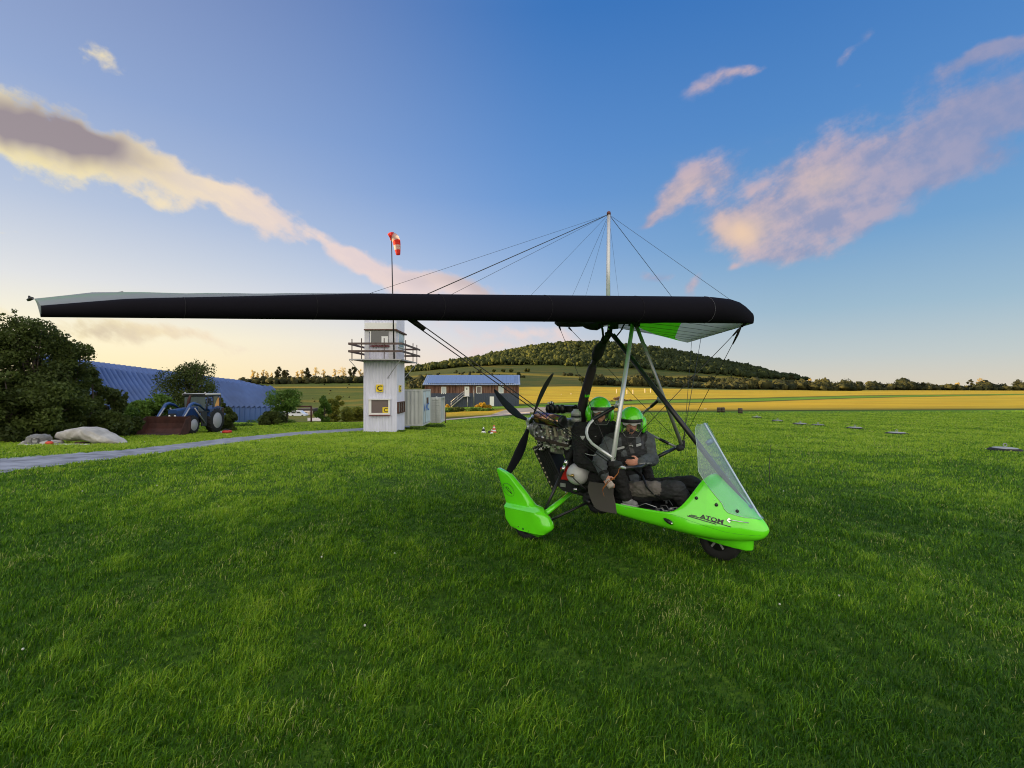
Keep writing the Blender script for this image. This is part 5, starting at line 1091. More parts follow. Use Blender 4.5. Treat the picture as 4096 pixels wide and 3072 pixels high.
for c in (NC, FC):
    m = MB(); m.box(c + UZ * -.005, (.06, .05, .05), AX); m.path([c + UZ * -.02, c - UF * .01 + UL * (.07 if c is NC else -.07) - UZ * .02, c + UL * (.15 if c is NC else -.12) - UZ * .025], [.035, .04, .022], n=8); 
    if c is FC: m.path([c + UL * .0, c + UL * .05 + UZ * .05], [.03, .022], n=8)
    m.build('corner_fitting', M_blkm, TK, bevel=.006)
side_bar = [(2474, 1617, -.49), (2455, 1629, -.50), (2439, 1640, -.53), (2400, 1662, -.62), (2372, 1681, -.70), (2358, 1695, -.75), (2349, 1712, -.785), (2346, 1731, -.81), (2351, 1752, -.83), (2368, 1774, -.85), (2400, 1797, -.86), (2448, 1830, -.87)]
sb = [tp(*q) for q in side_bar]
m = MB(); m.path(sb[3:], .0135, n=10); m.build('training_bar', M_alu, TK); m = MB(); m.path(sb[1:5], .0185, n=10); m.build('bar_sleeve', M_blk, TK)
m = MB(); m.lathe(sb[0], (NC - apR).normalized(), [(-.025, .03), (.03, .03)], 14); m.tube(sb[0], sb[1], .014); m.build('clamp', M_alu, TK)
# far bar: the same on the other side
mb_ = [mir(q) for q in sb]
mb_ = [tp(2640, 1597, .49), tp(2625, 1608, .53), tp(2605, 1626, .60), tp(2580, 1645, .68), tp(2556, 1672, .77), tp(2552, 1700, .8), tp(2570, 1722, .82), tp(2640, 1757, .86), tp(2712, 1792, .87)]
m = MB(); m.path(mb_[1:], .0135, n=10); m.build('training_bar', M_alud, TK); m = MB(); m.path(mb_[0:3], .019, n=10); m.build('bar_sleeve', M_blk, TK); m = MB(); m.path([mb_[-2], mb_[-2].lerp(mb_[-1], .5)], .018, n=10); m.build('bar_sleeve', M_blk, TK)
m = MB(); m.lathe(mb_[0], (FC - apL).normalized(), [(-.025, .03), (.03, .03)], 14); m.build('clamp', M_alud, TK)
# lower rigging
nb = NOSE - UZ * .10
N_ = tp(2966, 1306, 0)
wire(N_, NC + UZ * .02, .0032); wire(N_, FC + UZ * .05, .0032); m = MB(); m.path([N_, N_.lerp(FC, .055), N_.lerp(FC, .12)], [.004, .011, .006]); m.path([N_, N_.lerp(NC, .03), N_.lerp(NC, .07)], [.004, .011, .006]); m.tube(NOSE - UZ * .05, N_, .012); m.build('nose_shackle', M_blkm, TK)
W1 = le(-1, 3.02)[0] + UZ * .03 - UF * .05; 
wire(W1 + UF * .02, NC + UZ * .01, .0042); wire(W1 - UF * .03 - UZ * .01, NC - UF * .03 - UZ * .0, .0042); m = MB(); m.path([W1, W1.lerp(NC, .03), W1.lerp(NC, .065)], [.006, .015, .010]); m.path([W1 - UF * .03, (W1 - UF * .03).lerp(NC, .035), (W1 - UF * .03).lerp(NC, .07)], [.006, .014, .010]); m.build('wire_swage', M_blkm, TK)
W2 = le(1, 3.25)[0]; wire(W2, FC, .0036); wire(W2 - UF * .10 - UL * .1, FC + UF * .02, .0030)
K2, K3 = tp(2238, 1309, 0), tp(2274, 1309, 0)
wire(K2, NC + UZ * .02, .003); wire(K3, FC, .003)
MB().path([K2, K2.lerp(NC, .03)], [.012, .006]).build('tail_swage', M_blkm, TK); MB().path([K3, K3.lerp(FC, .03)], [.012, .006]).build('tail_swage', M_blkm, TK)
wire(tp(2300, 1790, -.3), tp(2425, 1895, -.55), .004)
# rolled bag slung under the keel and the black hang gear
m = MB(); m.smooth = True
m.path([tp(a, b, 0) for a, b in ((2222, 1290), (2236, 1292), (2265, 1291), (2300, 1291), (2335, 1291), (2350, 1298), (2365, 1302), (2385, 1304), (2402, 1298), (2404, 1280))], [.02, .045, .05, .05, .045, .05, .052, .05, .042, .02], n=10); m.build('rolled_bag', mat('black_bag', (.012, .010, .012), .75, bump=.5, bs=14), TK)
m = MB(); H_ = tp(2436, 1336, 0); m.tube(H_ - UZ * .02, H_ + UZ * .11 + UF * .02, .03); m.box(H_ + UZ * .10 + UF * .05, (.10, .06, .10), AX); m.tube(H_ - UL * .06, H_ + UL * .06, .02); m.path([H_ - UZ * .06 + UF * .06, H_ + UF * .14 + UZ * .02, H_ + UF * .2 + UZ * .12], .008); m.build('hang_block', M_blkm, TK, bevel=.008)
m = MB(); m.box(tp(2415, 1296, .03), (.05, .03, .03), AX); m.build('bracket_plate', M_alud, TK); m = MB(); m.ell(tp(2437, 1303, -.04), .012); m.ell(tp(2434, 1317, -.04), .012); m.build('bolt', M_chrome, TK)
m = MB(); m.path([tp(2402, 1290, -.03), tp(2410, 1318, -.03), tp(2413, 1345, -.03), tp(2408, 1365, -.03)], [.012, .013, .012, .02]); m.build('safety_strap', M_blkm, TK)
# ---- mast and front strut
mp_ = [(2438, 1334), (2420, 1362), (2398, 1395), (2373, 1458), (2348, 1548), (2334, 1600), (2326, 1650), (2323, 1700), (2322, 1800), (2330, 1960)]
mpts = [tp(a, b, 0) for a, b in mp_]
m = MB(); m.path(mpts, .034, n=12); mast = m.build('mast', M_blk, TK)
m = MB(); m.path([mpts[1].lerp(mpts[2], .3), mpts[2], mpts[2].lerp(mpts[3], .45), mpts[2].lerp(mpts[3], .75)], [.042, .062, .060, .038], n=12); m.build('padding', M_blkm, mast)
m = MB(); m.path([mpts[3], mpts[3].lerp(mpts[4], .2), mpts[4], mpts[5], mpts[6], mpts[7]], [.040, .050, .052, .052, .060, .065], n=12); m.build('fabric_sleeve', mat('dark_purple_black_sleeve', (.022, .012, .018), .7), mast)
m = MB(); g_ = tp(2349, 1584, -.045); m.box(g_, (.05, .02, .028), AX); m.build('green_tag', M_green, mast)
FS0, FS1 = tp(2452, 1340, 0), tp(2998, 2040, 0)
m = MB(); m.path([FS0, FS0.lerp(FS1, .5), FS1], .026, n=12); fs_ = m.build('front_strut', mat('dark_grey_tube', (.035, .035, .04), .3, metal=.4), TK)
m = MB(); c_ = tp(2838, 1768, 0); m.lathe(c_, (FS1 - FS0), [(-.02, .036), (.02, .036)], 12); m.tube(c_ - UL * .06, c_ + UL * .06, .010); m.build('windscreen_clamp', M_alud, fs_)
# ---- pod
def podring(s, w_, zb, zt, n=26, k1=2.4, top=None):
    """superellipse ring; everything above zt is cut into an open rim"""
    c = (zb + zt) / 2; out_ = []
    for i in range(n):
        a = 2 * math.pi * i / n; ca, sa = math.cos(a), math.sin(a)
        x = w_ * (abs(ca) ** (2 / k1)) * (1 if ca >= 0 else -1); z = c + (zt - zb) / 2 * (abs(sa) ** (2 / k1)) * (1 if sa >= 0 else -1); out_.append(T(s, x, z))
    return out_
# cowl: closed nose shape made of rings from the dash forward.  s, half width at the waist, bottom, top, width of the top
tub = [(-.985, .30, .300, .425), (-.93, .325, .285, .43), (-.75, .345, .265, .43), (-.5, .355, .25, .432), (-.33, .36, .24, .437), (-.25, .358, .235, .48), (-.17, .35, .23, .605), (-.11, .335, .226, .73), (-.05, .315, .222, .79)]
def podprof(w_, zb, zt, wt=None):
    """half profile from the crown of the cowl (or the rim of the open tub) down to the keel"""
    h = zt - zb
    if wt is None:
        waist = min(zt - .004, .385); x0 = 1.0 if zt < .45 else max(.42, 1 - (zt - .43) * 1.6); x1 = 1.0 if zt < .45 else (x0 + 1) / 2 * 1.02; q_ = np.interp(zt, [.44, .6], [.5, .62])
        P_ = [(w_ * x0 - .010, zt - .001), (w_ * x0 - .005, zt), (w_ * x0, zt - .001), (w_ * x1, zt * q_ + waist * (1 - q_)), (w_, waist), (w_ * .985, waist * .6 + zb * .4), (w_ * .90, zb + .05), (w_ * .62, zb + .008), (0, zb)]
    else:
        waist = min(.385, zb + h * .55) if zt > .48 else (zb + zt) / 2
        P_ = [(.0, zt), (wt * .5, zt - .002), (wt, zt - .012), ((wt + w_) / 2 * 1.02, (zt * .62 + waist * .38)), (w_ * .997, waist + (zt - waist) * .03), (w_ * .988, waist * .63 + zb * .37), (w_ * .895, zb + .047 * min(1, h / .3)), (w_ * .60, zb + .007), (0, zb)]
    return P_
def podsec(s, *a):
    P_ = podprof(*a); L_ = [(-x, z) for x, z in P_] + [(x, z) for x, z in P_[:-1]][::-1]; return [T(s, x, z) for x, z in L_]
cowl = [(-.035, .312, .222, .795, .125), (.0, .300, .22, .775, .12), (.08, .268, .22, .70, .10), (.16, .228, .225, .625, .09), (.24, .180, .232, .548, .07), (.31, .128, .245, .478, .05), (.36, .085, .262, .43, .035), (.39, .052, .285, .395, .02), (.408, .022, .315, .365, .010)]
m = MB(); m.smooth = True
secs_ = [podsec(*q) for q in tub] + [podsec(*q) for q in cowl]
secs_.append([T(.412, 0, .342)] * len(secs_[0]))
m.loft(secs_, closed=False)
POD = m.build('body_pod', M_green, TK, sub=2)
sol = POD.modifiers.new('t', 'SOLIDIFY'); sol.thickness = .008; sol.offset = 1
m = MB(); m.smooth = False
m.loft([podsec(s, w_ - .018, zb + .02, min(zt - .012, .44)) for s, w_, zb, zt in tub[:-2]], closed=False); m.build('pod_lining', M_blkm, TK, fixn=False)
m = MB(); m.box(T(-.03, 0, .58), (.03, .30, .26), AX); m.box(T(-.3, 0, .30), (.5, .5, .02), AX); m.build('dashboard', M_blkm, TK, bevel=.01)
# front wheel fairing under the nose
m = MB(); m.smooth = True
for_ = [(-.48, .02, .245, .26), (-.36, .07, .215, .27), (-.2, .10, .19, .29), (0, .115, .172, .30), (.15, .11, .158, .30), (.25, .085, .150, .30), (.285, .04, .150, .30), (.292, .008, .152, .30)]
m.loft([[T(s, x * w_, z) for x, z in ((0, zt), (1, zt), (1.0, (zb + zt) / 2), (.93, zb + .008), (0.85, zb), (0, zb + .001), (-.85, zb), (-.93, zb + .008), (-1.0, (zb + zt) / 2), (-1, zt))] for s, w_, zb, zt in for_]); m.build('wheel_fairing', M_green, TK)
dg = bpy.context.evaluated_depsgraph_get(); pe = POD.evaluated_get(dg).to_mesh(); PT = BVHTree.FromPolygons([v.co + wloc(TK) for v in pe.vertices], [tuple(p.vertices) for p in pe.polygons])
CAM = V((0, 0, H0))
def decal(px, py, off=.0025, l=-.3):
    """the place on the pod's own surface"""
    d = (tp(px, py, l) - CAM).normalized(); h, n_, i, dist = PT.ray_cast(CAM, d)
    if h is None: return tp(px, py, l)
    if n_.dot(d) > 0: n_ = -n_
    return h + n_ * off
def c4(x, y): return 2500 + x / 2.765, 1650 + y / 2.765
for a, b, th in (((728, 1132), (800, 1147), 4), ((708, 1138), (906, 1184), 4.6), ((688, 1143), (1010, 1236), 4.8), ((900, 1187), (1172, 1266), 4.8)):
    m = MB(); pts_ = []
    for k in range(15):
        f = k / 14; x, y = a[0] + (b[0] - a[0]) * f, a[1] + (b[1] - a[1]) * f; pts_.append([decal(*c4(x, y - th), .003), decal(*c4(x, y + th), .003)])
    m.loft(pts_, closed=False); m.build('stripe', M_blk, POD, fixn=False)
def lettering(s, fx, nm, par, mt, wide, size, bold=.03, dec=decal, off=.0035):
    mm = MB(); text_mesh(mm, s, (0, 0, 0), (1, 0, 0), (0, 1, 0), size, wide=wide, bold=bold, shear=.0); v2 = [fx(p.x, p.y) for p in mm.v]; mm.v = [dec(*q, off) for q in v2]; mm.build(nm, mt, par, fixn=False)
ca, sa = math.cos(R(16.0)), math.sin(R(16.0))
lettering('ATOM', lambda x, y: c4(962 + x * ca + y * .25, 1178 + x * sa * .9 - y), 'lettering', POD, M_blk, 1.55, 60, .035)
for x, y in ((790, 947), (1010, 1022), (1240, 1092)):
    c = decal(*c4(x, y), 0); d = (decal(*c4(x, y), .01) - c).normalized(); MB().lathe(c, d, [(-.002, .0155), (.006, .0155), (.014, .011), (.016, .004)], 16).build('rubber_knob', M_blk, POD)
for x, y in ((780, 890), (992, 968), (1018, 995), (1052, 990), (8, 1065), (428, 1290), (436, 1302)):
    c = decal(*c4(x, y), 0); MB().ell(c, .0045, nu=8, nv=6).build('screw', M_chrome, POD)
# pitot tube on a square plate, black side lamp
c = decal(*c4(1150, 1192), 0); d = (decal(*c4(1150, 1192), .01) - c).normalized(); up_ = (UZ - d * d.z).normalized(); rt = up_.cross(d)
m = MB(); m.box(c + d * .004, (.030, .030, .006), ((up_ + rt).normalized(), (up_ - rt).normalized(), d)); m.build('static_plate', M_chrome, POD)
m = MB(); e_ = decal(*c4(1342, 1227), .05); m.path([c, c + d * .03, c + d * .045 + (e_ - c) * .12, e_], .0042, n=8); m.build('pitot_tube', M_chrome, POD)
a_, b_ = decal(*c4(452, 1180), .012), decal(*c4(520, 1215), .022); m = MB(); m.path([a_ - (b_ - a_) * .3, a_, a_.lerp(b_, .5), b_, b_ + (b_ - a_) * .08], [.004, .014, .019, .0185, .015], n=14); lm = m.build('side_lamp', M_blk, POD); MB().ell(b_ + (b_ - a_) * .10, .011, .011, .011).build('lens', M_chrome, lm)
# panel joint line
m = MB(); m.path([decal(*c4(x, y), .0008) for x, y in ((493, 1122), (600, 1150), (700, 1190), (800, 1225), (900, 1260), (1000, 1290), (1100, 1320), (1250, 1345), (1400, 1360), (1500, 1362))], .0012, n=4); m.build('joint_line', mat('green_shadow_gap', (.03, .30, .01), .5), POD)
# ---- windscreen: folded along the centre line, swept back along both sides
def scr(px, py, l): return tp(px, py, l)
cen = [(2816, 1692), (2845, 1742), (2880, 1802), (2915, 1862), (2955, 1930), (2995, 1996), (3030, 2054), (3044, 2076)]
cenp = [tp(a, b, 0) for a, b in cen]
edg = [(2790, 1696, -.07), (2779, 1716, -.13), (2785, 1765, -.20), (2791, 1822, -.26), (2793, 1885, -.30), (2815, 1921, -.30)]
edp = [tp(*q) for q in edg] 
low_ = [c4(930, 830), c4(1000, 920), c4(1075, 1010), c4(1110, 1100), c4(1300, 1160), c4(1500, 1188)]
lowp = [decal(a, b, .006) for a, b in low_]
border = edp + lowp
def polyat(pts, f):
    L_ = [0]; 
    for a, b in zip(pts, pts[1:]): L_.append(L_[-1] + (b - a).length)
    x = f * L_[-1]; i = max(0, min(np.searchsorted(L_, x) - 1, len(pts) - 2)); return pts[i].lerp(pts[i + 1], (x - L_[i]) / max(1e-6, L_[i + 1] - L_[i]))
rows_ = []
for k in range(27):
    f = k / 26; a = polyat(border, f); c = polyat(cenp, f); row = []
    for j in range(9):
        g = j / 8; p = a.lerp(c, g); s_, l_, z_ = sl_(p); bul = .05 * math.sin(math.pi * min(1, g * 1.0)) * (1 - .5 * f); p = p - UL * bul * .7 + UF * bul * .5; row.append(p)
    s_, l_, z_ = sl_(row[-1]); row[-1] = T(s_, 0, z_)
    rows_.append(row + [mir(p) for p in row[:-1][::-1]])
def glassm():
    m = bpy.data.materials.new('tinted_acrylic'); m.use_nodes = True; t = NT(m.node_tree); b = t.n['Principled BSDF']
    b.inputs['Base Color'].default_value = (.62, .78, .92, 1); b.inputs['Roughness'].default_value = .06; b.inputs['Specular IOR Level'].default_value = .6; b.inputs['Coat Weight'].default_value = 1; b.inputs['Coat Roughness'].default_value = .03
    tr = t.new('ShaderNodeBsdfTransparent'); tr.inputs[0].default_value = (.66, .84, .98, 1); mx = t.new('ShaderNodeMixShader'); mx.inputs[0].default_value = .24
    t.l.new(tr.outputs[0], mx.inputs[1]); t.l.new(b.outputs[0], mx.inputs[2]); t.l.new(mx.outputs[0], t.n['Material Output'].inputs[0]); return m
m = MB(); m.smooth = True; m.loft(rows_, closed=False); WSN = m.build('windscreen', glassm(), TK, sub=1)
m = MB(); m.path([r_[8] + UF * .003 for r_ in rows_], .010, n=8); m.build('centre_fold', mat('pale_blue_acrylic_edge', (.45, .58, .75), .15, coat=.8), WSN)
m = MB(); m.path([r_[0] for r_ in rows_], .0025, n=5); m.build('edge_lip', mat('acrylic_edge', (.45, .60, .50), .2), WSN)
m = MB(); q_ = tp(2992, 2030, -.0); m.box(q_, (.07, .06, .05), AX); m.build('strut_foot', mat('blue_grey_bracket', (.10, .14, .30), .4), TK, bevel=.01)
# ---- wheels
def wheel(c, r, wd, ax, nm):
    c = V(c); ax = V(ax).normalized(); E = MB(); m = MB()
    m.lathe(c - ax * wd / 2, ax, [(wd * .12, r * .5), (wd * .02, r * .6), (0, r * .78), (wd * .1, r * .93), (wd * .3, r * .99), (wd * .5, r), (wd * .7, r * .99), (wd * .9, r * .93), (wd, r * .78), (wd * .98, r * .6), (wd * .88, r * .5)], 40, caps=False)
    m.smooth = False; a, b = frame(ax)
    for k in range(30):
        t = 2 * math.pi * k / 30; n = a * math.cos(t) + b * math.sin(t); m.box(c + n * (r * .992) + ax * (wd * .2 * (1 if k % 2 else -1)), (wd * .32, r * .05, r * .025), (ax, n.cross(ax), n))
    w_ = m.build(nm, M_tyre, TK)
    m = MB()
    for sg_ in (1, -1): m.lathe(c + ax * (sg_ * wd * .40), -ax * sg_, [(0, r * .56), (.006, r * .58), (.012, r * .5), (.03, r * .44), (.03, r * .2), (.0, r * .16), (-.01, r * .05)], 28)
    m.build('rim', M_blk, w_); m = MB()
    for k in range(5):
        t = 2 * math.pi * k / 5 + .3; n = a * math.cos(t) + b * math.sin(t); m.box(c + n * r * .32 + ax * (wd * .36), (.01, r * .10, r * .35), (ax, n.cross(ax), n)); m.box(c + n * r * .32 - ax * (wd * .36), (.01, r * .10, r * .35), (ax, n.cross(ax), n))
    m.build('spokes', M_alud, w_); return w_
st = R(10); fax = (UL * math.cos(st) + UF * math.sin(st)); wheel(T(0, 0, .195), .2, .12, fax, 'front_wheel')
m = MB(); 
for sg_ in (-1, 1): m.tube(T(0, sg_ * .075, .2), T(-.02, sg_ * .07, .42), .014)
m.tube(T(0, -.09, .2), T(0, .09, .2), .014); m.build('front_fork', M_blk, TK)
RW = {}
for sd in (-1, 1):
    wheel(T(-1.715, sd * .70, .155), .165, .12, UL, 'rear_wheel')
# spat with fin: traced on the outer plane, thick and rounded
def cs(x, y): return 1960 + x / 4.3647, 1820 + y / 4.3647
sp_depth = 0
spat = [(118, 228), (330, 330), (440, 470), (560, 620), (650, 760), (740, 900), (815, 925), (890, 970), (1000, 1090), (1050, 1230), (1055, 1320), (960, 1400), (850, 1440), (700, 1425), (560, 1370), (400, 1230), (300, 1080), (288, 930), (230, 700), (150, 430), (98, 270)]
sp3 = [sl_(tp(*cs(x, y), -.745)) for x, y in spat]
for sd in (-1, 1):
    # stacked level slices: flat outer face, rounded front, the fin set in behind the fatter wheel cover
    fr_s = sorted((z_, s_) for s_, l_, z_ in sp3[0:13]); re_s = sorted((z_, s_) for s_, l_, z_ in ([sp3[0]] + sp3[12:]))
    z0_, z1_ = max(fr_s[0][0], re_s[0][0]), fr_s[-1][0]; zs = sorted(set(list(np.linspace(z0_ + .002, .318, 13)) + [.326, .334, .342, .352] + list(np.linspace(.37, z1_ - .003, 14)))); rings = []
    for z_ in zs:
        sf_, sr_ = float(np.interp(z_, *zip(*fr_s))), float(np.interp(z_, *zip(*re_s))); ln_ = max(sf_ - sr_, .012)
        lo_ = float(np.interp(z_, [z0_, z0_ + .03, .10, .320, .352, .8], [.745, .775, .80, .80, .748, .735])); th_ = float(np.interp(z_, [z0_, z0_ + .04, .13, .26, .36, .5, .75], [.05, .12, .19, .17, .11, .08, .05])); bv = min(ln_ * .55, float(np.interp(z_, [.08, .2, .31, .36, .7], [.12, .16, .20, .085, .05])))
        mid_ = lo_ - th_ / 2; pts_ = [(sr_, mid_ + th_ * .10), (sr_ + ln_ * .03, lo_ - .008), (sr_ + ln_ * .12, lo_), ((sr_ + sf_ - bv) / 2, lo_), (sf_ - bv, lo_)]
        for q in (.25, .5, .75): pts_.append((sf_ - bv + bv * math.sin(q * math.pi / 2), mid_ + th_ / 2 * math.cos(q * math.pi / 2) ** .8))
        pts_ += [(sf_, mid_)]
        for q in (.7, .35): pts_.append((sf_ - bv + bv * math.sin(q * math.pi / 2), mid_ - th_ / 2 * math.cos(q * math.pi / 2) ** .8))
        pts_ += [(sf_ - bv, lo_ - th_), (sr_ + ln_ * .15, lo_ - th_), (sr_, mid_ - th_ * .10)]
        rings.append([T(a_, sd * b_, z_) for a_, b_ in pts_])
    m = MB(); m.smooth = True; m.loft(rings); SPT = m.build('wheel_spat', M_green, TK); es_ = SPT.modifiers.new('b', 'EDGE_SPLIT'); es_.split_angle = R(38)
    if sd < 0:
        def spd(px, py, off=.003): p = tp(px, py, -.741 if py < 2020 else -.80); return p - UL * off
        m = MB(); pts_ = []
        for k in range(41): a = 2 * math.pi * k / 40; x, y = 72 * math.cos(a), 132 * math.sin(a); an = R(-37); pts_.append(spd(*cs(327 + x * math.cos(an) - y * math.sin(an), 605 + x * math.sin(an) + y * math.cos(an))))
        m.path(pts_, .0022, n=5); m.build('oval_badge', M_blk, SPT)
        an = R(52)
        lettering('ATOM', lambda x, y: cs(335 + x * math.cos(an) + y * math.sin(an), 612 + x * math.sin(an) - y * math.cos(an)), 'lettering', SPT, M_blk, 1.25, 46, .02, dec=lambda px, py, o: spd(px, py, .004))
        for a, b in (((236, 560), (340, 660)), ((215, 500), (248, 545)), ((372, 690), (410, 738)), ((250, 545), (345, 640))): m = MB(); m.tube(spd(*cs(*a)), spd(*cs(*b)), .0016, n=4); m.build('badge_stripe', M_blk, SPT)
        for x, y, r_ in ((496, 1250, .006), (578, 1288, .012), (672, 1327, .005)): m = MB(); c = spd(*cs(x, y), -.002); m.lathe(c, -UL, [(0, r_), (.004, r_), (.005, r_ * .7)], 12); m.build('hub_bolt', mat('dark_green_cap', (.02, .25, .01), .4) if r_ > .01 else M_brown, SPT)
# ---- rear suspension
for sd in (-1, 1):
    f = (lambda p: p) if sd < 0 else mir
    m = MB(); m.path([f(tp(2183, 2052, -.64)), f(tp(2230, 2016, -.42)), f(tp(2285, 1972, -.17))], [.034, .032, .030], n=14, flat=.8); m.build('axle_leg', M_green, TK)
    m = MB(); m.path([f(tp(2178, 2046, -.62)), f(tp(2253, 1878, -.34))], .016, n=10); ss = m.build('shock_strut', mat('black_tube', (.018, .018, .02), .3), TK)
    m = MB(); m.path([f(tp(2248, 1888, -.35)), f(tp(2262, 1858, -.31))], .022, n=12); m.path([f(tp(2258, 1864, -.32)), f(tp(2273, 1834, -.28))], .027, n=12); m.build('chrome_damper', M_chrome, ss)
    m = MB(); m.path([f(tp(2268, 1842, -.29)), f(tp(2296, 1790, -.22))], .031, n=12); m.build('damper_boot', M_blkm, ss)
    m = MB(); m.path([f(tp(2180, 2092, -.64)), f(tp(2350, 2010, -.30))], .013, n=10); m.lathe(f(tp(2355, 2008, -.30)), UL, [(-.02, .028), (.02, .028)], 12); m.build('drag_strut', M_blk, TK)
# ---- chassis spine, pulley box under the engine
m = MB(); m.path([T(-1.75, 0, .56), T(-1.45, 0, .46), T(-.9, 0, .36), T(-.3, 0, .33)], .03, n=8); m.build('chassis_tube', M_blk, TK)
m = MB(); pl = [tp(a, b, -.15) for a, b in ((2232, 1935), (2262, 1962), (2330, 1978), (2365, 1975), (2375, 1900), (2300, 1870), (2225, 1900))]; m.loft([[p - UL * .05 for p in pl], [p + UL * .32 for p in pl]]); m.build('rear_frame', M_blkm, TK, bevel=.01)
for k in range(3): MB().ring(tp(2302 + k * 5, 1958, -.22), tp(2310, 1960, -.22) - tp(2300, 1958, -.22), .028, .006, 20, 6).build('pulley', M_chrome, TK)
m = MB(); m.ring(tp(2335, 1945, -.2), UL, .09, .008, 26, 6); m.lathe(tp(2335, 1945, -.19), -UL, [(0, .07), (.02, .07), (.03, .02)], 20); m.build('reduction_wheel', M_blk, TK)
m = MB(); m.box(tp(2253, 1940, -.2), (.07, .015, .04), AX); m.build('clamp_plate', M_alud, TK)
# ---- engine
EN = MB(); e0 = T(-1.95, -.02, .98)
blk = mat('cast_aluminium', (.30, .295, .29), .4, metal=.6, var=.35, vs=20, bump=.4, bs=40)
def eb(px, py, l, size, nm, mt, bev=.006): m = MB(); m.box(tp(px, py, l), size, AX); return m.build(nm, mt, ENG, bevel=bev)
m = MB(); m.box(tp(2240, 1740, -.02), (.46, .30, .20), AX); m.box(tp(2240, 1700, .02), (.44, .26, .16), AX); m.box(tp(2235, 1790, 0), (.36, .22, .12), AX)
ENG = m.build('engine', blk, TK, bevel=.012)
m = MB(); r2 = random.Random(4)
for k in range(110):
    px, py = r2.uniform(2150, 2325), r2.uniform(1705, 1800); c = tp(px, py, -.19 - .04 * r2.random()); q = r2.random()
    if q < .4: m.box(c, (r2.uniform(.015, .06), .04, r2.uniform(.01, .04)), AX)
    elif q < .75: m.lathe(c + UL * .02, -UL, [(0, r2.uniform(.01, .028)), (r2.uniform(.02, .05), r2.uniform(.008, .022))], 10)
    else: m.path([c, c + UF * r2.uniform(-.08, .08) + UZ * r2.uniform(-.06, .06) - UL * .02, c + UF * r2.uniform(-.12, .12) + UZ * r2.uniform(-.03, .03)], r2.uniform(.004, .009), n=6)
m.build('castings', mat('bright_casting', (.72, .70, .66), .28, metal=.8, var=.3, vs=30), ENG)
M_pm = mat('pale_metal', (.55, .48, .38), .4, metal=.4)
for k in range(4): MB().box(tp(2192 + k * 30, 1728, -.22), (.03, .03, .11), (UF, UL, (UZ - UF * .25).normalized())).build('intake_runner', M_pm, ENG)
for k in range(16): px, py = r2.uniform(2150, 2330), r2.uniform(1700, 1805); c = tp(px, py, -.23); m = MB(); m.path([c, c + V((r2.uniform(-.05, .05), 0, r2.uniform(-.05, .05))), c + V((r2.uniform(-.1, .1), 0, r2.uniform(-.08, .03)))], r2.uniform(.004, .012), n=6); m.build('hose', M_blkm, ENG)
m = MB(); a_, b_ = tp(2140, 1752, -.24), tp(2272, 1784, -.24); d_ = (b_ - a_).normalized(); m.box((a_ + b_) / 2, ((b_ - a_).length, .02, .035), (d_, UL, d_.cross(UL) * -1)); m.build('engine_rail', mat('brown_black_rail', (.045, .030, .024), .5), ENG, bevel=.003)
for k in range(4): c = tp(2196 + k * 19, 1637, -.10); MB().lathe(c - UZ * .04, (UZ - UL * .35), [(0, .030), (.05, .034), (.065, .026), (.09, .024), (.10, .005)], 12).build('ignition_coil', M_blk, ENG)
m = MB(); m.box(tp(2252, 1634, .0), (.34, .16, .075), AX); m.ell(tp(2206, 1615, -.02), .03); m.path([tp(2198, 1622, -.05), tp(2206, 1611, -.05), tp(2216, 1613, -.05)], .012); m.ell(tp(2302, 1626, 0), .022)
m.build('cylinder_cover', M_blk, ENG, bevel=.004)
for k, (px, py) in enumerate(((2193, 1612), (2202, 1611), (2210, 1612))): MB().ell(tp(px, py, -.10), .009, .02, .014).build('hose_clip', M_whitep, ENG)
# coolant header tank
c = tp(2304, 1668, -.14); MB().lathe(c, UZ, [(-.055, .05), (-.045, .058), (-.005, .060)], 22).build('tank_base', M_alud, ENG); MB().lathe(c, UZ, [(-.004, .056), (.015, .056)], 22).build('tank_band', M_blk, ENG)
MB().lathe(c, UZ, [(.016, .058), (.045, .056), (.062, .048), (.072, .034), (.085, .032), (.087, .01)], 22).build('header_tank', mat('grey_white_plastic', (.42, .43, .44), .35), ENG)
# muffler
hm = bpy.data.materials.new('glinting_tinted_steel'); hm.use_nodes = True; t = NT(hm.node_tree); b = t.n['Principled BSDF']; g = t.new('ShaderNodeNewGeometry').outputs['Position']
t.l.new(t.ramp(t.noise(g, 9, 5, .6), [(.3, (.03, .025, .05)), (.46, (.06, .05, .16)), (.53, (.55, .24, .08)), (.58, (.60, .42, .28)), (.64, (.05, .04, .06))]), b.inputs['Base Color']); b.inputs['Metallic'].default_value = .9; b.inputs['Roughness'].default_value = .22  # tinted steel; the orange patches are a warm reflection painted in
a_, b_ = tp(2146, 1668, -.30), tp(2252, 1688, -.30); m = MB(); d_ = (b_ - a_).normalized(); L_ = (b_ - a_).length; m.lathe(a_, d_, [(0, .02), (.004, .060), (.012, .070), (L_ * .5, .072), (L_ - .01, .070), (L_, .060), (L_ + .005, .01)], 28); mf = m.build('muffler', hm, ENG)
MB().lathe(b_ - d_ * .02, d_, [(0, .073), (.022, .073), (.03, .045), (.032, .005)], 28).build('end_cap', M_blk, mf)
m = MB(); m.path([tp(2150, 1680, -.26), tp(2132, 1672, -.2), tp(2122, 1688, -.12), tp(2128, 1705, -.1)], .022, n=10); m.path([tp(2200, 1690, -.28), tp(2205, 1712, -.24)], .016); m.path([tp(2235, 1695, -.28), tp(2240, 1712, -.24)], .016); m.build('exhaust_pipe', M_blk, ENG)
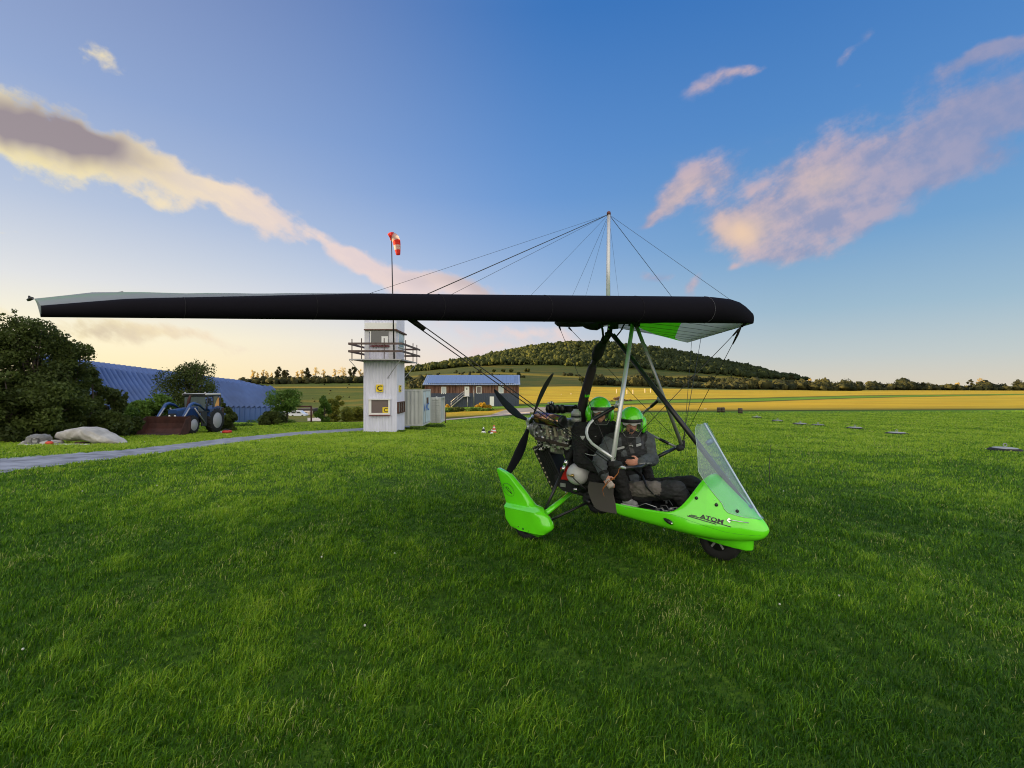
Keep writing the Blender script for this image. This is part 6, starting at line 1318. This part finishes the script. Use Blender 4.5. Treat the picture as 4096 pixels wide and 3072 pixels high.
m = MB(); m.path([tp(2152, 1700, -.22), tp(2138, 1715, -.2), tp(2137, 1735, -.2), tp(2146, 1756, -.2)], .012, n=8); m.ring(tp(2142, 1712, -.14), UF, .06, .008, 22, 6); m.ring(tp(2150, 1742, -.14), UF, .05, .01, 22, 6); m.build('gearbox_hoops', M_alud, ENG)
m = MB(); m.lathe(tp(2160, 1715, -.06), -UF, [(0, .12), (.05, .115), (.1, .09), (.13, .05)], 24); m.build('gearbox', blk, ENG)
# radiator: long slanted box with a drilled strip
rd = [(2150, 1775), (2238, 1790), (2300, 1900), (2218, 1955)]
a_, b_ = tp(2146, 1785, -.16), tp(2222, 1950, -.16); d_ = (b_ - a_).normalized(); n_ = d_.cross(UL)
m = MB(); 
if n_.dot(UF) < 0: n_ = -n_
L_ = (b_ - a_).length; cc_ = (a_ + b_) / 2 + n_ * .03 + UL * .17; m.box(cc_, (L_, .34, .055), (d_, UL, n_)); rad_ = m.build('radiator', M_blkm, TK, bevel=.005)
m = MB(); cc2 = (a_ + b_) / 2 + n_ * .055 - UL * .005; m.box(cc2, (L_ * 1.02, .012, .16), (d_, UL, n_)); m.build('radiator_side', M_blk, rad_, bevel=.003)
m = MB()
for k in range(5): m.box(cc2 + n_ * (-.05 + .027 * k) - UL * .008, (L_ * .96, .006, .004), (d_, UL, n_))
m.build('fins', M_blkm, rad_)
m = MB(); m.box((a_ + b_) / 2 - n_ * .035 - UL * .004, (L_ * 1.04, .014, .042), (d_, UL, n_)); m.build('drilled_strip', mat('dark_strip', (.03, .028, .026), .4), rad_)
for k in range(9): c = a_ + d_ * (L_ * (.05 + k * .112)) - n_ * .035 - UL * .012; MB().lathe(c, -UL, [(0, .0115), (.002, .0115)], 14).build('hole', mat('pale_hole', (.55, .47, .30), .6) if k == 0 else bpy.data.materials['pale_hole'], rad_)
# propeller with four wide swept blades
HUB = T(-2.26, 0, 1.16)
m = MB(); m.lathe(HUB + UF * .06, -UF, [(0, .05), (.02, .06), (.08, .06), (.1, .045), (.12, .02)], 20)
for an in (56, 152, 236, 330): q = UL * math.cos(R(an)) + UZ * math.sin(R(an)); m.tube(HUB, HUB + q * .10, .028, .024)
PR = m.build('propeller', M_alu, TK)
for an in (56, 152, 236, 330):
    rad2 = UL * math.cos(R(an)) + UZ * math.sin(R(an)); tan = -UL * math.sin(R(an)) + UZ * math.cos(R(an)); rings = []
    for k in range(19):
        f = k / 18; r_ = .08 + .69 * f; ch = np.interp(f, [0, .12, .3, .5, .75, .92, 1], [.045, .065, .115, .130, .105, .07, .025]); tw = R(np.interp(f, [0, .3, 1], [30, 20, 12])); sweep = -.07 * (f - .35) ** 2 * 2.2 + .015
        cdir = tan * math.cos(tw) + UF * math.sin(tw); nd = cdir.cross(rad2); c = HUB + rad2 * r_ + tan * sweep; th = np.interp(f, [0, .15, 1], [.030, .016, .004])
        rings.append([c + cdir * (ch * .5 * math.cos(a)) + nd * (th * .5 * math.sin(a)) for a in (2 * math.pi * j / 12 for j in range(12))])
    m = MB(); m.smooth = True; m.loft(rings); m.build('propeller_blade', mat('black_carbon_blade', (.012, .013, .019), .55, spec=.25), TK)
# white gas bottle, red can
c = tp(2313, 1895, -.28); m = MB(); axb = (UL * -.8 + UF * .1).normalized(); m.lathe(c - axb * .16, axb, [(0, .02), (.01, .07), (.05, .105), (.10, .118), (.19, .118), (.24, .10), (.275, .06), (.285, .02)], 28); tk_ = m.build('white_tank', mat('white_enamel', (.62, .62, .63), .35, coat=.3), TK)
c2 = c + axb * .13; m = MB(); m.lathe(c2, axb, [(0, .02), (.02, .018), (.025, .01)], 12); m.tube(c2 + axb * .015, c2 + axb * .02 - UF * .05 + UZ * .0, .009); m.build('tap', mat('brass', (.55, .38, .15), .3, metal=.9), tk_)
m = MB(); m.path([c2 + axb * .02, c2 + axb * .03 + UF * .04 - UZ * .03, c2 + axb * .01 + UF * .10 - UZ * .08, c2 + UF * .16 - UZ * .12], .006, n=7); m.build('hose', M_blk, tk_)
m = MB(); m.box(tp(2273, 1892, -.22), (.11, .16, .135), AX); m.build('red_canister', mat('red_plastic', (.65, .01, .015), .4), TK, bevel=.012)
# side panel, seats
pnl = [(2357, 1925), (2360, 1927), (2455, 1940), (2452, 1975), (2460, 2010), (2466, 2056), (2430, 2050), (2400, 2043), (2380, 2033), (2366, 2008), (2352, 1970), (2350, 1945)]
pl = [tp(a, b, -.345) for a, b in pnl]; m = MB(); m.loft([pl, [p + UL * .012 for p in pl]]); m.build('side_panel', M_greyp, TK, bevel=.004)
m = MB(); pl2 = [mir(p) for p in pl]; m.loft([pl2, [p - UL * .012 for p in pl2]]); m.build('side_panel', M_greyp, TK, bevel=.004)
m = MB(); m.box(T(-1.15, 0, .40), (.46, .44, .10), AX); m.box(T(-1.33, 0, .46), (.3, .38, .10), AX); m.box(T(-1.56, 0, .72), (.08, .40, .60), ((UF + UZ * .25).normalized(), UL, (UZ - UF * .25).normalized())); m.build('rear_seat', M_blkm, TK, bevel=.03)
m = MB(); m.box(T(-.93, 0, .40), (.36, .36, .10), AX); m.box(T(-1.12, 0, .62), (.06, .34, .40), ((UF + UZ * .3).normalized(), UL, (UZ - UF * .3).normalized())); m.build('front_seat', M_blkm, TK, bevel=.03)
# pedals and cables in the cockpit
m = MB()
for k in range(30): c = T(r2.uniform(-.62, -.25), r2.uniform(-.28, .1), r2.uniform(.36, .46)); q = r2.random(); (m.lathe(c, V((r2.random(), r2.random(), r2.random())), [(0, .012), (.03, .010)], 8) if q < .4 else m.path([c, c + UF * .06 + UZ * .02, c + UF * .1 - UZ * .03], .004, n=5))
m.build('foot_controls', M_alud, TK); m = MB(); m.path([T(-.75, -.2, .40), T(-.62, -.26, .47), T(-.5, -.26, .45)], .003, n=5); m.build('cable', M_alu, TK)
wire(tp(2308, 1790, -.25), tp(2385, 1820, -.4), .004, 'throttle_cable', sag=.03, mt=mat('white_cable', (.6, .6, .6), .4))
# ------------------------------------------------------------------ the two people on board
M_suit = mat('charcoal_suit', (.024, .025, .028), .85, var=.25, vs=9, bump=.5, bs=22)
M_suitg = mat('grey_suit_patch', (.085, .096, .106), .85, var=.2, vs=9, bump=.5, bs=22)
M_suitt = mat('taupe_suit_patch', (.15, .135, .125), .85, var=.15, vs=9, bump=.5, bs=22)
M_suitb = mat('black_suit', (.009, .009, .010), .85, var=.3, vs=9, bump=.6, bs=18)
M_skin = mat('skin', (.66, .30, .21), .55, var=.08, vs=20)
M_refl = mat('reflective_tape', (.42, .43, .44), .5)
M_shoe = mat('grey_shoe', (.24, .24, .26), .7, var=.2, vs=30)
M_sole = mat('pale_sole', (.45, .45, .45), .6)
M_visor = bpy.data.materials.new('clear_visor'); M_visor.use_nodes = True
_t = NT(M_visor.node_tree); _b = _t.n['Principled BSDF']; _b.inputs['Base Color'].default_value = (.30, .30, .32, 1); _b.inputs['Roughness'].default_value = .05; _b.inputs['Specular IOR Level'].default_value = .9
_tr = _t.new('ShaderNodeBsdfTransparent'); _mx = _t.new('ShaderNodeMixShader'); _mx.inputs[0].default_value = .10; _t.l.new(_tr.outputs[0], _mx.inputs[1]); _t.l.new(_b.outputs[0], _mx.inputs[2]); _t.l.new(_mx.outputs[0], _t.n['Material Output'].inputs[0])
def body(parent, prims, mats, voxel=.0075, folds=1.0, name='body'):
    """one continuous skin grown round tapered limbs.  prims: (kind, data..., material index)"""
    m = MB(); segs = []
    for p in prims:
        if p[0] == 'c':
            _, a, b, r0, r1, k = p; m.path([a, V(a).lerp(b, .5), b], [r0, (r0 + r1) / 2, r1], n=16); m.ell(a, r0, nu=14, nv=10); m.ell(b, r1, nu=14, nv=10); segs.append((V(a), V(b), r0, r1, k))
        else:
            _, c, rx, ry, rz, ax, k = p; m.ell(c, rx, ry, rz, ax, 20, 14); segs.append((V(c), V(c) + V((0, 0, .001)), (rx + ry + rz) / 3, (rx + ry + rz) / 3, k))
    o = m.build('tmp', mats[0], None)
    rm = o.modifiers.new('r', 'REMESH'); rm.mode = 'VOXEL'; rm.voxel_size = voxel; rm.use_smooth_shade = True
    sm = o.modifiers.new('s', 'SMOOTH'); sm.factor = .5; sm.iterations = 3
    dg = bpy.context.evaluated_depsgraph_get(); me = bpy.data.meshes.new_from_object(o.evaluated_get(dg)); bpy.data.objects.remove(o)
    n = len(me.vertices); co = np.empty(n * 3, np.float32); me.vertices.foreach_get('co', co); co = co.reshape(-1, 3).astype(float); no = np.empty(n * 3, np.float32); me.vertex_normals.foreach_get('vector', no); no = no.reshape(-1, 3)
    best = np.full(n, 9e9); kk = np.zeros(n, int)
    for a, b, r0, r1, k in segs:
        a_, b_ = np.array(a), np.array(b); d = b_ - a_; L2 = max((d ** 2).sum(), 1e-9); t = np.clip(((co - a_) @ d) / L2, 0, 1); ds_ = np.linalg.norm(co - (a_ + t[:, None] * d), axis=1) - (r0 + (r1 - r0) * t)
        w_ = ds_ < best; best[w_] = ds_[w_]; kk[w_] = k
    cloth = np.array([(mats[k].name not in ('skin', 'grey_shoe')) for k in kk])
    if folds:
        # folds and creases of the heavy suit
        for i in np.nonzero(cloth)[0]:
            p = V(co[i]); f = noise.noise(p * 11 + V((0, 0, p.z * 9))) * .011 + noise.noise(V((p.x * 26, p.y * 26, p.z * 55))) * .0055 + (abs(noise.noise(V((p.x * 15, p.y * 15, p.z * 34)))) - .2) * -.012
            co[i] += no[i] * f * folds
    me.vertices.foreach_set('co', (co - np.array(wloc(parent))).astype(np.float32).ravel())
    me.materials.clear()
    for q in mats: me.materials.append(q)
    lv = np.empty(len(me.loops), np.int32); me.loops.foreach_get('vertex_index', lv); ls = np.empty(len(me.polygons), np.int32); me.polygons.foreach_get('loop_start', ls)
    me.polygons.foreach_set('material_index', kk[lv[ls]].astype(np.int32)); me.polygons.foreach_set('use_smooth', np.ones(len(me.polygons), bool)); me.update()
    ob = bpy.data.objects.new(name, me); finish(ob, parent); return ob
def hand(palm, d, side, up, curl, k, ln=.085):
    """palm box plus five fingers; d = pointing direction, side = toward the thumb"""
    d, side = V(d).normalized(), V(side); side = (side - d * side.dot(d)).normalized(); nrm = d.cross(side); up = nrm if nrm.dot(V(up)) > 0 else -nrm; P = []
    w0 = V(palm)
    P.append(('c', w0 - side * .022, w0 + d * .045 - side * .024, .015, .014, k)); P.append(('c', w0, w0 + d * .05, .017, .015, k)); P.append(('c', w0 + side * .02, w0 + d * .048 + side * .022, .016, .014, k))
    for j, (o, l) in enumerate(((.030, .80), (.010, .92), (-.010, .86), (-.030, .68))):
        b = w0 + d * (.058 - abs(o) * .15) + side * o; c1, c2 = R(curl * (1 + .12 * j)), R(curl * 2.0 * (1 + .1 * j)); l1, l2 = ln * l * .48, ln * l * .42
        q1 = b + (d * math.cos(c1) - up * math.sin(c1)) * l1; q2 = q1 + (d * math.cos(c2) - up * math.sin(c2)) * l2; P += [('c', b, q1, .0092, .0085, k), ('c', q1, q2, .0085, .0072, k)]
    tb = w0 + d * .010 + side * .032; t1 = tb + (d * .55 + side * .7 - up * .4).normalized() * .034; t2 = t1 + (d * .85 + side * .1 - up * .5).normalized() * .03; P += [('c', tb, t1, .0125, .0105, k), ('c', t1, t2, .0105, .0085, k)]
    return P
def headprims(c, f, k, kneck=None):
    """skull, jaw, nose, lips; c = centre of the skull at eye height"""
    f = V(f).normalized(); sd = f.cross(UZ).normalized(); up = sd.cross(f); ax = (f, sd, up)
    return [('e', c + up * .025, .095, .074, .10, ax, k), ('e', c + f * .022 - up * .055, .066, .056, .06, ax, k), ('e', c + f * .055 - up * .095, .028, .026, .022, ax, k), ('c', c + f * .088 + up * .0, c + f * .108 - up * .032, .009, .014, k), ('e', c + f * .086 - up * .058, .012, .024, .009, ax, k),
            ('e', c + f * .075 - up * .022 + sd * .035, .02, .02, .018, ax, k), ('e', c + f * .075 - up * .022 - sd * .035, .02, .02, .018, ax, k)], ax
def face_details(parent, c, ax):
    f, sd, up = ax
    for q in (-1, 1):
        e = c + f * .082 + sd * (q * .031) + up * .004; MB().ell(e, .009, .014, .006, ax).build('eye', mat('eye_white', (.55, .50, .48), .3) if 'eye_white' not in bpy.data.materials else bpy.data.materials['eye_white'], parent)
        m = MB(); m.ell(e + f * .007, .004, .006, .005, ax); m.build('iris', M_blk, parent)
        m = MB(); m.path([c + f * .088 + sd * (q * .016) + up * .020, c + f * .092 + sd * (q * .032) + up * .025, c + f * .08 + sd * (q * .048) + up * .018], .0042, n=6); m.build('eyebrow', M_brown, parent)
    m = MB(); m.path([c + f * .090 - up * .058 - sd * .022, c + f * .099 - up * .0565, c + f * .090 - up * .058 + sd * .022], [.002, .006, .002], n=6); m.build('lips', mat('lips', (.36, .10, .08), .5) if 'lips' not in bpy.data.materials else bpy.data.materials['lips'], parent)
def helmet(parent, c, f, mic=True):
    f = V(f).normalized(); sd = f.cross(UZ).normalized(); up = sd.cross(f); ax = (f, sd, up); c = V(c) + up * .012 - f * .012
    def P(az, el, r=1.0, k=1.0):
        ce, se = math.cos(el), math.sin(el); return c + f * (ce * math.cos(az) * .150 * r) + sd * (ce * math.sin(az) * .130 * r) + up * (se * .143 * r * k)
    m = MB(); m.smooth = True; n = 40; rows = []
    for j in range(15):
        row = []
        for i in range(n):
            az = 2 * math.pi * i / n; a = abs((az + math.pi) % (2 * math.pi) - math.pi)
            # lower rim: brow height in front, down behind the ears at the sides and back
            lo = np.interp(a, [0, .75, 1.0, 1.5, 2.2, 3.15], [.16, .13, -.35, -.95, -.85, -.70]); el = lo + (math.pi / 2 - lo) * j / 14; row.append(P(az, el))
        rows.append(row)
    m.loft(rows, caps=False); m.face([len(m.v) - n + i for i in range(n)]) if False else None
    sh = m.build('helmet', M_green, parent, fixn=True); so_ = sh.modifiers.new('t', 'SOLIDIFY'); so_.thickness = .012; so_.offset = -1
    for q in (-1, 1):
        e = c + sd * (q * .122) - up * .045 + f * .005; m = MB(); m.ell(e, .068, .036, .088, ((f * .95 + up * .2).normalized(), sd, (up * .95 - f * .2).normalized()), 20, 14); cup = m.build('ear_cup', M_green, sh); MB().ell(e + sd * q * .026 - up * .045 + f * .035, .008, .006, .008, ax).build('cup_screw', M_blk, cup)
    m = MB(); m.smooth = True; rr = []
    for j in range(4):
        el = .23 - .082 * j; rr.append([P(az, el, 1.035) for az in np.linspace(-.98, .98, 21)])
    m.loft(rr, closed=False); br = m.build('visor_frame', M_blk, sh, fixn=False)
    m = MB(); m.smooth = True; rr = []
    for j in range(11):
        el = .0 - .098 * j; w_ = np.interp(j, [0, 6, 10], [.95, .85, .55]); rr.append([c + (P(az, 0, 1.045) - c) * np.interp(j, [0, 5, 10], [1, 1.0, .86]) - up * (.0155 * j) for az in np.linspace(-w_, w_, 17)])
    m.loft(rr, closed=False); vz = m.build('visor', M_visor, sh, fixn=False)
    m = MB(); m.path([r_[0] for r_ in rr] + rr[-1][1:-1] + [r_[-1] for r_ in rr][::-1], .0032, n=5); m.build('visor_edge', mat('visor_edge', (.20, .20, .21), .3) if 'visor_edge' not in bpy.data.materials else bpy.data.materials['visor_edge'], vz)
    m = MB(); m.loft([[P(az, -.03, 1.045) for az in np.linspace(-.72, .72, 13)], [P(az, -.15, 1.035) + up * (.010 * math.sin(az * 9)) for az in np.linspace(-.72, .72, 13)]], closed=False); m.build('visor_glint', mat('glint_white', (.62, .62, .62), .3) if 'glint_white' not in bpy.data.materials else bpy.data.materials['glint_white'], vz, fixn=False)  # pale strip standing in for a whitish reflection on the visor
    m = MB(); m.smooth = True; m.ring(c - up * .150 - f * .015, up, .075, .020, 24, 8); m.build('chin_padding', M_blkm, sh)
    if mic: m = MB(); p = c + f * .118 - up * .088; m.ell(p, .016, .022, .016, ax); m.path([p, p + sd * -.05 - f * .02 - up * .01, c - sd * .11 - up * .06 + f * .04], .004, n=6); m.build('microphone', M_blkm, sh)
    m = MB(); m.path([c - sd * .11 - up * .08, c - sd * .07 - up * .15 + f * .03, c - up * .165 + f * .045, c + sd * .07 - up * .15 + f * .03, c + sd * .11 - up * .08], .007, n=6); m.build('chin_strap', M_blkm, sh)
    return sh
PM = [M_suit, M_suitg, M_skin, M_suitb, M_shoe, M_suitt]
# ---- front person
FPn = empty('person', T(-.95, 0, .45), 'front seat person in grey and black suit and green helmet, holding a cord', 'person')
Hc = tp(2527, 1686, 0); Hc = T(-.905, 0, sl_(Hc)[2]); fd = (CAM - Hc); fd = V((fd.x, fd.y, 0)).normalized(); fd = (Matrix.Rotation(R(2), 3, 'Z') @ fd) - UZ * .12
hp_, hax = headprims(Hc, fd, 2)
shR, shL = T(-1.05, -.16, 1.035), T(-.82, .165, 1.045); elR = tp(2397, 1845, -.36); wrR = tp(2418, 1905, -.43); hdR = tp(2428, 1925, -.44); elL = tp(2605, 1836, .12); wrL = tp(2560, 1846, -.16); hdL = tp(2540, 1849, -.22)
pel = T(-1.0, 0, .52); ch_ = T(-.93, .015, .90); sa = (shL - shR).normalized(); sf = sa.cross(UZ).normalized()
kR, kL = tp(2705, 1958, -.20), tp(2768, 1935, .13)
pr = hp_ + [('c', T(-.925, .01, 1.08), Hc - UZ * .06, .058, .055, 3), ('e', ch_ + UZ * .02, .21, .135, .20, (sa, sf, UZ), 0), ('e', T(-.97, .01, .70), .17, .145, .18, (sa, sf, UZ), 3), ('e', pel, .18, .17, .14, (UL, UF, UZ), 3),
   ('c', shR, shL, .085, .085, 0), ('c', T(-.93, .01, 1.07), (shR + shL) / 2 + UZ * .02, .08, .08, 0),
   ('c', shR, elR, .085, .070, 1), ('c', elR, wrR, .068, .045, 1), ('c', shL, elL, .088, .076, 1), ('c', elL, wrL, .072, .047, 1),
   ('c', T(-.95, -.11, .50), kR, .105, .088, 0), ('c', T(-.92, .11, .50), kL, .105, .085, 3), ('c', kR, T(-.12, -.17, .36), .082, .06, 3), ('c', kL, T(-.1, .15, .36), .082, .06, 3),
   ('c', T(-.80, -.17, .57), T(-.52, -.23, .62), .085, .080, 5)]
pr += hand(wrL.lerp(hdL, .4), (tp(2498, 1860, -.34) - wrL), UZ * .9 + UF * .1, CAM - hdL, 26, 2, .098) + hand(wrR + (hdR - wrR) * .4, (tp(2448, 1950, -.46) - wrR), UF * 1.0 + UZ * .3, CAM - hdR, 20, 2)
PB = body(FPn, pr, PM); face_details(FPn, Hc, hax); helmet(FPn, Hc, fd)
BT = None
def bvh(o):
    dg = bpy.context.evaluated_depsgraph_get(); e = o.evaluated_get(dg).to_mesh(); off = wloc(o); return BVHTree.FromPolygons([v.co + off for v in e.vertices], [tuple(p.vertices) for p in e.polygons])
def patch(tree_, name, poly, mt, parent, off=.004, l=-.2, nx=10):
    """a piece of cloth lying on the suit: quad given by four pixel corners"""
    m = MB(); m.smooth = True; rows = []
    for j in range(nx + 1):
        row = []
        for i in range(nx + 1):
            f, g = i / nx, j / nx; x = (poly[0][0] * (1 - f) + poly[1][0] * f) * (1 - g) + (poly[3][0] * (1 - f) + poly[2][0] * f) * g; y = (poly[0][1] * (1 - f) + poly[1][1] * f) * (1 - g) + (poly[3][1] * (1 - f) + poly[2][1] * f) * g
            d = (tp(x, y, l) - CAM).normalized(); h, n_, k, _ = tree_.ray_cast(CAM, d); row.append((h - d * off) if h is not None else None)
        rows.append(row)
    if any(p is None for r_ in rows for p in r_): 
        good = [p for r_ in rows for p in r_ if p is not None]
        if not good: return
        rows = [[p if p is not None else min(good, key=lambda q: 0) for p in r_] for r_ in rows]
        return
    m.loft(rows, closed=False); return m.build(name, mt, parent, fixn=False)
BT = bvh(PB)
def c2(x, y): return (2200 + x / 3.6867, 1500 + y / 3.6867)
def c1(x, y): return (1940 + x / 1.8433, 1400 + y / 1.8433)
for nm, q, mt in (('reflective_band', [c2(975, 1078), c2(1095, 1045), c2(1100, 1078), c2(978, 1112)], M_refl), ('reflective_band', [c2(1268, 1025), c2(1345, 1000), c2(1350, 1035), c2(1275, 1062)], M_refl), ('chest_logo', [c2(1160, 1040), c2(1222, 1030), c2(1226, 1058), c2(1165, 1062)], M_refl),
    ('chest_patch', [c2(1040, 1120), c2(1120, 1100), c2(1145, 1195), c2(1050, 1210)], M_suitg), ('collar_patch', [c2(1000, 935), c2(1050, 915), c2(1060, 1040), c2(985, 1062)], M_suitg), ('collar_patch', [c2(1270, 925), c2(1330, 905), c2(1345, 990), c2(1268, 1015)], M_suitg),
    ('cuff_band', [c2(1295, 1300), c2(1500, 1290), c2(1510, 1312), c2(1300, 1322)], M_refl), ('harness_strap', [c2(1110, 880), c2(1160, 880), c2(1250, 1150), c2(1190, 1160)], M_blk), ('harness_strap', [c2(1350, 880), c2(1395, 880), c2(1390, 1090), c2(1345, 1090)], M_blk),
    ('knee_patch', [c1(1150, 960), c1(1255, 915), c1(1395, 985), c1(1330, 1045)], M_suitt), ('thigh_patch', [c1(1060, 925), c1(1130, 910), c1(1140, 960), c1(1080, 985)], M_suitg), ('knee_patch', [c1(1310, 915), c1(1360, 905), c1(1380, 945), c1(1330, 950)], M_suitg)):
    patch(BT, nm, q, mt, FPn)
m = MB(); m.path([T(-.86, -.12, .78), tp(2570, 1905, -.22), tp(2585, 1945, -.30), tp(2612, 1975, -.29), tp(2640, 1990, -.27)], .008, n=6, flat=2); m.build('lap_belt', M_blk, FPn)
m = MB(); m.path([wrL + (elL - wrL) * .18 - UZ * .0, wrL + (elL - wrL) * .02], [.052, .050], n=16); m.build('cuff', M_suitb, FPn)
m = MB(); m.path([wrR + (elR - wrR) * .22, wrR + (elR - wrR) * .04], [.056, .050], n=16); m.build('cuff', M_suitb, FPn)
m = MB(); a_ = wrR.lerp(tp(2448, 1950, -.46), .35); b_ = wrR.lerp(tp(2448, 1950, -.46), .95); m.path([a_, a_.lerp(b_, .5), b_], [.030, .036, .037], n=16, flat=.75, up=UL); m.build('bandage', mat('white_bandage', (.60, .52, .48), .8, bump=.5, bs=60), FPn)
# cord in the hands
m = MB(); M_cord = mat('orange_cord', (.42, .14, .03), .8, var=.4, vs=60)
cp = [tp(2500, 1862, -.36), tp(2476, 1876, -.42), tp(2472, 1893, -.48), tp(2455, 1912, -.52), tp(2430, 1925, -.52), tp(2418, 1945, -.52), tp(2409, 1962, -.52), tp(2415, 1952, -.52), tp(2432, 1930, -.52), tp(2456, 1914, -.52), tp(2474, 1890, -.48)]
m.path(cp, .0035, n=6); m.path([tp(2424, 1938, -.53), tp(2412, 1950, -.53), tp(2411, 1966, -.53), tp(2417, 1985, -.53)], .0022, n=5)
crd = m.build('cord', M_cord); tag(crd, 'thin orange and brown cord hanging between the front person\'s hands', 'cord')
# ---- rear person
RPn = empty('person', T(-1.4, 0, .5), 'rear seat person in all black suit with white sleeve badge and green helmet', 'person')
Hr = T(-1.285, 0, sl_(tp(2406, 1643, 0))[2]); fr_ = (CAM - Hr); fr_ = V((fr_.x, fr_.y, 0)).normalized(); fr_ = (Matrix.Rotation(R(10), 3, 'Z') @ fr_) - UZ * .02
hp2, hax2 = headprims(Hr, fr_, 2)
sR, sL = T(-1.42, -.20, 1.13), T(-1.22, .17, 1.13); sa = (sL - sR).normalized(); sf = sa.cross(UZ).normalized(); eR = tp(2322, 1840, -.33); wR = tp(2395, 1880, -.34); kRr = tp(2468, 1882, -.29); aR = tp(2505, 1985, -.285); tR = tp(2540, 2016, -.27)
pr = hp2 + [('c', T(-1.31, .0, 1.16), Hr - UZ * .05, .062, .06, 3), ('e', T(-1.35, -.01, .98), .22, .15, .22, (sa, sf, UZ), 3), ('e', T(-1.38, 0, .74), .19, .16, .20, (sa, sf, UZ), 3), ('e', T(-1.36, 0, .56), .19, .18, .13, (UL, UF, UZ), 3), ('c', sR, sL, .09, .09, 3), ('c', T(-1.31, .0, 1.16), (sR + sL) / 2 + UZ * .02, .09, .09, 3),
   ('c', sR, eR, .090, .075, 3), ('c', eR, wR, .072, .05, 3), ('c', sL, T(-1.25, .32, .88), .09, .075, 3), ('c', T(-1.25, .32, .88), T(-1.02, .28, .74), .072, .05, 3),
   ('c', T(-1.34, -.14, .58), kRr, .11, .085, 3), ('c', kRr, aR, .082, .058, 3), ('c', T(-1.34, .14, .58), mir(kRr), .11, .085, 3), ('c', mir(kRr), mir(aR), .082, .058, 3)]
for f in (lambda p: p, mir): pr += [('c', f(aR) - UZ * .045, f(tR), .040, .030, 4)]
pr += hand(wR, (T(-.9, -.3, .70) - wR), UZ, UL * -1, 30, 2)
PB2 = body(RPn, pr, PM); face_details(RPn, Hr, hax2); helmet(RPn, Hr, fr_, mic=False)
B2 = bvh(PB2)
patch(B2, 'sleeve_badge', [c2(442, 898), c2(520, 898), c2(505, 935), c2(462, 935)], M_refl, RPn); patch(B2, 'sleeve_badge_tip', [c2(462, 936), c2(505, 936), c2(484, 956), c2(480, 956)], M_refl, RPn); patch(B2, 'chest_tag', [c2(660, 903), c2(683, 898), c2(685, 905), c2(662, 911)], M_refl, RPn)
for f in ((lambda p: p),):
    a_, b_ = f(aR) - UZ * .085 - UF * .03, f(tR) - UZ * .026 + UF * .01; m = MB(); d_ = (b_ - a_); dd_ = V((d_.x, d_.y, 0)).normalized(); m.box((a_ + b_) / 2 + UZ * .005, (d_.length + .03, .08, .018), (d_.normalized(), UL, d_.normalized().cross(UL) * -1)); m.build('shoe_sole', M_sole, RPn, bevel=.008)
    for k in range(4): p = f(aR).lerp(f(tR), .35 + .13 * k) + UZ * (.026 - .005 * k); m = MB(); m.path([p - UL * .026 - UZ * .006, p + UZ * .004, p + UL * .026 - UZ * .006], .0035, n=5); m.build('lace', M_sole, RPn)
